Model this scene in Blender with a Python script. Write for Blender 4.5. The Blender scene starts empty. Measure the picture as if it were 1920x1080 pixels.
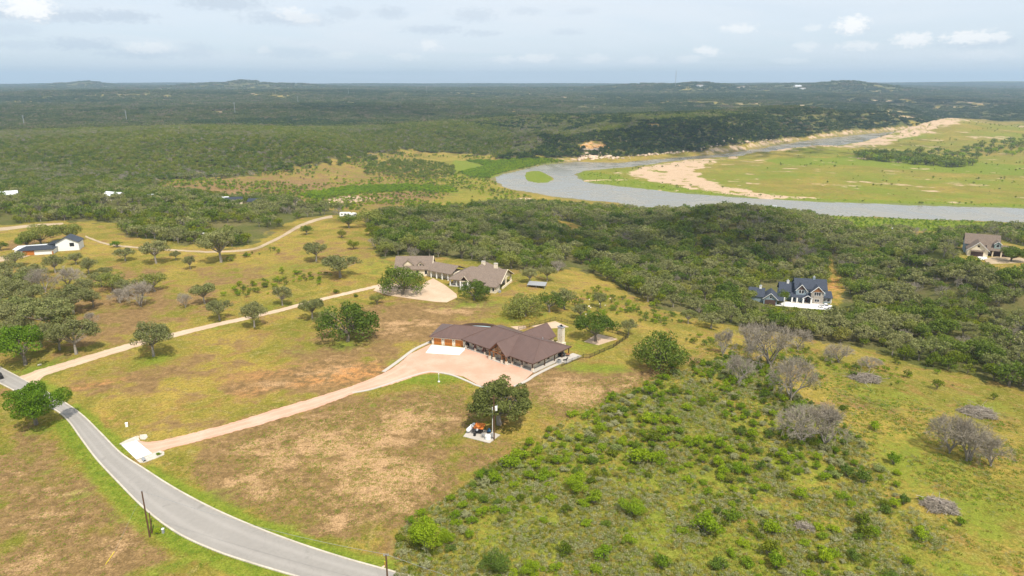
import bpy, math, random
import numpy as np
from mathutils import Vector, Matrix

# ------------------------------------------------------------------ camera, sky, sun, exposure
CAM_H = 85.0
FPX = 1280.0                      # focal length in photograph pixels (1920 wide)
PITCH = math.radians(16.66)       # looking down
SC = bpy.context.scene
COL = SC.collection
cam_d = bpy.data.cameras.new("camera")
cam_d.sensor_width = 36.0
cam_d.lens = 36.0 * FPX / 1920.0
cam_d.clip_start = 0.5
cam_d.clip_end = 60000.0
cam = bpy.data.objects.new("camera", cam_d)
COL.objects.link(cam)
cam.location = (0, 0, CAM_H)
cam.rotation_euler = (math.pi / 2 - PITCH, 0, 0)
SC.camera = cam

SUN_DIR = Vector((0.216, -0.487, 0.846)).normalized()      # towards the sun: behind and to the right
SUN_EL = math.asin(SUN_DIR.z)
SUN_AZ = math.atan2(SUN_DIR.x, SUN_DIR.y)                   # clockwise from +Y
sun_d = bpy.data.lights.new("sun", 'SUN')
sun_d.energy = 4.6
sun_d.angle = math.radians(0.55)
sun_d.color = (1.0, 0.93, 0.82)
sun = bpy.data.objects.new("sun", sun_d)
COL.objects.link(sun)
sun.location = (40, -80, 200)
sun.rotation_euler = SUN_DIR.to_track_quat('Z', 'Y').to_euler()

world = bpy.data.worlds.new("World")
SC.world = world
world.use_nodes = True
SC.view_settings.view_transform = 'Standard'
SC.view_settings.look = 'None'
SC.view_settings.exposure = 0.23
SC.view_settings.gamma = 1.0
SC.cycles.max_bounces = 5
SC.cycles.diffuse_bounces = 3
SC.cycles.glossy_bounces = 2
SC.cycles.transmission_bounces = 2
SC.cycles.transparent_max_bounces = 6
SC.cycles.volume_bounces = 0
SC.cycles.use_denoising = True


class NT:
    """small helper for node trees"""
    def __init__(s, tree):
        s.t = tree
        s.t.nodes.clear()

    def n(s, typ, ins=None, **props):
        nd = s.t.nodes.new(typ)
        for k, v in props.items():
            setattr(nd, k, v)
        if ins:
            for k, v in ins.items():
                sock = nd.inputs[k]
                if hasattr(v, 'is_output') or isinstance(v, bpy.types.NodeSocket):
                    s.t.links.new(v, sock)
                else:
                    sock.default_value = v
        return nd

    def m(s, op, a, b=None, c=None, clamp=False):
        ins = {0: a}
        if b is not None:
            ins[1] = b
        if c is not None:
            ins[2] = c
        return s.n('ShaderNodeMath', ins, operation=op, use_clamp=clamp).outputs[0]

    def vm(s, op, a, b=None, out=0):
        ins = {0: a}
        if b is not None:
            ins[1] = b
        return s.n('ShaderNodeVectorMath', ins, operation=op).outputs[out]

    def mix(s, f, a, b, blend='MIX'):
        nd = s.t.nodes.new('ShaderNodeMix')
        nd.data_type = 'RGBA'
        nd.blend_type = blend
        for i, v in ((0, f), (6, a), (7, b)):
            if isinstance(v, bpy.types.NodeSocket):
                s.t.links.new(v, nd.inputs[i])
            else:
                nd.inputs[i].default_value = (*v, 1.0) if isinstance(v, tuple) and len(v) == 3 else v
        return nd.outputs[2]

    def ss(s, x, lo, hi):
        nd = s.n('ShaderNodeMapRange', {0: x, 1: lo, 2: hi, 3: 0.0, 4: 1.0}, interpolation_type='SMOOTHSTEP')
        return nd.outputs[0]

    def noise(s, vec, scale, detail=4.0, rough=0.55, dist=0.0):
        return s.n('ShaderNodeTexNoise', {'Vector': vec, 'Scale': scale, 'Detail': detail, 'Roughness': rough, 'Distortion': dist}).outputs[0]


# the sky: a Nishita sky behind a thin high veil and fair-weather cumulus
def build_sky():
    N = NT(world.node_tree)
    out = N.n('ShaderNodeOutputWorld')
    sky = N.n('ShaderNodeTexSky', sky_type='NISHITA', sun_disc=False, sun_elevation=SUN_EL,
              sun_rotation=SUN_AZ, altitude=200.0, air_density=1.0, dust_density=0.6, ozone_density=4.0)
    d = N.n('ShaderNodeTexCoord').outputs['Generated']
    sep = N.n('ShaderNodeSeparateXYZ', {0: d})
    az = N.m('ARCTAN2', sep.outputs[0], sep.outputs[1])
    el = N.m('ARCSINE', sep.outputs[2])
    ae = N.n('ShaderNodeCombineXYZ', {0: az, 1: el, 2: 0.0}).outputs[0]
    # cloud-sheet coordinates: the direction met with a flat layer overhead
    zc = N.m('MAXIMUM', N.m('ADD', sep.outputs[2], 0.03), 0.02)
    pl = N.n('ShaderNodeCombineXYZ', {0: N.m('DIVIDE', sep.outputs[0], zc), 1: N.m('DIVIDE', sep.outputs[1], zc), 2: 0.0}).outputs[0]
    # thin veil
    veil_n = N.noise(pl, 0.16, 5.0, 0.6, 0.6)
    veil = N.m('MULTIPLY_ADD', N.ss(veil_n, 0.30, 0.72), 0.26, 0.70)
    skyc = N.mix(1.0, sky.outputs[0], (0.90, 1.02, 1.12), 'MULTIPLY')
    c = N.mix(veil, skyc, (7.5, 7.85, 8.2))
    # scattered small cloud bank everywhere
    wob = N.n('ShaderNodeTexNoise', {'Vector': N.vm('MULTIPLY', ae, (1.0, 1.6, 1.0)), 'Scale': 42.0, 'Detail': 7.0, 'Roughness': 0.62})
    off = N.vm('SUBTRACT', wob.outputs[1], (0.5, 0.5, 0.5))
    off = N.vm('MULTIPLY', off, (0.030, 0.010, 0.0))
    aew = N.vm('ADD', ae, off)
    puff = N.noise(N.vm('MULTIPLY', ae, (1.0, 1.7, 1.0)), 130.0, 6.0, 0.62)
    puff = N.m('MULTIPLY', N.m('SUBTRACT', puff, 0.5), 2.3)
    small = N.noise(N.vm('MULTIPLY', aew, (1.0, 4.2, 1.0)), 15.0, 5.0, 0.55)
    small = N.m('MULTIPLY', N.ss(small, 0.60, 0.74), 0.30)
    c = N.mix(small, c, (6.3, 6.9, 7.5))

    def px_dir(px, py):
        u = (px - 960) / FPX
        v = (py - 540) / FPX
        Y = math.cos(PITCH) - v * math.sin(PITCH)
        Z = -math.sin(PITCH) - v * math.cos(PITCH)
        return math.atan2(u, Y), math.atan2(Z, math.hypot(u, Y))

    def layer(items, soft):
        acc = None
        for (px, py, w, h, a) in items:
            A, E = px_dir(px, py)
            q = N.vm('SUBTRACT', aew, (A, E, 0.0))
            q = N.vm('MULTIPLY', q, (FPX / w, FPX / h, 0.0))
            ln = N.m('ADD', N.vm('LENGTH', q, out=1), puff)
            k = N.m('MULTIPLY', N.n('ShaderNodeMapRange', {0: ln, 1: 1.0 + soft, 2: 1.0 - soft, 3: 0.0, 4: 1.0}, interpolation_type='SMOOTHSTEP').outputs[0], a)
            acc = k if acc is None else N.m('MAXIMUM', acc, k)
        return acc
    grey = [(60, 27, 70, 10, .8), (150, 32, 42, 8, .8), (225, 31, 42, 9, .8), (415, 5, 60, 11, .8), (540, 36, 64, 9, .7), (645, 24, 30, 8, .5),
            (732, 24, 26, 9, .6), (155, 84, 42, 9, .7), (30, 57, 26, 8, .4), (35, 84, 50, 6, .4), (270, 98, 60, 8, .6), (370, 94, 24, 12, .4), (810, 56, 46, 6, .6),
            (890, 29, 34, 10, .5), (900, 62, 30, 5, .5), (540, 98, 56, 8, .4), (985, 22, 26, 6, .4), (1065, 60, 24, 5, .4), (1090, 22, 26, 5, .3), (1840, 80, 48, 7, .5), (1598, 57, 24, 4, .4), (1716, 80, 24, 4, .35), (470, 14, 30, 5, .4)]
    white = [(56, 14, 30, 16, 1), (545, 27, 22, 10, .55), (570, 34, 24, 8, .5), (280, 90, 38, 8, .6), (495, 95, 14, 6, .4), (806, 83, 20, 8, .6), (1005, 109, 30, 7, .7), (945, 112, 18, 6, .5),
             (1115, 110, 28, 7, .5), (1385, 53, 24, 7, .6), (1324, 95, 18, 7, .9), (1290, 111, 18, 6, .5), (1598, 47, 21, 12, 1), (1714, 74, 24, 9, .95),
             (1820, 70, 32, 9, .95), (1872, 71, 14, 7, .8), (1610, 86, 26, 6, .6), (1510, 88, 16, 7, .5), (1485, 114, 26, 5, .4), (1526, 53, 14, 5, .4), (1840, 103, 40, 6, .3), (760, 107, 26, 6, .4), (640, 103, 22, 6, .35), (1205, 113, 26, 6, .4)]
    c = N.mix(layer(grey, 0.6), c, (5.3, 6.0, 6.8))
    c = N.mix(layer(white, 0.5), c, (9.2, 9.15, 9.0))
    bg = N.n('ShaderNodeBackground', {'Color': c, 'Strength': 0.107})
    N.t.links.new(bg.outputs[0], out.inputs[0])


build_sky()

# ------------------------------------------------------------------ numeric helpers
R_ = random.Random(11)
RNG = np.random.default_rng(7)


def _hash(ix, iy, seed):
    h = (ix.astype(np.int64) * 374761393 + iy.astype(np.int64) * 668265263 + seed * 974634777) & 0x7fffffff
    h = ((h ^ (h >> 13)) * 1274126177) & 0x7fffffff
    h = (h ^ (h >> 16)) & 0xffff
    return h / 65535.0


def vnoise(x, y, seed=0):
    x = np.asarray(x, float); y = np.asarray(y, float)
    ix = np.floor(x); iy = np.floor(y)
    fx = x - ix; fy = y - iy
    fx = fx * fx * (3 - 2 * fx); fy = fy * fy * (3 - 2 * fy)
    a = _hash(ix, iy, seed); b = _hash(ix + 1, iy, seed)
    c = _hash(ix, iy + 1, seed); d = _hash(ix + 1, iy + 1, seed)
    return (a * (1 - fx) + b * fx) * (1 - fy) + (c * (1 - fx) + d * fx) * fy


def fbm(x, y, seed=0, oct=4):
    s = 0.0; a = 0.5; t = 0.0
    for i in range(oct):
        s = s + a * vnoise(x, y, seed + i * 17); t += a
        x = np.asarray(x) * 2.03 + 3.1; y = np.asarray(y) * 2.03 - 1.7; a *= 0.5
    return s / t


def sstep(x, a, b):
    t = np.clip((x - a) / (b - a), 0, 1)
    return t * t * (3 - 2 * t)


def ray_plane(px, py, z):
    """the point at height z seen at a photograph pixel"""
    u = (px - 960) / FPX; v = (py - 540) / FPX
    Y = math.cos(PITCH) - v * math.sin(PITCH); Z = -math.sin(PITCH) - v * math.cos(PITCH)
    t = (z - CAM_H) / Z
    return u * t, Y * t


def warp(x, y):
    return np.arctan2(x, y), np.log(np.maximum(np.hypot(x, y), 1.0))


# ------------------------------------------------------------------ terrain: heights read at pixels, joined by a thin-plate surface
RIVER_Z = -40.0
CTRL = [(-500, 700, 0), (-300, 1080, 0), (0, 700, 0), (0, 1080, 0), (480, 1080, 0), (960, 1080, 0), (1440, 1080, -1), (1920, 1080, -2), (2300, 900, -5),
        (300, 830, 0), (650, 850, 0), (960, 820, 0), (960, 700, 0), (810, 646, 0), (1000, 698, 0), (1070, 660, 0), (300, 600, 0), (600, 560, 0), (850, 540, 0), (930, 548, 0), (760, 500, 0),
        (1000, 620, 0), (1120, 620, -.6), (700, 460, -.5), (450, 480, 0), (100, 470, 1), (-300, 450, 1), (100, 420, 1), (0, 380, 0), (300, 400, -2), (640, 405, -3),
        (1920, 850, -4), (1500, 900, -1), (1500, 700, -3.5), (1300, 650, -1.2), (1200, 580, -4), (1700, 720, -6), (1920, 740, -8), (1150, 540, -6), (1080, 500, -9), (1000, 470, -11), (950, 430, -15), (880, 400, -21),
        (1200, 480, -19), (1300, 520, -18), (1510, 572, -17), (1400, 605, -10), (1600, 640, -10), (1800, 620, -10), (1700, 520, -15), (1835, 485, 0), (2000, 490, 0), (1700, 480, -13), (1600, 450, -22),
        (1400, 405, -8), (1300, 410, -12), (1500, 422, -17), (1230, 420, -20), (1400, 470, -20), (1000, 400, -24), (1120, 402, -24),
        (1000, 375, -38), (1150, 390, -38), (920, 355, -37), (1600, 416, -38.6), (1900, 425, -38.6), (2200, 430, -38), (1300, 398, -38),
        (560, 340, -31), (640, 375, -26), (800, 372, -34), (860, 345, -37), (700, 300, -35), (850, 290, -37), (400, 345, -26), (280, 352, -21), (150, 358, -12), (540, 375, -20), (-200, 360, -6),
        (1000, 310, -38), (1450, 320, -38), (1700, 330, -38), (1920, 350, -38), (1920, 280, -37.5), (2300, 330, -37), (1650, 280, -38), (1920, 240, -37), (1750, 235, -36), (2300, 240, -34),
        (350, 240, 3), (0, 255, 0), (-300, 255, 0), (0, 320, -20), (600, 268, -4), (720, 286, -31), (400, 322, -28), (200, 300, -16), (-300, 320, -16),
        (1000, 272, -36), (1100, 296, -37), (1300, 286, -37), (1500, 259, -37), (1665, 236, -36), (1920, 215, -20), (1740, 222, -33), (850, 262, -22), (850, 235, -2),
        ]
for _px in (-600, 100, 500, 900, 1300, 1700, 2500):
    CTRL += [(_px, 200, 4), (_px, 184, 14), (_px, 173, 30), (_px, 166, 44), (_px, 161.5, 56)]
CTRL_D = [(1000, 1420, -14), (1000, 1750, 4), (1000, 2250, -12), (1150, 1330, -8), (1150, 1600, 9), (1150, 2200, -14), (1300, 1400, -4), (1300, 1680, 17), (1300, 2300, -14), (1420, 1600, 4), (1480, 1820, 19), (1480, 2500, -12),
          (1600, 1900, 4), (1640, 2050, 13), (1660, 2700, -14), (1700, 2250, -30), (1800, 2800, -22), (1780, 3300, 6), (1900, 3400, 2), (1800, 4000, -4), (350, 1800, -14), (0, 1650, -14), (600, 1750, -16), (150, 2300, 8), (500, 2400, 10), (800, 1900, -14), (800, 2500, 8)]
_cx = []; _cz = []
for (a, D, z) in CTRL_D:
    az, lr = warp((a - 960) / FPX * D, 0.985 * D)
    _cx.append((float(az) * 1.5, float(lr))); _cz.append(z)
for (a, b, z) in CTRL:
    X, Y = ray_plane(a, b, z)
    az, lr = warp(X, Y)
    _cx.append((az * 1.5, lr)); _cz.append(z)
for (X, Y, z) in [(0, 20, 0), (60, -60, 0), (-60, -60, 0), (-300, -100, 0), (300, -100, -8), (0, -600, -5), (900, -300, -5), (-900, -300, -5), (0, -5000, 10), (6000, -1500, 10), (-6000, -1500, 10)]:
    az, lr = warp(X, Y)
    _cx.append((float(az) * 1.5, float(lr))); _cz.append(z)
_cx = np.array(_cx, float); _cz = np.array(_cz, float)


def _tps(d2):
    return np.where(d2 > 1e-12, 0.5 * d2 * np.log(np.maximum(d2, 1e-12)), 0.0)


_n = len(_cx)
_K = _tps(((_cx[:, None, :] - _cx[None, :, :]) ** 2).sum(-1)) + np.eye(_n) * 2e-4
_Pm = np.hstack([np.ones((_n, 1)), _cx])
_A = np.block([[_K, _Pm], [_Pm.T, np.zeros((3, 3))]])
_W = np.linalg.solve(_A, np.concatenate([_cz, np.zeros(3)]))


def poly_sd(poly, qx, qy):
    """signed distance (negative inside) to a polygon"""
    P = np.asarray(poly, float)
    d2 = np.full(qx.shape, 1e18); inside = np.zeros(qx.shape, bool)
    n = len(P)
    for i in range(n):
        ax, ay = P[i]; bx, by = P[(i + 1) % n]
        ex, ey = bx - ax, by - ay
        L = ex * ex + ey * ey + 1e-18
        t = np.clip(((qx - ax) * ex + (qy - ay) * ey) / L, 0, 1)
        d2 = np.minimum(d2, (qx - ax - t * ex) ** 2 + (qy - ay - t * ey) ** 2)
        cond = (ay > qy) != (by > qy)
        if abs(by - ay) > 1e-15:
            inside ^= cond & (qx < (bx - ax) * (qy - ay) / (by - ay) + ax)
    d = np.sqrt(d2)
    return np.where(inside, -d, d)


RIVER_PX = [(924, 336), (945, 326), (985, 316), (1020, 309), (1050, 305), (1075, 303), (1110, 305), (1160, 305), (1200, 302), (1260, 296), (1320, 292), (1400, 282), (1440, 275), (1500, 265), (1600, 253), (1680, 246), (1760, 241), (1850, 238),
            (1760, 244), (1700, 250), (1640, 262), (1560, 275), (1480, 286), (1430, 291), (1400, 292), (1380, 294), (1340, 295), (1290, 299), (1240, 305), (1180, 313), (1130, 317), (1095, 320), (1078, 327), (1085, 335), (1110, 344), (1180, 352), (1260, 361), (1340, 367), (1440, 374), (1560, 380), (1700, 384), (1800, 387), (1920, 391), (2150, 398), (2600, 408),
            (2600, 446), (2150, 426), (1920, 418), (1820, 414), (1700, 410), (1600, 406), (1480, 402), (1300, 396), (1262, 391), (1225, 388), (1195, 391), (1178, 386), (1160, 380), (1100, 376), (1040, 369), (1000, 362), (970, 357), (940, 349)]
ISLAND_PX = [(981, 331), (986, 324), (1008, 320), (1022, 325), (1036, 336), (1030, 343), (1006, 344), (988, 339)]


def w_of_plane(pxs, z):
    o = []
    for a, b in pxs:
        X, Y = ray_plane(a, b, z)
        az, lr = warp(X, Y)
        o.append((float(az), float(lr)))
    return o


RIVER_W = w_of_plane(RIVER_PX, RIVER_Z)
ISLAND_W = w_of_plane(ISLAND_PX, RIVER_Z)
PADS = []          # (x, y, z, radius_flat, radius_blend)


def h_raw(x, y):
    az, lr = warp(x, y)
    a = az * 1.5
    z = _W[_n] + _W[_n + 1] * a + _W[_n + 2] * lr
    for i in range(_n):
        z = z + _W[i] * _tps((a - _cx[i, 0]) ** 2 + (lr - _cx[i, 1]) ** 2)
    return z, az, lr


HILLS = [(162, 152.8, 7600, 135, 300), (118, 156.5, 7900, 110, 250), (460, 151.6, 6200, 185, 300), (405, 156.5, 6500, 230, 300), (540, 157.5, 6400, 300, 300), (330, 156.2, 11500, 800, 500), (250, 157, 11500, 500, 500), (1310, 155.8, 5200, 200, 400), (1215, 158.0, 5600, 300, 400), (1585, 153.5, 5600, 230, 400), (1500, 158, 5900, 350, 400), (1440, 156.8, 9000, 900, 400), (1750, 155.0, 12500, 1500, 600), (1880, 152.0, 13500, 700, 600), (1960, 153, 13500, 1400, 600), (700, 157.6, 9800, 900, 400), (900, 157.4, 10500, 900, 400), (1060, 157.6, 9500, 900, 300), (180, 170, 4300, 500, 400), (560, 169, 4400, 600, 400), (1400, 176, 4200, 500, 300)]
_HW = []
for (a, b, D, wid, dep) in HILLS:
    u = (a - 960) / FPX; v = (b - 540) / FPX
    Y = math.cos(PITCH) - v * math.sin(PITCH); Z = -math.sin(PITCH) - v * math.cos(PITCH)
    s = D / math.hypot(u, Y)
    _HW.append((u * s, Y * s, CAM_H + Z * s, wid, max(dep, wid * 0.9)))


def height(x, y):
    x = np.asarray(x, float); y = np.asarray(y, float)
    shp = x.shape
    x = x.ravel(); y = y.ravel()
    z, az, lr = h_raw(x, y)
    r = np.exp(lr)
    z = np.clip(z, -42, 75)
    # natural unevenness, growing with distance
    amp = 0.25 + 11.0 * sstep(r, 1100, 3000) + 9.0 * sstep(r, 3000, 9000)
    z = z + (fbm(x / 37.0, y / 37.0, 3, 3) - 0.5) * 0.9 * sstep(r, 60, 320)
    z = z + (fbm(x / 420.0, y / 420.0, 9, 4) - 0.5) * 2 * amp * sstep(r, 600, 2600) * sstep(z, -37, -26)
    z = z + (fbm(x / 1800.0, y / 1800.0, 19, 3) - 0.5) * 2 * amp * sstep(r, 3000, 7000)
    for (hx, hy, hz, wid, dep) in _HW:
        rr = np.hypot(hx, hy); ux, uy = hx / rr, hy / rr
        al = (x - hx) * ux + (y - hy) * uy; ac = (x - hx) * uy - (y - hy) * ux
        g = np.exp(-0.5 * ((ac / wid) ** 2 + (al / dep) ** 2))
        z = np.where(g > 0.004, z * (1 - g) + np.maximum(z, hz) * g, z)
    for (pxx, pyy, pz, r0, r1) in PADS:
        d = np.hypot(x - pxx, y - pyy)
        w = 1 - sstep(d, r0, r1)
        z = z * (1 - w) + pz * w
    # river bed and banks
    sd = poly_sd(RIVER_W, az, lr)
    isl = poly_sd(ISLAND_W, az, lr)
    sd = np.maximum(sd, -isl)
    dm = sd * r + (fbm(x / 26.0, y / 26.0, 5, 3) - 0.5) * 14
    near = (lr > 6.2) & (y > 0)
    bank = RIVER_Z + 0.35 + np.clip(dm, 0, 400) * 0.03
    zz = np.where(dm > 0, np.maximum(np.minimum(z, RIVER_Z + 0.5 + np.clip(dm, 0, 1e5) * 0.55), bank * (dm < 60) + -99.0 * (dm >= 60)), np.maximum(RIVER_Z + dm * 0.12, RIVER_Z - 2.5))
    z = np.where(near & (dm < 200), zz, z)
    # nothing but the river lies below its level
    z = np.where(near & (dm > 0), np.maximum(z, RIVER_Z + 0.35), z)
    return z.reshape(shp)


_TS = np.exp(np.linspace(math.log(70), math.log(15000), 900))


def P(px, py):
    """where the photograph's pixel meets the ground"""
    u = (px - 960) / FPX; v = (py - 540) / FPX
    Y = math.cos(PITCH) - v * math.sin(PITCH); Z = -math.sin(PITCH) - v * math.cos(PITCH)
    lo, hi = None, None
    f = CAM_H + Z * _TS - height(u * _TS, Y * _TS)
    k = np.argmax(f < 0)
    if f[k] >= 0:
        k = len(_TS) - 1
    a, b = _TS[max(k - 1, 0)], _TS[k]
    t = np.linspace(a, b, 24)
    f = CAM_H + Z * t - height(u * t, Y * t)
    j = np.argmax(f < 0)
    if f[j] >= 0:
        j = 23
    if j > 0 and f[j - 1] > 0 and f[j] < 0:
        tt = t[j - 1] + (t[j] - t[j - 1]) * f[j - 1] / (f[j - 1] - f[j])
    else:
        tt = t[j]
    x, y = u * tt, Y * tt
    return Vector((x, y, float(height(np.array([x]), np.array([y]))[0])))


def hz(x, y):
    return float(height(np.array([x]), np.array([y]))[0])


def PW(pxs):
    o = []
    for a, b in pxs:
        p = P(a, b)
        az, lr = warp(p.x, p.y)
        o.append((float(az), float(lr)))
    return o


# level pads under the houses
PADS += [(-10, 208, 0.0, 34, 60), (-28, 296, 0.0, 34, 60)]
BLUE = P(1500, 566); PADS.append((BLUE.x, BLUE.y + 3, BLUE.z, 16, 34))
BEIGE = P(1832, 481); PADS.append((BEIGE.x + 3, BEIGE.y + 5, BEIGE.z, 16, 32))
WHITE = P(128, 470); PADS.append((WHITE.x - 6, WHITE.y + 2, WHITE.z, 16, 30))

# ------------------------------------------------------------------ mesh and object helpers
def set_props(o, label=None, cat=None, group=None, kind=None):
    for k, v in (('label', label), ('category', cat), ('group', group), ('kind', kind)):
        if v:
            o[k] = v
    return o


def np_mesh(name, v, f, flat=False):
    me = bpy.data.meshes.new(name)
    v = np.asarray(v, np.float32); f = np.asarray(f, np.int32)
    k = f.shape[1]
    me.vertices.add(len(v)); me.vertices.foreach_set('co', v.ravel())
    me.loops.add(f.size); me.loops.foreach_set('vertex_index', f.ravel())
    me.polygons.add(len(f)); me.polygons.foreach_set('loop_start', np.arange(0, f.size, k, dtype=np.int32))
    me.polygons.foreach_set('loop_total', np.full(len(f), k, np.int32))
    me.update(calc_edges=True)
    if flat:
        me.shade_flat()
    return me


def link(name, me, mat=None, parent=None, loc=None):
    o = bpy.data.objects.new(name, me)
    COL.objects.link(o)
    if mat is not None and me is not None and not me.materials:
        for mm in (mat if isinstance(mat, (list, tuple)) else [mat]):
            me.materials.append(mm)
    if parent is not None:
        o.parent = parent
    if loc is not None:
        o.location = loc
    return o


def empty(name, loc, rz=0.0, label=None, cat=None, group=None):
    o = bpy.data.objects.new(name, None)
    COL.objects.link(o)
    o.empty_display_size = 0.5
    o.location = loc; o.rotation_euler = (0, 0, rz)
    return set_props(o, label, cat, group)


class MB:
    """collects shapes for one mesh"""
    def __init__(s, M=None):
        s.v = []; s.f = []; s.M = M

    def add(s, vs, fs):
        b = len(s.v)
        if s.M is not None:
            vs = [s.M @ Vector(q) for q in vs]
        s.v += [tuple(q) for q in vs]
        s.f += [tuple(i + b for i in q) for q in fs]
        return s

    def box(s, x0, x1, y0, y1, z0, z1):
        return s.add([(x0, y0, z0), (x1, y0, z0), (x1, y1, z0), (x0, y1, z0), (x0, y0, z1), (x1, y0, z1), (x1, y1, z1), (x0, y1, z1)],
                     [(3, 2, 1, 0), (4, 5, 6, 7), (0, 1, 5, 4), (1, 2, 6, 5), (2, 3, 7, 6), (3, 0, 4, 7)])

    def slab(s, pts, t):
        """a sloping polygon with thickness t measured downwards"""
        n = len(pts)
        vs = [tuple(p) for p in pts] + [(p[0], p[1], p[2] - t) for p in pts]
        fs = [tuple(range(n)), tuple(range(2 * n - 1, n - 1, -1))] + [(i, i + n, (i + 1) % n + n, (i + 1) % n) for i in range(n)]
        return s.add(vs, fs)

    def prism(s, pts, z0, z1):
        return s.slab([(p[0], p[1], z1) for p in pts], z1 - z0)

    def tube(s, a, b, r0, r1=None, n=8):
        r1 = r0 if r1 is None else r1
        a = Vector(a); b = Vector(b); d = (b - a).normalized()
        u = d.orthogonal().normalized(); w = d.cross(u)
        vs = []
        for c, r in ((a, r0), (b, r1)):
            for i in range(n):
                t = 2 * math.pi * i / n
                vs.append(c + (u * math.cos(t) + w * math.sin(t)) * r)
        fs = [(i, (i + 1) % n, (i + 1) % n + n, i + n) for i in range(n)] + [tuple(range(n - 1, -1, -1)), tuple(range(n, 2 * n))]
        return s.add(vs, fs)

    def lathe(s, c, prof, n=14, axis='z'):
        vs = []
        for (r, h) in prof:
            for i in range(n):
                t = 2 * math.pi * i / n
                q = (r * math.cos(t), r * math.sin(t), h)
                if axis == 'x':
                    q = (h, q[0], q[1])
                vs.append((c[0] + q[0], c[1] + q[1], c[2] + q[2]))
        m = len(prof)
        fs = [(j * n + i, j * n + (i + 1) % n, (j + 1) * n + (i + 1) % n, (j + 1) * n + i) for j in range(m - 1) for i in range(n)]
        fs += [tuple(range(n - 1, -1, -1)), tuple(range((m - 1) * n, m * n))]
        return s.add(vs, fs)

    def build(s, name, mat, parent=None, label=None):
        me = bpy.data.meshes.new(name)
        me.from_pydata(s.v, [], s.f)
        me.update()
        o = link(name, me, mat, parent)
        if label:
            o['label'] = label
        return o


def rotm(x, y, rz, z=0.0):
    return Matrix.Translation((x, y, z)) @ Matrix.Rotation(rz, 4, 'Z')

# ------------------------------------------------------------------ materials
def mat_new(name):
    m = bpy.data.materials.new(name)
    m.use_nodes = True
    return m, NT(m.node_tree)


def finish(N, col, rough=0.8, bump=None, bstr=0.3, bdist=0.1, spec=0.3, metal=0.0, extra=None):
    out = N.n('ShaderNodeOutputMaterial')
    ins = {'Roughness': rough, 'Metallic': metal, 'Specular IOR Level': spec}
    b = N.n('ShaderNodeBsdfPrincipled', ins)
    if isinstance(col, bpy.types.NodeSocket):
        N.t.links.new(col, b.inputs['Base Color'])
    else:
        b.inputs['Base Color'].default_value = (*col, 1)
    if bump is not None:
        bn = N.n('ShaderNodeBump', {'Height': bump, 'Strength': bstr, 'Distance': bdist})
        N.t.links.new(bn.outputs[0], b.inputs['Normal'])
    N.t.links.new(b.outputs[0], out.inputs[0])
    return b


def plain(name, col, rough=0.7, var=0.25, scale=1.5, spec=0.3, metal=0.0, fine=9.0):
    """paint, metal or timber: a base colour with uneven wear"""
    m, N = mat_new(name)
    pos = N.n('ShaderNodeTexCoord').outputs['Object']
    a = N.noise(pos, scale, 5.0, 0.6)
    b = N.noise(pos, fine, 3.0, 0.6)
    f = N.m('MULTIPLY_ADD', N.m('ADD', a, N.m('MULTIPLY', b, 0.5)), var * 1.6, 1 - var * 1.2)
    c = N.mix(1.0, col, N.n('ShaderNodeCombineColor', {0: f, 1: f, 2: f}).outputs[0], 'MULTIPLY')
    finish(N, c, rough, b, 0.15, 0.02, spec, metal)
    return m


def stone_mat(name, cols, scale=1.6, mortar=(0.55, 0.48, 0.38)):
    m, N = mat_new(name)
    pos = N.n('ShaderNodeTexCoord').outputs['Object']
    # lay courses along the wall whichever way it faces
    sp = N.n('ShaderNodeSeparateXYZ', {0: pos})
    q = N.n('ShaderNodeCombineXYZ', {0: N.m('ADD', sp.outputs[0], sp.outputs[1]), 1: N.m('MULTIPLY', sp.outputs[2], 1.0), 2: 0.0}).outputs[0]
    br = N.n('ShaderNodeTexBrick', {'Vector': q, 'Color1': (0, 0, 0, 1), 'Color2': (1, 1, 1, 1), 'Mortar': (0.5, 0.5, 0.5, 1), 'Scale': scale, 'Mortar Size': 0.03, 'Brick Width': 0.62, 'Row Height': 0.33}, offset=0.37, squash=1.4, squash_frequency=3)
    wn = N.n('ShaderNodeTexVoronoi', {'Vector': q, 'Scale': scale * 1.5}).outputs[1]
    ws = N.n('ShaderNodeSeparateColor', {0: wn}).outputs[0]
    c = N.mix(ws, cols[0], cols[1])
    c = N.mix(N.ss(N.m('ADD', ws, N.m('MULTIPLY', br.outputs[0], 0.4)), 0.9, 1.15), c, cols[2])
    c = N.mix(N.m('MULTIPLY', br.outputs[1], 0.8), c, mortar)
    nz = N.noise(pos, 3.0, 4.0)
    c = N.mix(0.35, c, N.n('ShaderNodeCombineColor', {0: nz, 1: nz, 2: nz}).outputs[0], 'OVERLAY')
    finish(N, c, 0.9, N.m('SUBTRACT', 1.0, br.outputs[1]), 0.6, 0.04)
    return m


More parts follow.
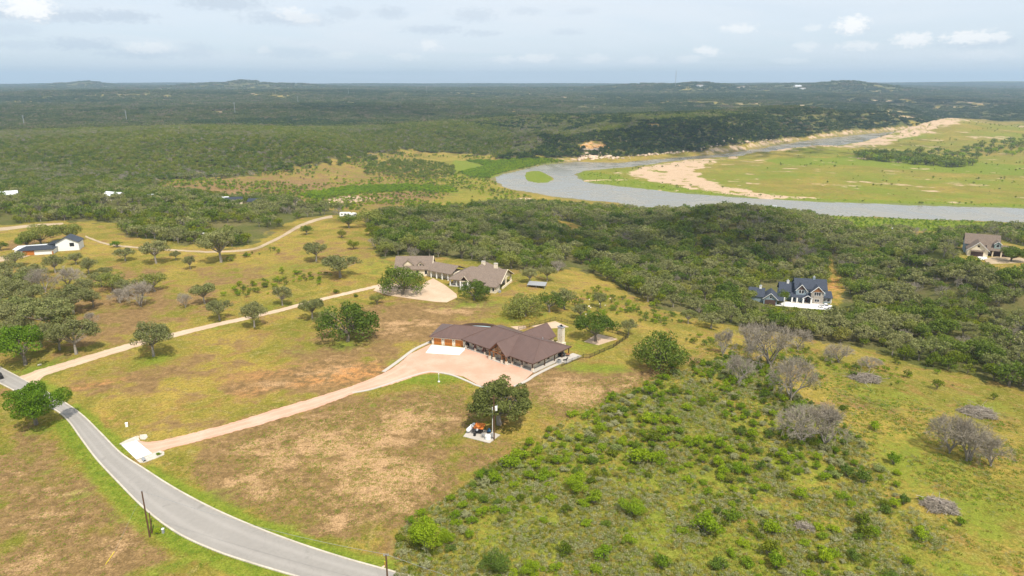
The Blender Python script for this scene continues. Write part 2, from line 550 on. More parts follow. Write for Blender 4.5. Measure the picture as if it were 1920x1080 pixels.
def roof_metal(name, col, dirs=1):
    """standing-seam sheet: dull paint with a fine rib relief"""
    m, N = mat_new(name)
    tc = N.n('ShaderNodeTexCoord').outputs['Object']
    nrm = N.n('ShaderNodeNewGeometry').outputs['Normal']
    obj_n = N.n('ShaderNodeVectorTransform', {0: nrm}, vector_type='NORMAL', convert_from='WORLD', convert_to='OBJECT').outputs[0]
    hz_ = N.vm('MULTIPLY', obj_n, (1, 1, 0))
    side = N.vm('NORMALIZE', N.vm('CROSS_PRODUCT', hz_, (0, 0, 1)))
    s = N.vm('DOT_PRODUCT', tc, side, out=1)
    fr = N.m('FRACT', N.m('MULTIPLY', s, 1.9))
    rib = N.ss(N.m('ABSOLUTE', N.m('SUBTRACT', fr, 0.5)), 0.36, 0.47)
    nz = N.noise(tc, 0.5, 5.0, 0.6)
    pan = N.n('ShaderNodeTexWhiteNoise', {'W': N.m('FLOOR', N.m('MULTIPLY', s, 1.9))}, noise_dimensions='1D').outputs[0]
    f = N.m('ADD', N.m('MULTIPLY_ADD', nz, 0.35, 0.78), N.m('MULTIPLY', pan, 0.1))
    f = N.m('SUBTRACT', f, N.m('MULTIPLY', rib, 0.22))
    c = N.mix(1.0, col, N.n('ShaderNodeCombineColor', {0: f, 1: f, 2: f}).outputs[0], 'MULTIPLY')
    finish(N, c, 0.42, rib, 0.5, 0.04, 0.4, 0.0)
    return m


def shingle(name, col):
    m, N = mat_new(name)
    tc = N.n('ShaderNodeTexCoord').outputs['Object']
    sp = N.n('ShaderNodeSeparateXYZ', {0: tc})
    rows = N.m('FRACT', N.m('MULTIPLY', sp.outputs[2], 7.0))
    nz = N.noise(tc, 2.2, 6.0, 0.7)
    vz = N.n('ShaderNodeTexVoronoi', {'Vector': tc, 'Scale': 3.5}).outputs[1]
    vs = N.n('ShaderNodeSeparateColor', {0: vz}).outputs[0]
    f = N.m('ADD', N.m('MULTIPLY_ADD', nz, 0.5, 0.55), N.m('MULTIPLY', vs, 0.32))
    f = N.m('SUBTRACT', f, N.m('MULTIPLY', N.ss(rows, 0.8, 1.0), 0.15))
    c = N.mix(1.0, col, N.n('ShaderNodeCombineColor', {0: f, 1: f, 2: f}).outputs[0], 'MULTIPLY')
    finish(N, c, 0.9, nz, 0.3, 0.03)
    return m


def leaf_mat(name, c0, c1, c2=None, trans=0.25, vary=0.75):
    m, N = mat_new(name)
    oi = N.n('ShaderNodeObjectInfo')
    isl = N.n('ShaderNodeNewGeometry').outputs['Random Per Island']
    wpos = N.n('ShaderNodeNewGeometry').outputs['Position']
    cl = N.noise(wpos, 0.11, 3.0, 0.6)
    cw = N.m('ADD', N.m('MULTIPLY', N.noise(wpos, 0.009, 3.0, 0.6), 0.6), N.m('MULTIPLY', N.noise(wpos, 0.0021, 2.0, 0.6), 0.4))
    t = N.m('ADD', N.m('MULTIPLY', oi.outputs['Random'], 0.6), N.m('ADD', N.m('MULTIPLY', N.m('SUBTRACT', cl, 0.4), 0.7), N.m('MULTIPLY', N.m('SUBTRACT', cw, 0.47), 2.6)), clamp=True)
    c = N.mix(t, c0, c1)
    if c2:
        r2 = N.m('FRACT', N.m('MULTIPLY', oi.outputs['Random'], 7.31))
        c = N.mix(N.ss(r2, 0.68, 0.92), c, c2)
    f = N.m('MULTIPLY_ADD', isl, vary, 1 - vary * 0.5)
    c = N.mix(1.0, c, N.n('ShaderNodeCombineColor', {0: f, 1: f, 2: f}).outputs[0], 'MULTIPLY')
    out = N.n('ShaderNodeOutputMaterial')
    d = N.n('ShaderNodeBsdfPrincipled', {'Base Color': c, 'Roughness': 0.7, 'Specular IOR Level': 0.08})
    tr = N.n('ShaderNodeBsdfTranslucent', {'Color': N.mix(1.0, c, (1.25, 1.35, 0.7), 'MULTIPLY')})
    mx = N.n('ShaderNodeMixShader', {0: trans, 1: d.outputs[0], 2: tr.outputs[0]})
    N.t.links.new(mx.outputs[0], out.inputs[0])
    return m


M = {}
M['oak'] = leaf_mat('oak_leaves', (.095, .145, .022), (.195, .240, .042), (.24, .255, .065), .36)
M['oakgrey'] = leaf_mat('grey_oak_leaves', (.185, .195, .072), (.295, .285, .125), (.215, .235, .078), 0.32)
M['openoak'] = leaf_mat('olive_oak_leaves', (.135, .155, .040), (.215, .225, .070), None, 0.32)
M['juniper'] = leaf_mat('juniper_leaves', (.095, .140, .012), (.235, .255, .022), (.24, .23, .055), 0.30)
M['mesquite'] = leaf_mat('mesquite_leaves', (.17, .265, .016), (.36, .43, .022), (.13, .19, .032), 0.42)
M['brightoak'] = leaf_mat('bright_oak_leaves', (.105, .19, .014), (.165, .255, .020), None, 0.36)
M['scrub'] = leaf_mat('scrub_leaves', (.30, .305, .145), (.44, .42, .26), (.26, .31, .095), 0.3)
M['tuft'] = leaf_mat('grass_blades', (.30, .265, .055), (.46, .35, .12), (.21, .26, .035), 0.35)
M['reed'] = leaf_mat('reed_leaves', (.17, .29, .02), (.27, .37, .032), (.12, .20, .025), 0.35)
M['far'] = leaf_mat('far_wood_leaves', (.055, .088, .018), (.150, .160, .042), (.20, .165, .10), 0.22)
M['fardark'] = leaf_mat('far_slope_shade_leaves', (.034, .062, .014), (.075, .105, .022), None, 0.2)  # darker twin of the far leaves: species tone plus slope shade in the colour
M['twig'] = leaf_mat('bare_twigs', (.27, .235, .185), (.37, .32, .26), None, 0.05, 0.5)
M['bark'] = plain('oak_bark', (.20, .17, .135), 0.95, 0.5, 3.0)
M['greybark'] = plain('grey_bark', (.30, .265, .22), 0.95, 0.4, 3.0)
M['roofbrown'] = roof_metal('brown_metal_roof', (.130, .080, .066))
M['roofdark'] = roof_metal('dark_blue_roof', (.035, .042, .055))
M['roofnavy'] = shingle('navy_shingle', (.052, .062, .085))
M['roofwhite'] = roof_metal('white_metal_roof', (.72, .74, .76))
M['rooftan'] = shingle('tan_shingle', (.175, .135, .105))
M['roofgrey'] = shingle('grey_shingle', (.21, .16, .125))
M['limestone'] = stone_mat('cream_limestone', ((.66, .53, .36), (.76, .65, .48), (.48, .33, .18)))
M['limewhite'] = stone_mat('pale_limestone', ((.74, .66, .52), (.80, .73, .60), (.60, .48, .33)))
M['greystone'] = stone_mat('grey_stone', ((.30, .27, .23), (.42, .38, .33), (.22, .19, .16)))
M['cream'] = plain('cream_render', (.74, .64, .48), 0.9, 0.12)
M['whitewall'] = plain('white_render', (.80, .80, .79), 0.9, 0.10)
M['bluewall'] = plain('blue_grey_siding', (.235, .30, .345), 0.8, 0.15)
M['tealwall'] = plain('teal_grey_siding', (.24, .33, .31), 0.8, 0.15)
M['trim'] = plain('white_trim', (.78, .77, .74), 0.6, 0.1)
M['timber'] = plain('stained_timber', (.26, .115, .040), 0.65, 0.4, 4.0)
M['darktimber'] = plain('dark_timber', (.085, .045, .025), 0.75, 0.4, 4.0)
M['doorwood'] = plain('cedar_garage_door', (.47, .16, .025), 0.55, 0.3, 5.0)
M['browndoor'] = plain('brown_door', (.10, .06, .05), 0.6, 0.2)
M['concrete'] = plain('pale_concrete', (.74, .72, .68), 0.9, 0.14, 0.6)
M['slab'] = plain('porch_concrete', (.47, .43, .375), 0.9, 0.18, 0.7)
M['kerb'] = plain('kerb_concrete', (.50, .45, .37), 0.95, 0.6, 0.35, fine=3.0)
M['black'] = plain('black_metal', (.018, .018, .018), 0.5, 0.2)
M['steel'] = plain('galvanised_steel', (.45, .46, .47), 0.45, 0.2, 2.0, 0.5, 0.6)
M['acgrey'] = plain('grey_enamel', (.30, .31, .32), 0.6, 0.2)
M['pole'] = plain('pole_wood', (.115, .062, .034), 0.9, 0.4, 1.2)
M['whitepaint'] = plain('white_paint', (.84, .84, .83), 0.35, 0.06)
M['orange'] = plain('orange_sheet', (.70, .20, .035), 0.5, 0.2)
M['blueplastic'] = plain('blue_plastic', (.04, .15, .30), 0.5, 0.3)
M['red'] = plain('red_paint', (.24, .045, .035), 0.6, 0.2)
M['yellow'] = plain('yellow_plastic', (.75, .60, .03), 0.5, 0.15)
M['rubber'] = plain('tyre_rubber', (.02, .02, .02), 0.9, 0.2)
M['rock'] = plain('pale_boulder', (.55, .42, .30), 0.95, 0.45, 0.3, fine=2.0)
M['rockwhite'] = plain('white_rock', (.68, .62, .53), 0.95, 0.3, 0.8)
M['pebble'] = plain('pale_river_stone', (.52, .47, .40), 0.95, 0.6, 2.0)
M['brush'] = plain('weathered_brushwood', (.30, .25, .205), 0.95, 0.5, 2.0)
M['brushpale'] = plain('bleached_branch', (.46, .40, .34), 0.95, 0.35, 2.0)


def glass():
    m, N = mat_new('window_glass')
    finish(N, (.018, .022, .03), 0.08, None, spec=0.6)
    return m


M['glass'] = glass()


def pool_water():
    m, N = mat_new('pool_water')
    pos = N.n('ShaderNodeTexCoord').outputs['Object']
    finish(N, (.42, .60, .66), 0.08, N.noise(pos, 2.0, 3.0), 0.08, 0.05, 0.5)
    return m


M['pool'] = pool_water()


def asphalt():
    m, N = mat_new('worn_asphalt')
    pos = N.n('ShaderNodeNewGeometry').outputs['Position']
    a = N.noise(pos, 0.09, 5.0, 0.6)
    b = N.noise(pos, 1.1, 6.0, 0.7)
    c = N.mix(N.m('MULTIPLY_ADD', b, 0.6, N.m('MULTIPLY', a, 0.4)), (.22, .205, .185), (.36, .335, .302))
    at = N.n('ShaderNodeAttribute', attribute_name='across').outputs['Fac']       # 0..1 across the carriageway
    # worn wheel tracks are smoother and paler, the middle is oily
    w = N.m('ABSOLUTE', N.m('SUBTRACT', N.m('ABSOLUTE', N.m('SUBTRACT', at, 0.5)), 0.22))
    c = N.mix(N.m('MULTIPLY', N.ss(w, 0.12, 0.0), 0.22), c, (.45, .415, .38))
    cr = N.n('ShaderNodeTexVoronoi', {'Vector': N.vm('ADD', pos, N.n('ShaderNodeTexNoise', {'Vector': pos, 'Scale': 0.6}).outputs[1]), 'Scale': 0.16}, feature='DISTANCE_TO_EDGE').outputs[0]
    c = N.mix(N.m('MULTIPLY', N.ss(cr, 0.010, 0.0), 0.10), c, (.07, .065, .06))
    ps = N.noise(N.vm('MULTIPLY', pos, (1.0, 1.0, 0.0)), 0.22, 3.0, 0.5)
    c = N.mix(N.m('MULTIPLY', N.ss(ps, 0.62, 0.70), 0.3), c, (.13, .12, .11))
    # loose grit along both edges
    e = N.m('ABSOLUTE', N.m('SUBTRACT', at, 0.5))
    c = N.mix(N.m('MULTIPLY', N.ss(N.m('ADD', e, N.m('MULTIPLY', b, 0.06)), 0.46, 0.52), 0.6), c, (.44, .37, .29))
    finish(N, c, 0.92, b, 0.3, 0.02)
    return m


M['asphalt'] = asphalt()


def gravel(name, c0, c1, c2):
    m, N = mat_new(name)
    pos = N.n('ShaderNodeNewGeometry').outputs['Position']
    a = N.noise(pos, 0.13, 5.0, 0.6)
    b = N.noise(pos, 1.6, 6.0, 0.75)
    f = N.noise(pos, 9.0, 2.0, 0.6)
    c = N.mix(N.ss(a, 0.35, 0.68), c0, c1)
    c = N.mix(N.m('MULTIPLY', N.ss(b, 0.48, 0.75), 0.6), c, c2)
    at = N.n('ShaderNodeAttribute', attribute_name='across').outputs['Fac']
    wt = N.m('ABSOLUTE', N.m('SUBTRACT', N.m('ABSOLUTE', N.m('SUBTRACT', at, 0.5)), 0.21))
    c = N.mix(N.m('MULTIPLY', N.ss(wt, 0.10, 0.02), 0.35), c, tuple(min(1.0, q * 1.18) for q in c1))
    g = N.m('MULTIPLY_ADD', f, 0.35, 0.83)
    c = N.mix(1.0, c, N.n('ShaderNodeCombineColor', {0: g, 1: g, 2: g}).outputs[0], 'MULTIPLY')
    finish(N, c, 0.95, f, 0.4, 0.03)
    return m


M['pink'] = gravel('pink_granite_gravel', (.56, .315, .22), (.62, .385, .285), (.52, .265, .155))
M['tan'] = gravel('tan_gravel', (.50, .365, .25), (.58, .44, .315), (.42, .30, .20))
M['track'] = gravel('dirt_track', (.37, .28, .175), (.46, .355, .235), (.25, .20, .09))


def ground_mat():
    m, N = mat_new('pasture_ground')
    pos = N.n('ShaderNodeNewGeometry').outputs['Position']
    pos = N.vm('MULTIPLY', pos, (1, 1, 0))
    z1 = N.n('ShaderNodeAttribute', attribute_name='zone')
    z2 = N.n('ShaderNodeAttribute', attribute_name='zone2')
    s1 = N.n('ShaderNodeSeparateColor', {0: z1.outputs['Color']})
    s2 = N.n('ShaderNodeSeparateColor', {0: z2.outputs['Color']})
    dry, lush, sand = s1.outputs[0], s1.outputs[1], s1.outputs[2]
    wood, mud, red = s2.outputs[0], s2.outputs[1], s2.outputs[2]
    nA = N.noise(pos, 0.018, 5.0, 0.6, 0.4)
    nB = N.noise(N.vm('ADD', pos, (31., 77., 0.)), 0.075, 5.0, 0.62, 0.5)
    nC = N.noise(N.vm('ADD', pos, (131., 17., 0.)), 0.42, 5.0, 0.68, 0.3)
    nD = N.noise(pos, 2.6, 4.0, 0.75)
    nE = N.noise(N.vm('ADD', pos, (55., 211., 0.)), 0.13, 5.0, 0.6, 0.8)
    nF = N.noise(N.vm('ADD', pos, (7., 91., 0.)), 1.05, 4.0, 0.7, 0.4)
    nG = N.noise(N.vm('ADD', N.vm('MULTIPLY', pos, (0.75, 1.25, 0.0)), (401., 9., 0.)), 0.10, 5.0, 0.62, 0.9)
    # grass: olive to straw yellow, mottled at every size
    g = N.mix(N.ss(N.m('ADD', N.m('MULTIPLY', nA, 0.45), N.m('MULTIPLY', nB, 0.55)), 0.40, 0.60), (.165, .160, .024), (.360, .258, .056))
    g = N.mix(N.m('MULTIPLY', N.ss(nC, 0.44, 0.64), 0.6), g, (.175, .160, .026))
    g = N.mix(N.m('MULTIPLY', N.ss(N.m('ADD', nE, N.m('MULTIPLY', nD, 0.25)), 0.62, 0.78), 0.6), g, (.285, .160, .055))
    g = N.mix(N.m('MULTIPLY', N.ss(N.m('ADD', nC, N.m('MULTIPLY', nD, 0.5)), 0.76, 0.95), 0.45), g, (.40, .31, .125))
    g = N.mix(N.m('MULTIPLY', N.ss(nF, 0.50, 0.68), 0.38), g, (.115, .115, .030))
    g = N.mix(N.m('MULTIPLY', N.ss(nF, 0.46, 0.32), 0.22), g, (.42, .33, .13))
    # dry thatch and bare straw-coloured ground
    d1 = N.m('ADD', N.m('ADD', N.m('MULTIPLY', nB, 0.60), N.m('MULTIPLY', nE, 0.26)), N.m('ADD', N.m('MULTIPLY', nC, 0.10), N.m('MULTIPLY', nD, 0.04)))
    db = N.m('MULTIPLY_ADD', dry, 0.32, -0.20)
    brown = N.ss(N.m('ADD', d1, db), 0.425, 0.545)
    g = N.mix(N.m('MULTIPLY', brown, 0.94), g, N.mix(N.ss(nC, 0.3, 0.7), (.155, .098, .044), (.285, .180, .080)))
    d2 = N.m('ADD', N.m('ADD', N.m('MULTIPLY', nG, 0.42), N.m('MULTIPLY', nE, 0.22)), N.m('ADD', N.m('MULTIPLY', nC, 0.18), N.m('MULTIPLY', nD, 0.18)))
    straw = N.ss(N.m('ADD', d2, N.m('MULTIPLY_ADD', dry, 0.27, -0.255)), 0.485, 0.61)
    g = N.mix(N.m('MULTIPLY', straw, 0.82), g, N.mix(nD, (.38, .230, .108), (.55, .36, .195)))
    # reddish scraped soil
    g = N.mix(N.m('MULTIPLY', red, N.ss(N.m('ADD', nC, N.m('MULTIPLY', nB, 0.6)), 0.68, 0.95)), g, (.52, .245, .085))
    # lush green
    lu = N.ss(N.m('ADD', lush, N.m('MULTIPLY', N.m('SUBTRACT', N.m('ADD', nB, nC), 1.0), 1.3)), 0.25, 0.85)
    g = N.mix(N.m('MULTIPLY', lu, 0.85), g, N.mix(N.ss(nC, 0.35, 0.65), (.100, .170, .014), (.195, .232, .026)))
    # sand and pale gravel bars
    sa = N.ss(N.m('ADD', sand, N.m('MULTIPLY', N.m('SUBTRACT', N.m('ADD', nB, N.noise(pos, 0.03, 5.0, 0.65, 0.5)), 1.0), 1.1)), 0.32, 0.70)
    g = N.mix(sa, g, N.mix(nB, (.42, .295, .185), (.57, .42, .285)))
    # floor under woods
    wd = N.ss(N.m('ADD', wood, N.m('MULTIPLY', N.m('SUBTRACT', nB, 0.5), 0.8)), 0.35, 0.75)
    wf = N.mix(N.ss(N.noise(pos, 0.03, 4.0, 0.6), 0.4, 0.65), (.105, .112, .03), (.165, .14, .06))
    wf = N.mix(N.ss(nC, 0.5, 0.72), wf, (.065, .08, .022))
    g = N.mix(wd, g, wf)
    # dark wet mud and silt beside the water
    g = N.mix(N.m('MULTIPLY', mud, 0.8), g, (.17, .155, .115))
    v = N.m('MULTIPLY', N.m('MULTIPLY_ADD', N.ss(nD, 0.25, 0.75), 0.7, 0.65), N.m('MULTIPLY_ADD', N.ss(nF, 0.3, 0.7), -0.30, 1.15))
    g = N.mix(1.0, g, N.n('ShaderNodeCombineColor', {0: v, 1: v, 2: v}).outputs[0], 'MULTIPLY')
    finish(N, g, 0.95, N.m('ADD', nD, N.m('MULTIPLY', nC, 1.6)), 0.7, 0.25, 0.03)
    return m


M['ground'] = ground_mat()


def river_mat():
    m, N = mat_new('river_water')
    pos = N.n('ShaderNodeNewGeometry').outputs['Position']
    rip = N.noise(N.vm('MULTIPLY', pos, (1.0, 1.0, 0.0)), 0.35, 3.0, 0.5)
    sw = N.noise(N.vm('MULTIPLY', pos, (1.0, 1.0, 0.0)), 0.02, 4.0, 0.6, 1.0)
    c = N.mix(N.ss(sw, 0.4, 0.65), (.205, .190, .145), (.26, .24, .19))
    rough = N.m('MULTIPLY_ADD', N.ss(sw, 0.35, 0.7), 0.20, 0.16)
    b = finish(N, c, 0.25, rip, 0.012, 0.2, 0.35)
    N.t.links.new(rough, b.inputs['Roughness'])
    return m


M['river'] = river_mat()

# ------------------------------------------------------------------ the ground sheet
WOOD_RIGHT = PW([(690, 415), (760, 402), (860, 395), (930, 388), (1000, 386), (1090, 392), (1170, 398), (1250, 402), (1330, 398), (1400, 394), (1480, 398), (1540, 415), (1610, 440), (1700, 436), (1780, 440), (1870, 425), (2000, 428), (2200, 440),
                 (2200, 800), (1990, 750), (1900, 728), (1800, 700), (1730, 688), (1640, 658), (1540, 640), (1450, 622), (1360, 608), (1290, 590), (1240, 582), (1180, 548), (1130, 520), (1080, 503), (1010, 508), (960, 505), (900, 492), (830, 482), (760, 480), (715, 485), (700, 465), (705, 440)])
WOOD_LEFT = PW([(-400, 355), (0, 352), (120, 352), (230, 352), (330, 366), (440, 376), (540, 380), (610, 392), (640, 402), (560, 410), (520, 430), (480, 458), (425, 466), (340, 458), (240, 444), (222, 425), (300, 408), (200, 418), (100, 414), (0, 424), (-400, 430)])
CLEAR = [PW(q) for q in (
    [(1530, 548), (1556, 545), (1580, 560), (1572, 580), (1545, 570)],
    [(1795, 452), (1850, 440), (1920, 462), (2050, 480), (2050, 515), (1900, 512), (1835, 505), (1800, 488)],
    [(1548, 474), (1562, 478), (1568, 520), (1580, 548), (1566, 548), (1556, 520)],
    [(975, 463), (1040, 460), (1075, 468), (1010, 475)],
    [(1040, 412), (1075, 418), (1100, 432), (1085, 442), (1055, 436)],
    [(1705, 440), (1750, 438), (1762, 450), (1715, 452)])]
SHRUBLAND = PW([(1300, 1330), (1000, 1330), (735, 1250), (735, 1120), (745, 1000), (800, 955), (850, 930), (930, 868), (1000, 830), (1060, 790), (1150, 742), (1230, 715), (1300, 690), (1380, 665), (1440, 690), (1500, 745), (1570, 790), (1640, 850), (1700, 940), (1780, 1020), (1830, 1120), (1830, 1250), (1600, 1330)])
VALLEY = PW([(240, 352), (300, 340), (420, 332), (540, 318), (640, 306), (720, 290), (770, 284), (860, 292), (960, 299), (1060, 302), (1100, 307), (1000, 320), (925, 335), (940, 355), (1010, 372), (1100, 382), (1000, 386), (930, 388), (860, 396), (760, 402), (700, 396), (640, 396), (540, 376), (440, 372), (330, 362)])
FLOOD = w_of_plane([(1095, 318), (1240, 303), (1400, 290), (1560, 272), (1700, 248), (1840, 236), (2000, 228), (2500, 215), (2800, 300), (2800, 420), (2000, 396), (1800, 388), (1500, 378), (1260, 362), (1100, 345), (1080, 330)], -38)
LOWBANK = w_of_plane([(1480, 398), (1600, 405), (1920, 418), (2300, 432), (2300, 450), (1920, 438), (1760, 440), (1620, 442), (1560, 425)], -38.6)


def wmask(poly, az, lr, soft, jit=None):
    sd = poly_sd(poly, az, lr)
    if jit is not None:
        sd = sd + jit
    return 1 - sstep(sd, -soft, soft)


def spot_w(items):
    o = []
    for (px, py, rx, ry, s) in items:
        p = P(px, py)
        a, l = warp(p.x, p.y)
        q = P(px + rx, py); a2, _ = warp(q.x, q.y)
        q = P(px, py + ry); _, l2 = warp(q.x, q.y)
        o.append((float(a), float(l), max(abs(float(a2 - a)), 1e-4), max(abs(float(l2 - l)), 1e-4), s))
    return o


def spots(sp, az, lr):
    v = np.zeros(az.shape)
    for (a, l, sa, sl, s) in sp:
        v = np.maximum(v, s * np.exp(-((az - a) / sa) ** 2 - ((lr - l) / sl) ** 2))
    return v


DRY = spot_w([(px, py, rx, ry, s * (.78 if px < 480 and py < 700 else 1.0)) for (px, py, rx, ry, s) in [(620, 840, 240, 90, .95), (480, 900, 160, 70, .85), (780, 790, 120, 60, .95), (700, 900, 160, 100, .9), (1080, 735, 130, 40, 1.0), (1180, 712, 60, 18, .8), (600, 985, 170, 50, .75), (740, 945, 120, 40, .8), (100, 960, 190, 110, .62), (40, 880, 120, 60, .6), (200, 1040, 180, 60, .7), (60, 1050, 110, 50, .8), (620, 700, 140, 40, .72), (520, 720, 120, 18, .65), (760, 610, 110, 36, .75), (640, 660, 120, 30, .55),
              (180, 600, 160, 60, .55), (300, 570, 130, 50, .5), (230, 540, 70, 40, .55), (260, 600, 60, 20, .6), (150, 640, 60, 14, .5), (860, 580, 90, 16, .8), (760, 575, 80, 14, .6), (420, 520, 90, 22, .4), (1330, 690, 60, 24, .5), (830, 1065, 120, 16, .9), (960, 1090, 140, 20, .7), (1450, 690, 50, 14, .4), (1630, 760, 90, 14, .3), (300, 700, 200, 40, .35), (900, 870, 80, 24, .6), (1040, 700, 60, 14, .5),
              (430, 360, 120, 12, .8), (800, 365, 70, 9, .9), (690, 372, 80, 8, .95), (560, 345, 60, 8, .6), (840, 350, 50, 8, .8), (330, 352, 60, 8, .7), (1150, 375, 70, 6, .3), (60, 455, 90, 14, .35), (620, 480, 110, 30, .3)]])
LUSH = spot_w([(350, 945, 100, 22, .75), (480, 1005, 130, 16, .85), (620, 1045, 90, 10, .9), (300, 905, 40, 20, .7), (240, 960, 60, 30, .5), (330, 1060, 90, 16, .75), (180, 850, 30, 40, .6), (800, 712, 90, 12, 1.0), (1120, 690, 90, 14, .75), (950, 600, 60, 12, .6), (1100, 650, 60, 18, .6), (900, 570, 90, 14, .6), (650, 645, 60, 14, .7), (290, 675, 60, 14, .8), (80, 690, 90, 16, .8), (740, 680, 40, 10, .5), (1700, 870, 220, 110, .62), (1850, 960, 160, 110, .66), (1780, 1060, 200, 60, .66), (1650, 740, 160, 40, .55), (1560, 690, 80, 20, .5), (1850, 760, 100, 24, .5),
               (560, 660, 80, 14, .4), (410, 610, 40, 12, .6), (520, 575, 50, 12, .6), (700, 500, 60, 26, .5), (560, 500, 90, 16, .5), (250, 490, 60, 12, .4), (1010, 590, 70, 20, .45), (160, 765, 30, 12, .5), (100, 800, 60, 16, .6), (870, 890, 30, 10, .3), (190, 690, 40, 8, .4)]
               + [(740, 745, 16, 6, .6), (715, 795, 14, 5, .8), (765, 768, 10, 4, .8), (630, 800, 18, 6, .6), (700, 760, 12, 5, .6), (830, 790, 22, 6, .6), (790, 805, 12, 5, .5), (650, 825, 14, 5, .6), (90, 885, 30, 6, .7), (35, 985, 26, 6, .7), (160, 1000, 30, 8, .6), (150, 930, 40, 14, .55), (250, 1075, 30, 8, .6)])
RED = spot_w([(660, 700, 90, 18, .9), (600, 712, 70, 8, 1.0), (480, 735, 60, 10, .5), (230, 770, 50, 14, .5), (200, 790, 20, 10, .7), (170, 722, 70, 5, .6), (1560, 540, 26, 20, 1.0), (1050, 425, 24, 10, 1.0), (1075, 432, 18, 8, 1.0), (1730, 446, 26, 5, 1.0), (1110, 274, 24, 11, 1.3), (1225, 236, 16, 4, 1.0), (870, 700, 60, 10, .3), (60, 620, 60, 20, .4), (500, 700, 90, 14, .4)])
SANDW = w_of_plane([(1168, 322), (1230, 307), (1290, 298), (1385, 293), (1330, 306), (1302, 318), (1318, 330), (1360, 348), (1440, 362), (1540, 371), (1430, 370), (1330, 358), (1250, 344), (1200, 332)], -38)
SANDF = w_of_plane([(1425, 291), (1480, 285), (1560, 274), (1640, 261), (1710, 248), (1800, 241), (1920, 236), (2200, 228), (2200, 234), (1920, 241), (1860, 247), (1760, 259), (1640, 273), (1540, 284), (1470, 291)], -38)
MEADOWG = w_of_plane([(1430, 300), (1560, 300), (1620, 292), (1760, 300), (1920, 308), (2200, 320), (2200, 345), (1920, 330), (1750, 322), (1600, 312), (1480, 312)], -38)
LOWER = w_of_plane([(1090, 318), (1110, 322), (1160, 330), (1230, 345), (1340, 360), (1560, 373), (1920, 384), (2200, 392), (2200, 402), (1920, 391), (1560, 381), (1250, 362), (1100, 345), (1078, 330)], -38.5)
VLUSH = PW([(560, 366), (640, 352), (760, 346), (850, 352), (860, 362), (760, 358), (640, 366), (590, 374)])
VLUSH2 = PW([(850, 300), (930, 302), (1060, 302), (1020, 310), (950, 322), (925, 335), (880, 332), (840, 318)])
SANDB = [PW([(610, 372), (660, 366), (700, 372), (650, 382), (600, 380)]), PW([(960, 374), (985, 370), (1010, 374), (990, 380)])]


VERGE = [np.array([(p.x, p.y) for p in (P(*q) for q in L_)]) for L_ in (
    [(135, 765), (170, 795), (205, 832), (225, 850)], [(280, 884), (340, 922), (410, 958), (490, 992), (570, 1022), (650, 1048), (720, 1068)],
    [(120, 792), (145, 828), (175, 868), (215, 912), (265, 962), (325, 1007), (395, 1040), (465, 1064), (530, 1085)], [(60, 715), (110, 745)])]


def verge(x, y):
    v = np.zeros(x.shape)
    near = np.hypot(x, y) < 260
    xx, yy = x[near], y[near]; d = np.full(xx.shape, 1e9)
    for L_ in VERGE:
        for (p0, p1) in zip(L_[:-1], L_[1:]):
            e = p1 - p0; t = np.clip(((xx - p0[0]) * e[0] + (yy - p0[1]) * e[1]) / (e @ e), 0, 1)
            d = np.minimum(d, np.hypot(xx - p0[0] - t * e[0], yy - p0[1] - t * e[1]))
    v[near] = 1.05 * np.exp(-(d / 3.2) ** 2)
    return v


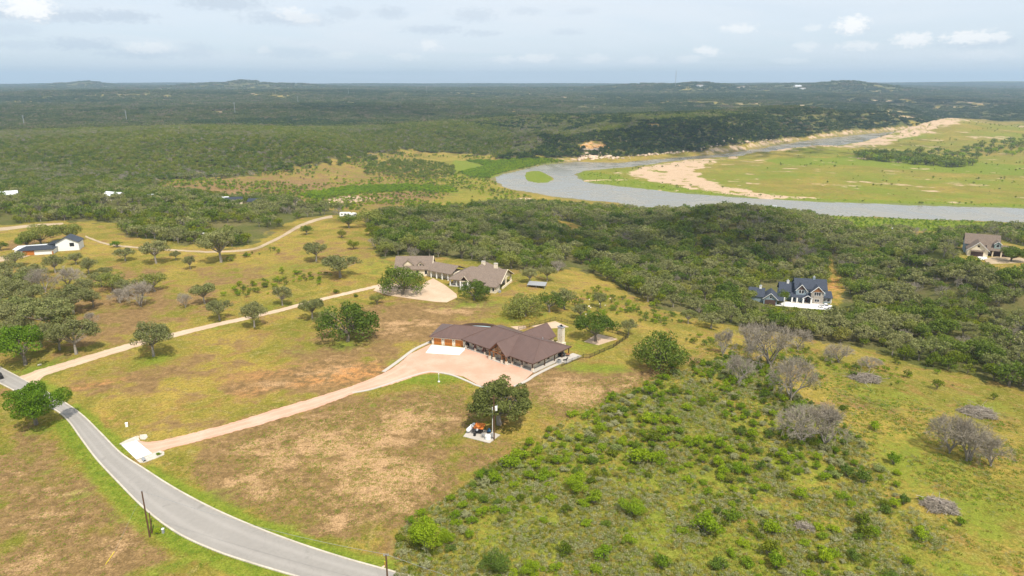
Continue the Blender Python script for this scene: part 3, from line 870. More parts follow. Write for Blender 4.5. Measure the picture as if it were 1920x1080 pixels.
def zones(x, y, z):
    az, lr = warp(x, y)
    r = np.exp(lr)
    j = (fbm(x / 9.0, y / 9.0, 41, 3) - 0.5) * 0.02 + (fbm(az * 90, lr * 90, 42, 3) - 0.5) * 0.035
    front = (y > 0)
    dry = (0.32 + spots(DRY, az, lr)) * (1 - 0.7 * np.clip(verge(x, y), 0, 1))
    lush = np.maximum(spots(LUSH, az, lr), verge(x, y))
    red = spots(RED, az, lr) * (0.35 + 1.1 * fbm(az * 160, lr * 160, 63, 3))
    sand = np.zeros_like(az); wood = np.zeros_like(az); mud = np.zeros_like(az)
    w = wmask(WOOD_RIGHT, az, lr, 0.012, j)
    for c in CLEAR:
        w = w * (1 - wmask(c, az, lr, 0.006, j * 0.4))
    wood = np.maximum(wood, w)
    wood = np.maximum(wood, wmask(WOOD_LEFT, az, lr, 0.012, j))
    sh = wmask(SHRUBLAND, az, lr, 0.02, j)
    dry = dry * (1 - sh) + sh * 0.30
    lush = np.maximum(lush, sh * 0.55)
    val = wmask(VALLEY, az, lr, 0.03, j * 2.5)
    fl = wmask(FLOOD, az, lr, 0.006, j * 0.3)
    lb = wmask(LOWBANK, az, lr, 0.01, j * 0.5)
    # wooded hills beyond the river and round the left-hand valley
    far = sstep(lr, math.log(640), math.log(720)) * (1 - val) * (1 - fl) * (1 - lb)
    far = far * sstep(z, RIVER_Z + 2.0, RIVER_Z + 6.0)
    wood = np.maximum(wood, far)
    cl = fbm(x / 260.0, y / 260.0 / 1.0, 77, 4)
    opening = sstep(cl * 0.42 + fbm(x / 45.0, y / 45.0, 78, 3) * 0.58, 0.585, 0.65) * sstep(lr, math.log(1700), math.log(2400)) * (1 - sstep(lr, math.log(5200), math.log(7000)))
    wood = wood * (1 - 0.75 * opening * (r > 1500))
    sand = np.maximum(sand, 0.8 * opening * (r > 1500) * sstep(fbm(x / 60, y / 60, 5, 3), .45, .6))
    tanf = val * sstep(-0.115 - az, -0.04, 0.06)
    lush = np.maximum(lush, val * 0.5 * (1 - tanf)); dry = dry * (1 - 0.4 * val) + tanf * 0.36
    lush = np.maximum(lush, fl * (0.20 + 0.66 * fbm(x / 90, y / 60, 83, 3))); dry = np.maximum(dry * (1 - fl), fl * 0.45)
    lush = np.maximum(lush, lb * 0.95)
    for poly, amt, jj in ((SANDW, 1.0, 0.8), (SANDF, 1.0, 0.35)):
        sand = np.maximum(sand, amt * wmask(poly, az, lr, 0.014, j * jj))
    for poly in SANDB:
        sand = np.maximum(sand, 0.8 * wmask(poly, az, lr, 0.006, j * 0.3))
    for poly, amt in ((MEADOWG, 0.9), (LOWER, 1.1), (VLUSH, .9), (VLUSH2, .85)):
        k = wmask(poly, az, lr, 0.006, j * 0.25)
        lush = np.maximum(lush, amt * k); dry = dry * (1 - 0.8 * k)
    isl = wmask(ISLAND_W, az, lr, 0.004)
    lush = np.maximum(lush, isl * 1.2)
    brk = sstep(fbm(az * 120, lr * 200, 93, 4), .42, .56)
    far_sand = sstep(lr, math.log(1250), math.log(1500))
    sand = sand * (1 - far_sand * brk * 0.5 * fl)
    sand = sand * (1 - (1 - far_sand) * sstep(fbm(az * 60, lr * 90, 94, 4), .55, .68) * 0.6 * fl)
    # streaks of bare sand across the flood meadow
    st = fl * sstep(fbm(az * 26, lr * 120, 91, 4), 0.60, 0.74) * 0.55
    sand = np.maximum(sand, st)
    sdr = poly_sd(RIVER_W, az, lr) * r
    wet = (1 - sstep(np.abs(sdr), 1.0, 7.0)) * (r > 500)
    mud = np.maximum(mud, wet * 0.6 * (sand < 0.5))
    # rocky foot of the far bank
    foot = (1 - sstep(np.abs(sdr - 8), 5, 14)) * (az > 0.06) * (r > 1050) * sstep(z, -40, -38) * (1 - fl)
    sand = np.maximum(sand, foot * 0.55); wood = wood * (1 - 0.8 * foot)
    redk = sstep(red, .25, .6)
    wood = wood * (1 - np.clip(redk, 0, 1) * (r > 300))
    sand = np.maximum(sand, np.clip(redk, 0, 1) * (0.22 + 0.28 * (r > 900)) * (r > 300))
    return np.stack([dry, lush, sand, np.ones_like(az)], 1), np.stack([wood, mud, np.clip(red, 0, 1), np.ones_like(az)], 1)


def build_ground():
    fine = np.linspace(-0.86, 0.86, 660)
    rest = np.linspace(0.86, 2 * math.pi - 0.86, 60)[1:-1]
    ang = np.concatenate([fine, rest])
    r1 = np.array([2, 12, 30, 50, 68.0])
    r2 = np.exp(np.linspace(math.log(80), math.log(400), 230))
    r3 = np.exp(np.linspace(math.log(400), math.log(3000), 190))[1:]
    r4 = np.exp(np.linspace(math.log(3000), math.log(15800), 90))[1:]
    rr = np.concatenate([r1, r2, r3, r4])
    A, Rr = np.meshgrid(ang, rr)
    X = Rr * np.sin(A); Y = Rr * np.cos(A)
    Z = height(X, Y)
    na, nr = len(ang), len(rr)
    v = np.stack([X.ravel(), Y.ravel(), Z.ravel()], 1)
    i = np.arange(na); k = np.arange(nr - 1)
    I, K = np.meshgrid(i, k)
    I2 = (I + 1) % na
    f = np.stack([K * na + I, (K + 1) * na + I, (K + 1) * na + I2, K * na + I2], -1).reshape(-1, 4)[:, ::-1]
    me = np_mesh('ground', v, f)
    o = link('ground', me, M['ground'])
    o['kind'] = 'structure'
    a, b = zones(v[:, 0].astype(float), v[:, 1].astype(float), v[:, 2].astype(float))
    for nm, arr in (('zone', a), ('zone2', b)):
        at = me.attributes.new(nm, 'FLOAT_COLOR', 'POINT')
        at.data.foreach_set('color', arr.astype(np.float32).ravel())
    me.polygons.foreach_set('use_smooth', np.ones(len(f), bool))
    return o


build_ground()

# water sheet
_rv = [ray_plane(a, b, RIVER_Z) for a, b in RIVER_PX]
_x0 = min(p[0] for p in _rv) - 60; _x1 = max(p[0] for p in _rv) + 40
_y0 = min(p[1] for p in _rv) - 40; _y1 = max(p[1] for p in _rv) + 60


def grow(poly, d):
    """push the water's edge a little under the banks"""
    n = len(poly); o = []
    for i in range(n):
        a = Vector(poly[i - 1]); b = Vector(poly[i]); c = Vector(poly[(i + 1) % n])
        t = ((b - a).normalized() + (c - b).normalized())
        t = t.normalized() if t.length > 1e-6 else (c - b).normalized()
        o.append((b.x + t.y * d, b.y - t.x * d))
    return o


_area = sum(_rv[i - 1][0] * _rv[i][1] - _rv[i][0] * _rv[i - 1][1] for i in range(len(_rv)))
_g = grow(_rv, 9.0 if _area > 0 else -9.0)
_rm = bpy.data.meshes.new('river')
_rm.from_pydata([(p[0], p[1], RIVER_Z) for p in (_g if _area > 0 else _g[::-1])], [], [tuple(range(len(_g)))])
_ro = link('river', _rm, M['river']); _ro['kind'] = 'structure'


# ------------------------------------------------------------------ roads, drives and hard standings, laid over the ground
def resample(pts, n):
    p = np.array(pts, float)
    # smooth the polyline a little (Catmull-Rom)
    q = []
    for i in range(len(p) - 1):
        a = p[max(i - 1, 0)]; b = p[i]; c = p[i + 1]; d = p[min(i + 2, len(p) - 1)]
        for t in np.linspace(0, 1, 12, endpoint=False):
            q.append(0.5 * ((2 * b) + (-a + c) * t + (2 * a - 5 * b + 4 * c - d) * t * t + (-a + 3 * b - 3 * c + d) * t ** 3))
    q.append(p[-1]); q = np.array(q)
    s = np.concatenate([[0], np.cumsum(np.hypot(*(q[1:] - q[:-1]).T))])
    t = np.linspace(0, s[-1], n)
    return np.stack([np.interp(t, s, q[:, 0]), np.interp(t, s, q[:, 1])], 1)


def ribbon(name, left, right, n, m, lift, mat, parent=None, thick=0.25, kind='structure', rag=0.0):
    A = resample(left, n); B = resample(right, n)
    if rag:
        D = B - A; W_ = np.linalg.norm(D, axis=1)[:, None]; D = D / W_
        s_ = np.arange(n) * 1.3
        A = A + D * ((fbm(s_ * .5, s_ * 0 + 3, 7, 3) - .5)[:, None] * 2 * rag); B = B + D * ((fbm(s_ * .5, s_ * 0 + 9, 8, 3) - .5)[:, None] * 2 * rag)
    t = np.linspace(0, 1, m)
    G = A[:, None, :] * (1 - t)[None, :, None] + B[:, None, :] * t[None, :, None]
    Z = height(G[..., 0], G[..., 1]) + lift
    v = np.concatenate([G, Z[..., None]], -1).reshape(-1, 3)
    K, I = np.meshgrid(np.arange(n - 1), np.arange(m - 1), indexing='ij')
    f = np.stack([K * m + I, K * m + I + 1, (K + 1) * m + I + 1, (K + 1) * m + I], -1).reshape(-1, 4)
    # skirt
    b0 = len(v)
    edge = [(k * m) for k in range(n)] + [(n - 1) * m + i for i in range(1, m)] + [(k * m + m - 1) for k in range(n - 2, -1, -1)] + [i for i in range(m - 2, 0, -1)]
    sk = v[edge].copy(); sk[:, 2] -= thick
    e = np.array(edge); ne = len(e); r_ = np.arange(ne)
    fs = np.stack([e[r_], b0 + r_, b0 + (r_ + 1) % ne, e[(r_ + 1) % ne]], -1)
    v = np.concatenate([v, sk]); f = np.concatenate([f, fs])
    me = np_mesh(name, v, f, True)
    at = me.attributes.new('across', 'FLOAT', 'POINT')
    at.data.foreach_set('value', np.concatenate([np.tile(t, n), np.full(ne, 0.5)]).astype(np.float32))
    o = link(name, me, mat, parent)
    if kind and parent is None:
        o['kind'] = kind
    return o


def XY(pxs):
    return [(p.x, p.y) for p in (P(a, b) for a, b in pxs)]


def offset_line(pts, d):
    p = np.array(pts, float)
    t = np.gradient(p, axis=0); t /= np.linalg.norm(t, axis=1)[:, None] + 1e-9
    return [(a[0] - b[1] * d, a[1] + b[0] * d) for a, b in zip(p, t)]


RD_R = XY([(-60, 655), (0, 688), (60, 720), (115, 750), (155, 778), (190, 812), (228, 850), (270, 878), (330, 916), (400, 953), (480, 988), (560, 1018), (640, 1044), (700, 1061), (770, 1080)])
RD_L = XY([(-60, 690), (0, 720), (50, 745), (100, 768), (127, 790), (150, 822), (180, 862), (220, 905), (270, 955), (330, 1000), (400, 1033), (470, 1057), (540, 1078)])
_d = np.array(RD_R[-1]) - np.array(RD_R[-2]); _d /= np.linalg.norm(_d)
RD_R += [tuple(np.array(RD_R[-1]) + _d * k) for k in (12, 30, 60)]
_d2 = np.array(RD_L[-1]) - np.array(RD_L[-2]); _d2 /= np.linalg.norm(_d2)
RD_L += [tuple(np.array(RD_L[-1]) + (_d * .6 + _d2 * .4) * k) for k in (14, 32, 66)]
_d3 = np.array(RD_R[0]) - np.array(RD_R[1]); _d3 /= np.linalg.norm(_d3)
RD_R = [tuple(np.array(RD_R[0]) + _d3 * 60)] + RD_R
RD_L = [tuple(np.array(RD_L[0]) + _d3 * 60)] + RD_L
road = ribbon('road', RD_L, RD_R, 170, 9, 0.10, M['asphalt'])
_rl = resample(RD_L, 150); _rr2 = resample(RD_R, 150)
for nm, line, sgn in (('kerb', _rl, 1), ('kerb', _rr2, -1)):
    inner = offset_line(line, -0.02 * sgn)
    outer = offset_line(line, 0.34 * sgn)
    if sgn < 0:
        # the kerb is dropped where the two drives meet the road
        ribbon('kerb', inner, outer, 150, 2, 0.20, M['kerb'], road)
    else:
        ribbon('kerb', outer, inner, 150, 2, 0.20, M['kerb'], road)

# the pink gravel drive, its turning yard and concrete edging
ribbon('gravel_drive', XY([(257, 826), (285, 829), (330, 820), (420, 797), (520, 767), (600, 743), (660, 724), (720, 700), (748, 682), (772, 662)]),
       XY([(286, 851.5), (303, 846), (330, 838), (420, 815), (520, 787), (600, 762), (668, 737), (730, 722), (775, 707), (808, 698)]), 160, 4, 0.11, M['pink'], rag=.45)


def sheet(name, pxs, lift, mat, parent=None, thick=0.3, z=None, world=False, kind='structure'):
    pts = pxs if world else XY(pxs)
    mb = MB()
    zz = [(hz(a, b) if z is None else z) + lift for a, b in pts]
    mb.slab([(a, b, c) for (a, b), c in zip(pts, zz)], thick)
    o = mb.build(name, mat, parent)
    if kind and parent is None:
        o['kind'] = kind
    return o


sheet('gravel_yard', [(770, 664), (806, 646.5), (872, 654), (1000, 698), (985, 712), (968, 722), (940, 729), (897, 722), (868, 706), (840, 701), (806, 699), (760, 690)], 0.125, M['pink'])
_el = XY([(722, 698), (750, 678), (778, 657), (800, 646), (809, 642)])
ribbon('concrete_edging', offset_line(_el, 1.2), _el, 40, 2, 0.15, M['slab'])
_el = XY([(660, 736), (700, 728), (760, 708), (800, 697), (822, 697.5), (850, 703), (880, 715), (897, 722.5), (925, 729)])
ribbon('concrete_edging', _el, offset_line(_el, -0.8), 50, 2, 0.16, M['slab'])
_el = XY([(962, 724), (985, 713), (1002, 702), (1040, 683.5), (1062, 676)])
ribbon('concrete_edging', _el, offset_line(_el, -1.1), 30, 2, 0.15, M['slab'])
sheet('concrete_apron', [(809.5, 646.8), (872.5, 653.2), (871, 657), (861, 666.5), (798, 662.5)], 0.17, M['concrete'])
sheet('concrete_apron', [(228, 835.5), (256, 826.5), (285, 851), (256, 862.5)], 0.19, M['concrete'])
for q in ([(224, 833), (237, 826), (258, 817.5), (262, 826), (229, 835)], [(257, 864), (285, 852), (300, 846), (308, 848), (308, 853), (292, 860), (270, 868), (262, 868)], [(262, 816), (275, 815), (277, 820), (272, 825), (263, 824)]):
    sheet('stone_riprap', q, 0.16, M['pebble'])
# the neighbour's long drive and yard
ribbon('gravel_drive', XY([(36, 707), (60, 698), (80, 691.5), (180, 662), (290, 632), (400, 607), (500, 585), (600, 560), (680, 541), (712, 533)]),
       XY([(68, 724), (80, 708), (100, 699), (190, 671), (296, 640), (404, 613), (504, 590), (604, 564), (684, 545), (716, 537)]), 220, 4, 0.11, M['tan'], rag=.5)
sheet('gravel_yard', [(712, 533), (735, 532), (756, 536), (790, 536), (800, 528), (812, 522), (836, 536), (856, 552), (857, 558), (838, 567), (815, 566), (770, 560), (728, 554), (700, 545)], 0.125, M['tan'])
# tracks further off
ribbon('dirt_track', XY([(160, 442), (200, 456), (260, 463), (330, 468), (400, 471), (470, 466), (500, 455), (530, 440), (560, 422), (590, 411), (622, 404)]),
       XY([(160, 445), (200, 459), (260, 466), (330, 471), (400, 474), (474, 469), (504, 458), (534, 443), (566, 425), (596, 414), (624, 408)]), 160, 4, 0.15, M['track'], rag=.9)
ribbon('dirt_track', XY([(-20, 484), (20, 479), (50, 471), (60, 466)]), XY([(-20, 493), (20, 488), (55, 480), (66, 473)]), 20, 3, 0.14, M['track'])
ribbon('dirt_track', XY([(-60, 430), (0, 427), (60, 421), (118, 418)]), XY([(-60, 436), (0, 433), (60, 426), (120, 421)]), 30, 3, 0.14, M['track'])
sheet('concrete_apron', [(1454, 573), (1472, 566), (1516, 568.5), (1534, 569), (1562, 574), (1560, 582), (1530, 580), (1488, 576)], 0.2, M['concrete'])
sheet('gravel_yard', [(1845, 485), (1870, 481), (1920, 484), (2050, 490), (2050, 505), (1920, 506), (1880, 500), (1850, 494)], 0.14, M['track'])
sheet('concrete_apron', [(1832, 482), (1848, 480), (1852, 486), (1838, 488)], 0.2, M['concrete'])

# ------------------------------------------------------------------ buildings
def window(parent, M_, x0, x1, z0, z1, y, frame='trim', out=-1, bars=0):
    """frame and pane set in a wall that faces -y (out=-1) in the frame M_"""
    w = 0.09
    mb = MB(M_)
    d = 0.06 * out
    ya, yb = sorted((y + d, y - 0.02 * out))
    mb.box(x0 - w, x0, ya, yb, z0 - w, z1 + w).box(x1, x1 + w, ya, yb, z0 - w, z1 + w)
    mb.box(x0, x1, ya, yb, z1, z1 + w).box(x0, x1, ya, yb, z0 - w, z0)
    for b in range(bars):
        c = x0 + (x1 - x0) * (b + 1) / (bars + 1)
        mb.box(c - 0.05, c + 0.05, ya, yb, z0, z1)
    f = mb.build('window', M[frame], parent)
    ya, yb = sorted((y + 0.02 * out, y - 0.015 * out))
    MB(M_).box(x0, x1, ya, yb, z0, z1).build('pane', M['glass'], f)
    return f


def gable_roof(mb, x0, x1, y0, y1, ze, zr, ov=0.5, t=0.22, axis='x', hip0=0.0, hip1=0.0):
    """two slopes with ridge along axis; hip0/hip1 pull the ridge ends in"""
    X0, X1, Y0, Y1 = x0 - ov, x1 + ov, y0 - ov, y1 + ov
    if axis == 'x':
        ym = (y0 + y1) / 2
        a = (X0 + (hip0 + ov if hip0 else 0), ym, zr); b = (X1 - (hip1 + ov if hip1 else 0), ym, zr)
        mb.slab([(X0, Y0, ze), (X1, Y0, ze), b, a], t)
        mb.slab([(X1, Y1, ze), (X0, Y1, ze), a, b], t)
        if hip0:
            mb.slab([(X0, Y1, ze), (X0, Y0, ze), a], t)
        if hip1:
            mb.slab([(X1, Y0, ze), (X1, Y1, ze), b], t)
    else:
        xm = (x0 + x1) / 2
        a = (xm, Y0 + (hip0 + ov if hip0 else 0), zr); b = (xm, Y1 - (hip1 + ov if hip1 else 0), zr)
        mb.slab([(X0, Y1, ze), (X0, Y0, ze), a, b], t)
        mb.slab([(X1, Y0, ze), (X1, Y1, ze), b, a], t)
        if hip0:
            mb.slab([(X0, Y0, ze), (X1, Y0, ze), a], t)
        if hip1:
            mb.slab([(X1, Y1, ze), (X0, Y1, ze), b], t)
    return mb


def gable_wall(mb, p0, p1, ze, zr, t=0.2):
    """triangle of wall between two eaves points, facing either way"""
    a = Vector((*p0, ze)); b = Vector((*p1, ze)); c = (a + b) / 2; c.z = zr
    d = (b - a).normalized(); n = Vector((d.y, -d.x, 0)) * t / 2
    vs = [a + n, b + n, c + n, a - n, b - n, c - n]
    return mb.add(vs, [(0, 1, 2), (5, 4, 3), (0, 3, 4, 1), (1, 4, 5, 2), (2, 5, 3, 0)])


def stone_house():
    """the long stone house with the brown metal roof; local x runs along the front, y runs to the back"""
    rz = math.atan2(-0.671, 0.742)
    H = empty('stone_house', (6.3, 193.5, 0), rz, 'long cream stone ranch house with brown metal roof and three garage doors', 'house')
    I = None
    # --- slabs
    MB().prism([(-30.2, -.1), (-17.6, -.1), (-17.4, -1.7), (-9.2, -1.7), (-9.0, -.1), (.6, -.1), (.6, 12.2), (3.5, 12.2), (3.5, 20.5), (-.05, 20.5), (-.05, 18.5), (-30.2, 18.5)], 0.0, 0.28).build('porch_slab', M['slab'], H)
    # --- walls
    MB().box(-29.6, -1.6, 1.9, 18.0, 0.2, 3.05).build('wall', M['limewhite'], H)
    MB().box(-17.0, -9.8, 18.0, 22.6, 0.0, 3.05).build('wall', M['limestone'], H)
    mb = MB(); gable_wall(mb, (-17.1, 1.36), (-9.7, 1.36), 3.0, 6.35, 0.3)
    mb.box(-17.1, -9.7, 1.2, 2.75, 0.25, 3.0)
    mb.build('entry_wall', M['limestone'], H)
    gable_wall(MB(), (-17.1, 22.7), (-9.7, 22.7), 3.0, 6.4, 0.3).build('gable_wall', M['limestone'], H)
    # --- roofs (front slope from y=-0.4 to the ridge at y=9.2)
    ze, zr, yr = 3.12, 6.85, 9.2
    e0, e1 = -0.45, 18.9
    xl, xr = -31.0, 0.45
    roof = MB()
    hl, hr = -24.6, -4.6
    roof.slab([(xl, e0, ze), (-17.3, e0, ze), (-13.4, yr, zr), (hl, yr, zr)], 0.2)
    roof.slab([(-9.5, e0, ze), (xr, e0, ze), (hr, yr, zr), (-13.4, yr, zr)], 0.2)
    roof.slab([(xr, e1, ze), (-9.5, e1, ze), (-13.4, yr, zr), (hr, yr, zr)], 0.2)
    roof.slab([(-17.3, e1, ze), (xl, e1, ze), (hl, yr, zr), (-13.4, yr, zr)], 0.2)
    roof.slab([(xr, e0, ze), (xr, e1, ze), (hr, yr, zr)], 0.2)
    roof.slab([(xl, e1, ze), (xl, e0, ze), (hl, yr, zr)], 0.2)
    R0 = roof.build('roof', M['roofbrown'], H)
    g = MB()
    yf, yb = -1.9, 23.4
    g.slab([(-13.4, yf, zr + .02), (-13.4, yb, zr + .02), (-17.5, yb, ze - .1), (-17.5, yf, ze - .1)], 0.2)
    g.slab([(-13.4, yb, zr + .02), (-13.4, yf, zr + .02), (-9.3, yf, ze - .1), (-9.3, yb, ze - .1)], 0.2)
    g.build('gable_roof', M['roofbrown'], H)
    cap = MB()
    for a, b in (((-13.4, yf, zr + .06), (-13.4, yb, zr + .06)), ((hl, yr, zr + .04), (hr, yr, zr + .04)), ((hr, yr, zr + .04), (xr, e0, ze + .04)), ((hr, yr, zr + .04), (xr, e1, ze + .04)), ((hl, yr, zr + .04), (xl, e0, ze + .04))):
        cap.tube(a, b, 0.09, n=6)
    cap.build('ridge_cap', M['roofbrown'], R0)
    for q in ((xl, -17.5, e0 - .06, e0), (-9.3, xr, e0 - .06, e0), (xr, xr + .06, e0, e1)):
        MB().box(*q, ze - .30, ze - .02).build('gutter', M['darktimber'], R0)
    MB().tube((-7.2, 13.5, 4.9), (-7.2, 13.5, 5.9), 0.14).build('roof_vent', M['steel'], R0)
    # --- porch posts: stone pier under a timber post
    for x in (-29.4, -25.0, -20.6, -8.6, -4.6, -0.3):
        p = MB().box(x - .14, x + .14, -.14 + .35, .14 + .35, 1.15, 2.95).build('porch_post', M['darktimber'], H)
        MB().box(x - .32, x + .32, .05, .68, 0.2, 1.15).build('stone_pier', M['limewhite'], p)
    for y in (6.2, 11.2, 15.0, 18.5):
        MB().box(-.42, -.18, y - .13, y + .13, 0.25, 2.95).build('porch_post', M['darktimber'], H)
    for x in (-17.0, -15.2, -11.6, -9.8):
        p = MB().box(x - .17, x + .17, -1.45, -1.1, 1.25, 3.05).build('porch_post', M['timber'], H)
        MB().box(x - .36, x + .36, -1.62, -.9, 0.2, 1.25).build('stone_pier', M['limewhite'], p)
    # --- entry truss
    tr = MB()
    tr.box(-17.3, -9.5, -1.45, -1.15, 3.0, 3.3)
    for a, b in (((-17.0, -1.3, 3.2), (-13.4, -1.3, 6.5)), ((-9.8, -1.3, 3.2), (-13.4, -1.3, 6.5)), ((-13.4, -1.3, 3.2), (-13.4, -1.3, 6.5)), ((-13.4, -1.3, 3.8), (-15.3, -1.3, 4.75)), ((-13.4, -1.3, 3.8), (-11.5, -1.3, 4.75))):
        tr.tube(a, b, 0.15, n=4)
    tr.build('entry_truss', M['timber'], H)
    d = MB().box(-14.2, -12.6, 1.08, 1.22, 0.28, 2.6).build('front_door', M['timber'], H)
    MB().box(-14.0, -13.6, 1.04, 1.10, 1.2, 2.4).box(-13.2, -12.8, 1.04, 1.10, 1.2, 2.4).build('pane', M['glass'], d)
    W = Matrix.Identity(4)
    for x in (-27.6, -24.2, -22.4, -19.2, -16.4, -10.9, -7.9, -6.2, -4.1):
        ww = 0.35 if x not in (-7.9, -24.2) else 0.5
        window(H, W, x - ww, x + ww, 1.25, 2.1, 1.9 if not (-17.1 < x < -9.7) else 1.2, 'darktimber')
    Wr = Matrix.Translation((-1.6, 0, 0)) @ Matrix.Rotation(math.pi / 2, 4, 'Z')
    for y in (5.0, 9.6):
        window(H, Wr, y - .5, y + .5, 1.1, 2.3, 0.0, 'darktimber')
    MB().box(-1.62, -1.54, 14.6, 17.4, 0.3, 2.5).build('patio_door', M['glass'], H)
    # --- chimney behind the great room
    c = MB().box(-8.7, -6.7, 23.2, 24.6, 0.0, 6.6).box(-9.1, -6.3, 23.0, 24.8, 0, 1.2)
    C = c.build('chimney', M['limewhite'], H)
    MB().box(-8.85, -6.55, 23.05, 24.75, 6.6, 6.8).build('cap', M['acgrey'], C)
    MB().box(-8.3, -7.1, 23.5, 24.3, 6.8, 7.0).tube((-7.7, 23.9, 7.0), (-7.7, 23.9, 7.35), .3).build('flue', M['black'], C)
    # --- garage wing, swung round towards the road
    G = rotm(-30.6, 5.0, math.radians(28.8)) @ Matrix.Translation((0, 0, 0))
    # garage local: x from -12.2 to 0 (right end meets the house), front at y=0
    inv = Matrix.Rotation(rz, 4, 'Z').inverted()
    o = inv @ (Vector((-27.3, 217.2, 0)) - Vector((6.3, 193.5, 0)))
    ang = math.atan2(-0.23, 0.973) - rz
    G = rotm(o.x, o.y, ang)
    L = 11.9
    gw = MB(G)
    xs = [(0, .75), (3.5, 4.55), (7.3, 8.35), (11.1, L)]
    for a, b in xs:
        gw.box(a, b, 0, .35, 0.0, 3.0)
    for a, b in ((.75, 3.5), (4.55, 7.3), (8.35, 11.1)):
        gw.box(a, b, 0, .35, 2.35, 3.0)
    gw.box(0, .35, .35, 12.0, 0, 3.0).box(.35, L + 7, 11.7, 12.0, 0, 3.0).box(L - .35, L, .35, 6, 0, 3.0)
    gw.build('garage_wall', M['limewhite'], H)
    for a in (.75, 4.55, 8.35):
        dd = MB(G)
        for k in range(4):
            dd.box(a + .03, a + 2.72, .16 + .0, .22, .04 + k * .58, .04 + k * .58 + .55)
        dd.box(a, a + 2.75, .20, .26, 0, 2.36)
        D = dd.build('garage_door', M['doorwood'], H)
        tm = MB(G)
        for c_ in (a + .69, a + 1.375, a + 2.06):
            tm.box(c_ - .03, c_ + .03, .145, .165, 0.05, 2.32)
        tm.build('door_batten', M['timber'], D)
    gr = MB(G)
    gx0, gx1, gy0, gy1 = -.6, L + 9.0, -.75, 12.6
    gm = 6.2
    gr.slab([(gx0, gy0, ze - .06), (L + 1.6, gy0, ze - .06), (L + 9.0, gm, 5.45), (6.1, gm, 5.45)], 0.2)
    gr.slab([(gx1, gy1, ze - .06), (gx0, gy1, ze - .06), (6.1, gm, 5.45), (L + 9.0, gm, 5.45)], 0.2)
    gr.slab([(gx0, gy1, ze - .06), (gx0, gy0, ze - .06), (6.1, gm, 5.45)], 0.2)
    GR = gr.build('garage_roof', M['roofbrown'], H)
    MB(G).tube((6.1, gm, 5.49), (L + 8.9, gm, 5.49), .09, n=6).tube((6.1, gm, 5.49), (gx0, gy0, ze), .09, n=6).build('ridge_cap', M['roofbrown'], GR)
    for c_ in (.37, 4.02, 7.82, 11.5):
        MB(G).box(c_ - .1, c_ + .1, -.16, 0, 1.9, 2.25).build('wall_lantern', M['black'], H)
    return H, rz


HOUSE, HRZ = stone_house()


def hw(x, y, z=0.0):
    v = Matrix.Rotation(HRZ, 4, 'Z') @ Vector((x, y, z))
    return Vector((6.3 + v.x, 193.5 + v.y, v.z))


# porch furniture
def rocking_chair(x, y, lab, mat):
    p = hw(x, y, 0.28)
    E_ = empty('rocking_chair', p, HRZ, lab, 'chair', 'chairs on the front porch')
    MB().box(-.28, .28, -.26, .26, .40, .46).build('seat', M[mat], E_)
    mb = MB()
    for k in range(5):
        mb.box(-.27 + k * .115, -.19 + k * .115, .22, .27, .46, 1.15)
    mb.box(-.29, .29, .21, .28, 1.12, 1.2).build('backrest', M[mat], E_)
    for sx in (-.27, .27):
        for sy in (-.24, .24):
            MB().tube((sx, sy, .06), (sx, sy, .62 if sy < 0 else .44), .03, n=6).build('leg', M[mat], E_)
        MB().box(sx - .04, sx + .04, -.3, .26, .62, .66).build('armrest', M[mat], E_)
        MB().tube((sx, -.42, .06), (sx, .5, .04), .03, n=6).build('rocker', M[mat], E_)


rocking_chair(-26.6, 1.2, 'dark red slatted rocking chair on the porch beside the garages', 'red')
rocking_chair(-22.6, 1.2, 'red slatted rocking chair on the porch between two stone piers', 'red')
rocking_chair(-21.5, 1.2, 'red slatted rocking chair on the porch between two stone piers', 'red')


def urn(x, y, lab):
    p = hw(x, y, 0.28)
    E_ = empty('planter', p, HRZ, lab, 'planter', 'dark planters by the entry')
    MB().lathe((0, 0, 0), [(.2, 0), (.32, .3), (.34, .55), (.28, .6)], 12).build('pot', M['black'], E_)
    mb = MB()
    for k in range(18):
        a = R_.uniform(0, 6.28); q = R_.uniform(.1, .4)
        mb.tube((0, 0, .55), (q * math.cos(a), q * math.sin(a), R_.uniform(.7, 1.0)), .05, .01, 4)
    mb.build('foliage', M['oak'], E_)


urn(-16.1, -.9, 'dark planter between the stone piers of the entry gable')
urn(-10.7, -.9, 'dark planter between the stone piers of the entry gable')

p = hw(1.6, 11.0, 0.12)
ac = empty('air_conditioner', p, HRZ, 'grey air conditioner unit beside the stone house patio', 'air conditioner')
MB().box(-.55, .55, -.55, .55, 0.2, 1.15).build('case', M['acgrey'], ac)
MB().box(-.7, .7, -.7, .7, 0, .2).build('pad', M['slab'], ac)
mb = MB().lathe((0, 0, 1.15), [(.45, 0), (.45, .05), (.12, .05), (.12, .09)], 14); mb.build('fan_grille', M['black'], ac)
p = hw(-.6, 15.6, 0.28)
gl = empty('barbecue_grill', p, HRZ + 1.2, 'black covered barbecue grill under the corner of the porch roof', 'grill')
MB().box(-.75, .75, -.35, .35, .1, .85).build('cabinet', M['black'], gl)
MB().lathe((-.6, 0, .9), [(.1, 0), (.42, .06), (.45, .6), (.42, 1.14), (.1, 1.2)], 10, 'x').build('hood', M['black'], gl)
MB().tube((-.5, -.48, 1.0), (.5, -.48, 1.0), .03).build('handle', M['steel'], gl)
p = hw(.4, 17.2, 0.28)
tb = empty('patio_table', p, HRZ, 'brown patio table on the pale slab behind the grill', 'table')
MB().lathe((0, 0, .7), [(.75, 0), (.75, .06)], 16).build('tabletop', M['timber'], tb)
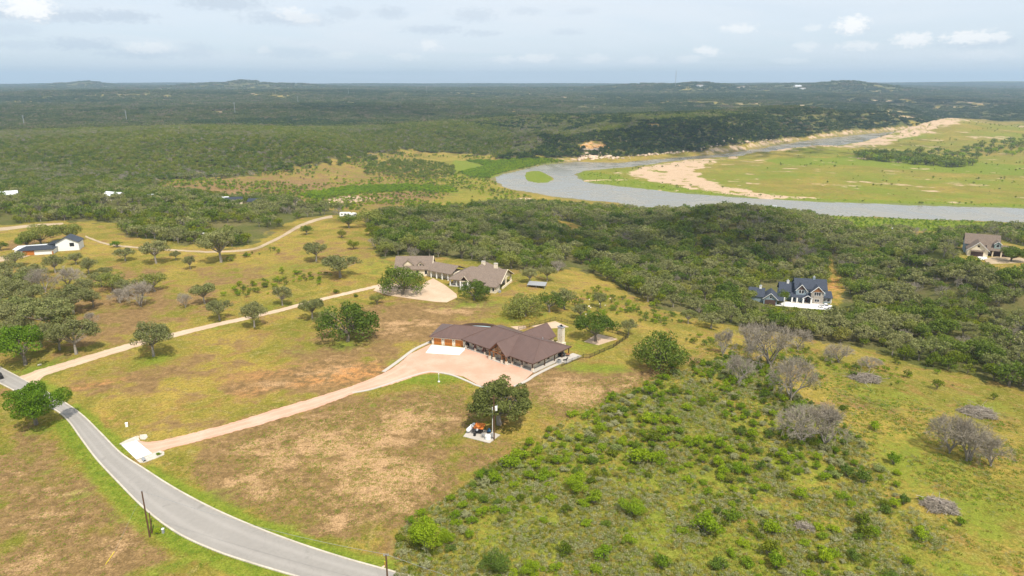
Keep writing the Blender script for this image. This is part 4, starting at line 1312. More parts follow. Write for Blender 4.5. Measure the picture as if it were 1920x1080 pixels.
for k in range(4):
    a = k * math.pi / 2 + .6
    MB().tube((.5 * math.cos(a), .5 * math.sin(a), 0), (.45 * math.cos(a), .45 * math.sin(a), .72), .04, n=6).build('leg', M['darktimber'], tb)
p = hw(2.0, 13.9, 0.28)
lg = empty('lounge_chair', p, HRZ - .4, 'dark low lounge chair on the patio slab by the fence', 'chair')
MB().box(-.3, .3, -.8, .35, .28, .34).build('seat', M['black'], lg)
MB().slab([(-.3, .35, .36), (.3, .35, .36), (.3, .85, .85), (-.3, .85, .85)], .06).build('backrest', M['black'], lg)
for sx, sy in ((-.26, -.75), (.26, -.75), (-.26, .3), (.26, .3)):
    MB().box(sx - .03, sx + .03, sy - .03, sy + .03, 0, .28).build('leg', M['black'], lg)

# the pool behind the house: a pale oval of water in a raised brown rim
pc = Vector((-11.6, 231.2, 0))
PL = empty('garden_pool', (pc.x, pc.y, 0), -0.16, 'pale blue oval pool with raised brown curved rim behind the stone house', 'pool')
outer = [(7.4 * math.cos(t), 3.6 * math.sin(t)) for t in np.linspace(0, 2 * math.pi, 40, endpoint=False)]
inner = [(6.6 * math.cos(t), 2.8 * math.sin(t)) for t in np.linspace(0, 2 * math.pi, 40, endpoint=False)]
mb = MB(); n = 40
vs = []
for i in range(n):
    back = max(0.0, outer[i][1] / 3.6)
    zt = 0.75 + 0.75 * back ** 0.5
    vs += [(outer[i][0], outer[i][1], -.1), (outer[i][0], outer[i][1], zt), (inner[i][0], inner[i][1], zt), (inner[i][0], inner[i][1], 0.3)]
fs = []
for i in range(n):
    j = (i + 1) % n
    for k in range(3):
        fs.append((i * 4 + k, j * 4 + k, j * 4 + k + 1, i * 4 + k + 1))
mb.add(vs, fs).build('pool_rim', M['darktimber'], PL)
MB().prism(inner, .2, .62).build('water', M['pool'], PL)

# back-yard gravel beds and fence
for nm, q in (('gravel_bed', [(996, 612), (1041, 602.5), (1067, 613.5), (1020, 617)]), ('gravel_bed', [(957, 612.5), (985, 611), (987, 615), (972, 620)]), ('gravel_bed', [(1095, 641), (1120, 626), (1158, 636), (1122, 647.5)])):
    sheet(nm, q, 0.10, M['track'] if False else M['tan'])
FENCE_PX = [(972, 619), (1041, 600.5), (1075, 609), (1120, 616), (1178, 633), (1150, 652), (1106, 671), (1094, 671), (1062, 683), (1052, 688)]
fp = [P(a, b) for a, b in FENCE_PX]
F0 = empty('iron_fence', fp[0], 0, 'thin black iron fence round the back lawn of the stone house', 'fence')
post_me = MB().box(-.05, .05, -.05, .05, 0, 1.45); pick = MB(); pm = None
for a, b in zip(fp[:-1], fp[1:]):
    L = (b - a).length; k = max(1, round(L / 2.4))
    for i in range(k):
        q = a.lerp(b, i / k); q2 = a.lerp(b, (i + 1) / k)
        for w_ in (q, q2):
            w_.z = hz(w_.x, w_.y)
        if pm is None:
            o = post_me.build('fence_post', M['black'], F0); pm = o.data
        else:
            o = link('fence_post', pm, None, F0)
        o.location = q - fp[0]
        for z in (.25, 1.25):
            MB().tube(q - fp[0] + Vector((0, 0, z)), q2 - fp[0] + Vector((0, 0, z)), .03, n=4).build('rail', M['black'], F0)
        for t in np.linspace(0, 1, 17)[1:-1]:
            c_ = q.lerp(q2, t) - fp[0]
            pick.box(c_.x - .014, c_.x + .014, c_.y - .014, c_.y + .014, c_.z + .08, c_.z + 1.35)
o = pick.build('pickets', M['black'], F0); o['kind'] = 'stuff'


# ---------------------------------------------------------------- the tan-roofed neighbour
def neighbour_house():
    A = -0.33
    H = empty('limestone_villa', (-27.5, 287.0, 0), A, 'sprawling cream stone villa with grey brown shingle roof and white columns', 'house')
    S = Matrix.Diagonal((.87, .95, 1.0, 1.0))
    # main block: x 0..23, y 0..15
    MB(S).box(1.0, 23.0, 2.6, 16, 0, 3.4).build('wall', M['cream'], H)
    MB(S).prism([(0, 0), (24.2, 0), (24.2, 17), (0, 17)], -.3, .3).build('terrace', M['slab'], H)
    r = MB(S); zr, ze = 7.6, 3.4
    r.slab([(-.6, -.6, ze), (27.9, -.6, ze), (27.9, 8.6, zr), (8.4, 8.6, zr)], .25)
    r.slab([(27.9, 17.6, ze), (-.6, 17.6, ze), (8.4, 8.6, zr), (27.9, 8.6, zr)], .25)
    r.slab([(-.6, 17.6, ze), (-.6, -.6, ze), (8.4, 8.6, zr)], .25)
    R0 = r.build('roof', M['roofgrey'], H)
    gable_wall(MB(S), (26.6, 0.2), (26.6, 17.0), 3.3, 7.25, .3).build('gable_wall', M['cream'], H)
    vb = MB(S)
    vb.tube((27.95, -.6, ze - .05), (27.95, 8.6, zr - .05), .16, n=4).tube((27.95, 17.6, ze - .05), (27.95, 8.6, zr - .05), .16, n=4)
    vb.build('barge_board', M['cream'], R0)
    # rear cross wing with its own hip, and the chimneys
    MB(S).box(6, 18, 16, 23, 0, 3.4).build('rear_wall', M['cream'], H)
    gable_roof(MB(S), 6, 18, 9, 24, 3.5, 7.9, .5, .25, 'y', 0, 6).build('rear_roof', M['roofgrey'], H)
    for (x, y) in ((12.4, 14.5), (20.0, 12.6)):
        c = MB(S).box(x - .9, x + .9, y - .6, y + .6, 4.0, 8.7).build('chimney', M['cream'], H)
        MB(S).box(x - 1.0, x + 1.0, y - .7, y + .7, 8.7, 8.85).build('cap', M['slab'], c)
    # side porch roof at the right-hand end
    r = MB(S); r.slab([(20.2, -4.6, 2.9), (27.2, -4.6, 2.9), (25.0, 3.0, 4.9), (21.6, 3.0, 4.9)], .2)
    r.slab([(27.2, -4.6, 2.9), (27.2, 3.4, 2.9), (25.0, 3.0, 4.9)], .2)
    r.build('porch_roof', M['roofgrey'], H)
    MB(S).box(20.6, 26.6, -4.0, 1.6, 0, 2.8).build('porch_wall', M['limewhite'], H)
    for (x, y) in ((26.6, 9.5), (26.6, 16.2)):
        MB(S).box(x - .35, x + .35, y - .35, y + .35, 0, 3.4).build('column', M['cream'], H)
    MB(S).box(26.9, 27.3, 3, 16.6, 0, .9).build('terrace_wall', M['cream'], H)
    # front columns and entry gable
    for x in (.5, 3.8, 7.1, 10.6, 16.5):
        MB(S).box(x - .28, x + .28, .1, .66, .3, 3.3).build('column', M['trim'], H)
    g = MB(S)
    g.slab([(8.85, -1.7, 5.6), (8.85, 5.0, 5.6), (6.4, 5.0, 3.1), (6.4, -1.7, 3.1)], .2)
    g.slab([(8.85, 5.0, 5.6), (8.85, -1.7, 5.6), (11.3, -1.7, 3.1), (11.3, 5.0, 3.1)], .2)
    g.build('entry_roof', M['roofgrey'], H)
    t = MB(S).tube((6.5, -1.6, 3.2), (8.85, -1.6, 5.5), .14, n=4).tube((11.2, -1.6, 3.2), (8.85, -1.6, 5.5), .14, n=4).box(6.6, 11.1, -1.7, -1.45, 3.1, 3.35)
    t.build('entry_truss', M['cream'], H)
    gable_wall(MB(S), (6.8, .3), (10.9, .3), 3.2, 5.2, .2).build('entry_gable', M['timber'], H)
    for x in (6.9, 10.8):
        MB(S).box(x - .3, x + .3, -1.8, -1.2, 0, 3.2).build('column', M['trim'], H)
    MB(S).box(8.0, 9.7, 2.5, 2.62, .3, 2.7).build('front_door', M['browndoor'], H)
    I = S
    for x in (2.4, 5.4, 13.2, 18.6):
        window(H, I, x - .6, x + .6, .9, 2.7, 2.6)
    window(H, I, 22.4, 23.6, .9, 2.3, -4.0)
    window(H, I, 24.8, 25.8, .9, 2.3, -4.0)
    for k in range(4):
        MB(S).box(7.2, 10.6, -2.2 - k * .35, -1.85 - k * .35, -.1, .25 - k * .07).build('step', M['slab'], H)
    MB(S).box(27.4, 28.4, -2.6, -1.6, 0, 1.0).build('service_box', M['acgrey'], H)
    # link and the garage wing, whose ridge runs across the picture
    B = rotm(0, 0, 0)
    inv = (Matrix.Translation((-27.5, 287.0, 0)) @ Matrix.Rotation(A, 4, 'Z')).inverted()
    # wing in world axes: x -54..-37.5, y 303..315
    MB(inv).box(-53.6, -37.2, 303, 315.5, 0, 3.6).build('wing_wall', M['cream'], H)
    mb = MB(inv); gable_wall(mb, (-37.3, 303), (-37.3, 315.5), 3.6, 7.7, .2); gable_wall(mb, (-53.5, 303), (-53.5, 315.5), 3.6, 7.7, .2)
    mb.build('gable_wall', M['cream'], H)
    WR = gable_roof(MB(inv), -53.6, -37.2, 303, 315.5, 3.4, 8.1, .6, .25, 'x').build('wing_roof', M['roofgrey'], H)
    vb = MB(inv).tube((-36.55, 302.4, 3.3), (-36.55, 309.25, 8.0), .16, n=4).tube((-36.55, 316.1, 3.3), (-36.55, 309.25, 8.0), .16, n=4)
    vb.build('barge_board', M['cream'], WR)
    for (x, w) in ((-47.8, 2.2), (-42.2, 1.3)):
        d = MB(inv); d.box(x - w, x + w, 304.4, 308, 4.0, 5.4)
        gable_wall(d, (x - w, 304.4), (x + w, 304.4), 5.4, 5.4 + w * .8, .16)
        D = d.build('dormer', M['cream'], H)
        rr = MB(inv)
        rr.slab([(x, 303.9, 5.6 + w * .8), (x, 308.6, 5.6 + w * .8), (x - w - .35, 307.5, 5.2), (x - w - .35, 303.9, 5.2)], .15)
        rr.slab([(x, 308.6, 5.6 + w * .8), (x, 303.9, 5.6 + w * .8), (x + w + .35, 303.9, 5.2), (x + w + .35, 307.5, 5.2)], .15)
        rr.build('dormer_roof', M['roofgrey'], D)
        if w < 2:
            window(H, inv, x - .5, x + .5, 4.4, 5.7, 304.4)
    for x in (-39.6, -43.5):
        window(H, inv, x - .55, x + .55, 1.0, 2.8, 303)
    lk = MB(inv)
    lk.slab([(-38.6, 301.2, 3.4), (-27.2, 293.8, 3.4), (-24.0, 299.0, 6.1), (-36.6, 307.0, 6.1)], .22)
    lk.slab([(-20.2, 304, 3.4), (-33.6, 312, 3.4), (-36.6, 307.0, 6.1), (-24.0, 299.0, 6.1)], .22)
    lk.build('link_roof', M['roofgrey'], H)
    lw = MB(inv); lw.prism([(-37.6, 303.4), (-26.4, 296.4), (-22, 302), (-33.4, 310)], 0, 3.2)
    lw.build('link_wall', M['limewhite'], H)
    for t in (.12, .36, .6, .85):
        x, y = -38.3 + t * 11.2, 301.8 - t * 7.3
        MB(inv).box(x - .26, x + .26, y - .26, y + .26, 0, 3.2).build('column', M['trim'], H)
    return H


neighbour_house()


# ---------------------------------------------------------------- blue shingled two-storey house in the wood
def blue_house():
    b = BLUE
    H = empty('blue_house', (b.x, b.y, b.z), -math.atan2(b.x, b.y) * 0.55, 'two storey blue grey house with dark roof, white gable trims and stone bay', 'house')
    I = Matrix.Identity(4)
    # local x: left to right with 0 under the left gable's middle (about 3.75 px per metre)
    MB().box(-2.6, 11.4, 1.2, 10.5, 0, 6.6).build('wall', M['bluewall'], H)
    r = MB(); gable_roof(r, -2.6, 11.6, 1.2, 10.5, 6.5, 10.6, .5, .25, 'x'); R0 = r.build('roof', M['roofnavy'], H)
    for x in (-2.5, 11.3):
        gable_wall(MB(), (x, 1.2), (x, 10.5), 6.6, 10.4, .2).build('gable_wall', M['bluewall'], H)

    def bay(x0, x1, y0, ze, zr, mat, nm):
        w = MB().box(x0, x1, y0, 3.0, 0, ze)
        Wl = w.build(nm, M[mat], H)
        gable_wall(MB(), (x0, y0 + .05), (x1, y0 + .05), ze, zr, .18).build('gable_wall', M['timber'] if mat != 'bluewall' else M['browndoor'], H)
        g = MB(); xm = (x0 + x1) / 2
        k = (zr - ze) / ((x1 - x0) / 2) * .45
        g.slab([(xm, y0 - .45, zr + .1), (xm, 6.0, zr + .1), (x0 - .45, 6.0, ze - k), (x0 - .45, y0 - .45, ze - k)], .2)
        g.slab([(xm, 6.0, zr + .1), (xm, y0 - .45, zr + .1), (x1 + .45, y0 - .45, ze - k), (x1 + .45, 6.0, ze - k)], .2)
        g.build('bay_roof', M['roofnavy'], H)
        t = MB().tube((x0 - .4, y0 - .48, ze - k), (xm, y0 - .48, zr + .05), .16, n=4).tube((x1 + .4, y0 - .48, ze - k), (xm, y0 - .48, zr + .05), .16, n=4)
        t.build('barge_board', M['trim'], H)
    bay(-2.4, 2.2, -.4, 6.3, 8.9, 'bluewall', 'bay_wall')
    bay(4.3, 10.0, -1.8, 6.0, 8.7, 'greystone', 'stone_bay')
    window(H, I, -1.1, -.1, 4.6, 6.1, -.4); window(H, I, .1, 1.1, 4.6, 6.1, -.4)
    window(H, I, 5.7, 8.6, 4.2, 5.9, -1.8, bars=2)
    window(H, I, 6.2, 8.2, 1.1, 2.4, -1.8, bars=1)
    window(H, I, 2.6, 3.2, 4.9, 5.8, 1.2); window(H, I, 3.4, 4.0, 4.9, 5.8, 1.2)
    pr = MB().slab([(-4.6, -2.6, 3.0), (4.3, -2.6, 3.0), (4.3, 1.2, 4.2), (-4.6, 1.2, 4.2)], .2); pr.build('porch_roof', M['roofnavy'], H)
    g = MB()
    g.slab([(2.6, -3.6, 4.4), (2.6, 0, 4.4), (.2, 0, 2.9), (.2, -3.6, 2.9)], .18); g.slab([(2.6, 0, 4.4), (2.6, -3.6, 4.4), (5.0, -3.6, 2.9), (5.0, 0, 2.9)], .18)
    g.build('entry_roof', M['roofnavy'], H)
    MB().tube((.2, -3.62, 2.85), (2.6, -3.62, 4.35), .15, n=4).tube((5.0, -3.62, 2.85), (2.6, -3.62, 4.35), .15, n=4).build('barge_board', M['trim'], H)
    MB().box(-4.4, 5.0, -3.6, 1.2, -.2, .3).build('porch_slab', M['slab'], H)
    for (x, y) in ((-4.2, -2.3), (-1.9, -2.3), (.8, -3.2), (4.4, -3.2)):
        MB().slab([(x - .3, y - .3, 2.8), (x + .3, y - .3, 2.8), (x + .3, y + .3, 2.8), (x - .3, y + .3, 2.8)], 2.5).build('column', M['trim'], H)
    d = MB().box(2.0, 3.3, 1.08, 1.22, .3, 2.6).build('front_door', M['red'], H)
    window(H, I, -3.4, -2.2, .9, 2.4, 1.2, 'trim'); window(H, I, -.9, .4, .9, 2.4, 1.2)
    MB().box(10.0, 14.2, .6, 8.5, 0, 2.8).build('annex_wall', M['bluewall'], H)
    MB().slab([(9.9, -.1, 2.9), (14.7, -.1, 2.9), (14.7, 5.0, 5.0), (9.9, 5.0, 5.0)], .2).slab([(14.7, 9, 2.9), (9.9, 9, 2.9), (9.9, 5, 5.0), (14.7, 5, 5.0)], .2).build('annex_roof', M['roofnavy'], H)
    window(H, I, 10.6, 11.8, .9, 2.2, .6); window(H, I, 12.3, 13.5, .9, 2.2, .6)
    MB().box(13.9, 14.3, .3, .7, 0, 2.8).build('column', M['trim'], H)
    MB().box(-9.5, -2.6, 2.5, 10, 0, 4.2).build('side_wall', M['bluewall'], H)
    gable_roof(MB(), -9.5, -2.6, 2.5, 10, 4.1, 8.0, .4, .22, 'x').build('side_roof', M['roofnavy'], H)
    for (x, y, z, s) in ((-5.6, 6.2, 7.9, .55), (6.2, 5.9, 10.5, .5)):
        c = MB().box(x - s, x + s, y - s, y + s, z - .6, z + .9).build('cupola', M['trim'] if s > .52 else M['bluewall'], H)
        MB().lathe((x, y, z + .9), [(s * 1.5, 0), (s * .7, .35), (.05, .9)], 4).build('cupola_roof', M['acgrey'], c)
    return H


blue_house()


def blue_garage():
    p = P(1443, 571)
    H = empty('blue_garage', p, -0.35, 'low blue grey garage with dark roof and white cupola under the trees', 'garage')
    I = Matrix.Identity(4)
    MB().box(-3.0, 3.2, 0, 9, 0, 3.0).build('wall', M['bluewall'], H)
    gable_wall(MB(), (-3.0, .1), (3.2, .1), 3.0, 5.6, .18).build('gable_wall', M['bluewall'], H)
    gable_roof(MB(), -3.0, 3.2, 0, 9, 2.9, 5.8, .5, .2, 'y').build('roof', M['roofnavy'], H)
    MB().tube((-3.5, -.5, 2.6), (.1, -.5, 5.7), .15, n=4).tube((3.7, -.5, 2.6), (.1, -.5, 5.7), .15, n=4).build('barge_board', M['trim'], H)
    MB().box(-2.4, 2.6, -.06, .02, 0, 2.4).build('garage_door', M['browndoor'], H)
    window(H, I, -.3, .6, 3.2, 4.2, 0)
    MB().box(-10, -3.0, 2, 10, 0, 3.0).build('rear_wall', M['bluewall'], H)
    gable_roof(MB(), -10, -3.0, 2, 10, 2.9, 6.4, .4, .2, 'x').build('rear_roof', M['roofnavy'], H)
    c = MB().box(-5.4, -4.3, 5.4, 6.5, 6.0, 7.4).build('cupola', M['trim'], H)
    MB().lathe((-4.85, 5.95, 7.4), [(.85, 0), (.4, .3), (.05, .7)], 4).build('cupola_roof', M['acgrey'], c)
    MB().slab([(3.4, -.6, 2.6), (6.4, -.6, 2.6), (6.4, 3.5, 3.4), (3.4, 3.5, 3.4)], .15).build('canopy_roof', M['roofnavy'], H)
    MB().box(6.1, 6.6, -.5, 0, 0, 4.4).build('gate_pillar', M['trim'], H)


blue_garage()


def beige_house():
    b = BEIGE
    H = empty('beige_house', (b.x, b.y, b.z), -math.atan2(b.x, b.y) * 0.8, 'beige gabled house with tan shingle roof, brown garage door and teal dormer', 'house')
    I = Matrix.Identity(4)
    # garage gable front: x -4.6..4.6
    MB().box(-4.5, 4.4, 0, 8, 0, 3.6).build('wall', M['cream'], H)
    gable_wall(MB(), (-4.5, .1), (4.4, .1), 3.6, 7.4, .2).build('gable_wall', M['cream'], H)
    gable_roof(MB(), -4.5, 4.4, 0, 8.5, 3.3, 7.6, .6, .22, 'y').build('roof', M['rooftan'], H)
    MB().tube((-5.1, -.6, 3.0), (-.05, -.6, 7.5), .14, n=4).tube((5.0, -.6, 3.0), (-.05, -.6, 7.5), .14, n=4).build('barge_board', M['trim'], H)
    D = MB()
    for k in range(4):
        D.box(-3.0, 2.4, -.08, .0, .05 + k * .6, .62 + k * .6)
    D.build('garage_door', M['browndoor'], H)
    MB().slab([(-3.4, -.9, 2.9), (2.8, -.9, 2.9), (2.8, .05, 3.4), (-3.4, .05, 3.4)], .12).build('awning', M['rooftan'], H)
    window(H, I, -.5, .3, 5.0, 5.8, 0, 'darktimber')
    MB().box(-5.2, 9.6, 8, 18, 0, 5.0).build('main_wall', M['bluewall'], H)
    gable_roof(MB(), -5.2, 9.6, 8, 18, 4.9, 9.6, .6, .22, 'x').build('main_roof', M['rooftan'], H)
    for x in (-5.1, 9.5):
        gable_wall(MB(), (x, 8), (x, 18), 5.0, 9.4, .2).build('gable_wall', M['bluewall'], H)
    MB().slab([(4.2, 3.0, 3.2), (16.6, 3.0, 3.2), (16.6, 8.4, 5.4), (4.2, 8.4, 5.4)], .2).slab([(16.6, 14, 3.2), (9.6, 14, 3.2), (9.6, 8.4, 5.4), (16.6, 8.4, 5.4)], .2).build('porch_roof', M['rooftan'], H)
    MB().box(4.6, 16.0, 5.6, 13, 0, 3.1).build('porch_wall', M['browndoor'], H)
    for x in (6.8, 10.5, 15.8):
        MB().box(x - .3, x + .3, 3.3, 3.9, 0, 3.1).build('column', M['cream'], H)
    d = MB().box(7.2, 10.0, 5.2, 9.5, 4.0, 6.4); gable_wall(d, (7.2, 5.25), (10.0, 5.25), 6.4, 7.5, .16)
    d.build('dormer', M['tealwall'], H)
    g = MB(); g.slab([(8.6, 4.8, 7.7), (8.6, 10, 7.7), (6.8, 10, 6.2), (6.8, 4.8, 6.2)], .16); g.slab([(8.6, 10, 7.7), (8.6, 4.8, 7.7), (10.4, 4.8, 6.2), (10.4, 10, 6.2)], .16)
    g.build('dormer_roof', M['rooftan'], H)
    MB().tube((6.8, 4.78, 6.2), (8.6, 4.78, 7.65), .12, n=4).tube((10.4, 4.78, 6.2), (8.6, 4.78, 7.65), .12, n=4).build('barge_board', M['trim'], H)
    window(H, I, 8.0, 9.2, 4.7, 6.0, 5.2)
    window(H, I, 5.0, 6.2, 4.4, 5.2, 8.0); window(H, I, 12.0, 13.2, 1.0, 2.4, 5.6); window(H, I, 5.2, 6.2, 1.0, 2.4, 5.6)


beige_house()


def white_house():
    b = WHITE
    H = empty('white_house', (b.x, b.y, b.z), 0.30, 'white rendered house with dark blue roof and timber fronted low wing', 'house')
    # gable end faces the camera and to the right; ridge runs back and left
    MB().box(-5.4, 5.2, 0, 9, 0, 4.4).build('wall', M['whitewall'], H)
    gable_wall(MB(), (-5.4, .1), (5.2, .1), 4.4, 7.2, .2).build('gable_wall', M['whitewall'], H)
    gable_roof(MB(), -5.4, 5.2, -.1, 9, 4.3, 7.3, .45, .2, 'y').build('roof', M['roofdark'], H)
    window(H, Matrix.Identity(4), 1.2, 3.1, 2.3, 4.0, 0, 'black')
    MB().box(-8.6, -5.4, 4.0, 10, 0, 3.8).build('loggia_wall', M['whitewall'], H)
    MB().slab([(-9.2, -.2, 3.9), (-5.6, -.2, 4.25), (-5.6, 10, 4.25), (-9.2, 10, 3.9)], .2).build('loggia_roof', M['roofdark'], H)
    for y in (.2, 3.2):
        MB().box(-8.8, -8.4, y, y + .4, 0, 3.8).build('column', M['whitewall'], H)
    MB().box(-20.5, -5.0, -6.0, -.05, 0, 2.7).build('wing_wall', M['whitewall'], H)
    r = MB(); r.slab([(-21.2, -6.7, 2.7), (-4.4, -6.7, 2.7), (-8.4, -3.2, 4.4), (-17.2, -3.2, 4.4)], .2)
    r.slab([(-4.4, -.1, 2.7), (-21.2, -.1, 2.7), (-17.2, -3.2, 4.4), (-8.4, -3.2, 4.4)], .2)
    r.slab([(-21.2, -.1, 2.7), (-21.2, -6.7, 2.7), (-17.2, -3.2, 4.4)], .2).slab([(-4.4, -6.7, 2.7), (-4.4, -.1, 2.7), (-8.4, -3.2, 4.4)], .2)
    r.build('wing_roof', M['roofdark'], H)
    MB().box(-18.5, -13.5, -6.12, -5.98, .1, 2.4).build('garage_door', M['doorwood'], H)
    MB().box(-23.0, -20.4, -3.0, 4.0, 0, 2.9).build('store_wall', M['whitewall'], H)
    MB().slab([(-23.6, -3.5, 3.0), (-5.6, 1.0, 3.3), (-5.6, 4.6, 3.5), (-23.6, 4.6, 3.2)], .2).build('store_roof', M['roofwhite'], H)
    MB().box(-5.2, -4.9, -7.5, -6.4, 0, 1.6).build('screen_wall', M['doorwood'], H)


white_house()


def small_building(nm, px, py, L, Wd, ze, zr, rz, roof, wall, label, cat, group=None, lean=False):
    p = P(px, py)
    H = empty(nm, p, rz, label, cat, group)
    MB().box(-L / 2, L / 2, 0, Wd, -1.0, ze).build('wall', M[wall], H)
    mb = MB()
    for x in (-L / 2 + .1, L / 2 - .1):
        gable_wall(mb, (x, 0), (x, Wd), ze, zr - .1, .2)
    mb.build('gable_wall', M[wall], H)
    gable_roof(MB(), -L / 2, L / 2, 0, Wd, ze - .05, zr, .5, .2, 'x').build('roof', M[roof], H)
    for x in (-L / 4, L / 5):
        window(H, Matrix.Identity(4), x - .6, x + .6, .9, 2.1, 0)
    MB().box(-.5, .5, -.06, .02, -.1, 2.1).build('door', M['browndoor'], H)
    return H


small_building('farm_building', 16, 374, 12, 9, 3.4, 6.2, 0.5, 'roofwhite', 'whitewall', 'white metal roofed building at the edge of the oaks above the small annex', 'building')
small_building('farm_annex', 33, 381, 6, 5, 2.4, 3.8, 0.9, 'roofwhite', 'cream', 'small pale annex below the white metal roofed building', 'building')
small_building('farm_building', 206, 376, 16, 10, 3.6, 6.4, -0.35, 'roofwhite', 'cream', 'long white roofed building in the oaks beside a light pole', 'building')
small_building('farm_shed', 280, 376, 8, 6, 3.0, 4.8, 0.6, 'roofwhite', 'whitewall', 'little white shed between the long white building and the tan field', 'shed')
small_building('farm_shed', 418, 380, 8, 7, 2.6, 4.6, 0.2, 'roofwhite', 'cream', 'low pale roofed shed beside the dark blue roof', 'shed')
small_building('farm_house', 439, 383, 13, 9, 2.8, 5.4, 0.35, 'roofdark', 'cream', 'house with bright dark blue metal roof among the oaks', 'house')
small_building('farm_house', 476, 384, 11, 8, 2.6, 4.8, -0.1, 'roofdark', 'cream', 'flat dark blue roofed house hidden by treetops', 'house')
small_building('farm_house', 537, 384, 15, 10, 3.0, 6.0, -0.3, 'roofgrey', 'cream', 'brown roofed house at the corner of the tan field', 'house')
small_building('hilltop_house', 1449, 393, 7, 6, 2.6, 4.4, -0.2, 'steel', 'cream', 'pale blue roofed cabin on top of the wooded hill by the river', 'house')

# open metal carport and other outbuildings
def carport(nm, px, py, L, Wd, h, rz, roof, label, cat):
    p = P(px, py)
    H = empty(nm, p, rz, label, cat)
    for x in (-L / 2 + .3, 0, L / 2 - .3):
        for y in (.3, Wd - .3):
            MB().box(x - .08, x + .08, y - .08, y + .08, -.5, h).build('post', M['acgrey'], H)
    MB().slab([(-L / 2, 0, h), (L / 2, 0, h), (L / 2, Wd, h + .5), (-L / 2, Wd, h + .5)], .12).build('roof', M[roof], H)
    for k in range(7):
        x = -L / 2 + L * (k + .5) / 7
        MB().box(x - .06, x + .06, 0, Wd, h - .25, h - .13).build('rafter', M['acgrey'], H)


carport('metal_carport', 1005, 540, 8.0, 4.5, 1.2, -0.25, 'acgrey', 'open grey metal roofed shelter on the lawn behind the villa', 'shelter')
carport('river_shelter', 1689, 437, 14, 6, 2.4, -0.1, 'roofwhite', 'long pale roofed shelter on the green river bank', 'shelter')


def wheel(parent, x, y, r, w):
    t = MB().lathe((x - w / 2, y, r), [(r * .55, 0), (r, .03), (r, w - .03), (r * .55, w)], 14, 'x').build('wheel', M['rubber'], parent)
    MB().lathe((x - w / 2 - .01, y, r), [(r * .5, 0), (r * .5, w + .02)], 10, 'x').build('rim', M['steel'], t)


def pickup(px, py, rz, label, group=None):
    p = P(px, py); p.z += .2
    T = empty('pickup_truck', p, rz, label, 'truck', group)
    # local y forward
    b = MB()
    b.slab([(-.95, -2.9, 1.15), (.95, -2.9, 1.15), (.95, 2.0, 1.15), (-.95, 2.0, 1.15)], .65)
    b.slab([(-.95, 2.0, 1.2), (.95, 2.0, 1.2), (.88, 2.9, 1.08), (-.88, 2.9, 1.08)], .68)
    b.build('body', M['whitepaint'], T)
    MB().box(-.78, .78, -2.75, -.75, 1.05, 1.16).build('bed_floor', M['black'], T)
    c = MB()
    vs = [(-.92, -.7, 1.15), (.92, -.7, 1.15), (.92, 1.6, 1.15), (-.92, 1.6, 1.15), (-.76, -.45, 1.9), (.76, -.45, 1.9), (.76, .8, 1.9), (-.76, .8, 1.9)]
    c.add(vs, [(4, 5, 6, 7), (0, 1, 5, 4), (1, 2, 6, 5), (2, 3, 7, 6), (3, 0, 4, 7)])
    c.build('cab', M['whitepaint'], T)
    for s in (-1, 1):
        g = MB().add([(s * .925, -.5, 1.22), (s * .925, 1.3, 1.22), (s * .80, .75, 1.82), (s * .80, -.38, 1.82)], [(0, 1, 2, 3)]); g.build('side_window', M['glass'], T)
    MB().add([(-.84, 1.5, 1.24), (.84, 1.5, 1.24), (.74, .88, 1.85), (-.74, .88, 1.85)], [(0, 1, 2, 3)]).build('windscreen', M['glass'], T)
    for s in (-1, 1):
        MB().box(s * .7 - .18, s * .7 + .18, 2.88, 2.94, .8, 1.0).build('headlight', M['steel'], T)
    MB().box(-.9, .9, 2.86, 3.02, .45, .7).build('bumper', M['steel'], T)
    for x in (-.86, .86):
        for y in (-1.9, 1.95):
            wheel(T, x, y, .40, .28)
    return T


pickup(1547, 577.5, -1.75, 'white crew cab pickup parked by the blue house drive end')
p = P(1546, 585)


def car(px, py, rz, label, mat):
    p = P(px, py); p.z += .12
    T = empty('parked_car', p, rz, label, 'car')
    b = MB(); prof = [(-2.3, .55), (-2.25, .95), (-1.6, 1.02), (-1.0, 1.45), (.4, 1.47), (1.2, 1.0), (2.2, .88), (2.3, .5)]
    n = len(prof)
    vs = [(-.9, y, z) for y, z in prof] + [(.9, y, z) for y, z in prof]
    b.add(vs, [tuple(range(n - 1, -1, -1)), tuple(range(n, 2 * n))] + [(i, (i + 1) % n, (i + 1) % n + n, i + n) for i in range(n)])
    b.build('body', M[mat], T)
    for s in (-1, 1):
        MB().add([(s * .91, -1.4, 1.06), (s * .91, 1.0, 1.04), (s * .91, .35, 1.4), (s * .91, -.95, 1.4)], [(0, 1, 2, 3)]).build('side_window', M['glass'], T)
    MB().add([(-.8, 1.16, 1.05), (.8, 1.16, 1.05), (.74, .46, 1.45), (-.74, .46, 1.45)], [(0, 1, 2, 3)]).build('windscreen', M['glass'], T)
    for x in (-.82, .82):
        for y in (-1.4, 1.4):
            wheel(T, x, y, .33, .24)


car(1549, 583, -1.9, 'white car half hidden by trees below the pickup', 'whitepaint')
car(-3, 709, 0.85, 'dark car on the road past the long drive mouth', 'black')


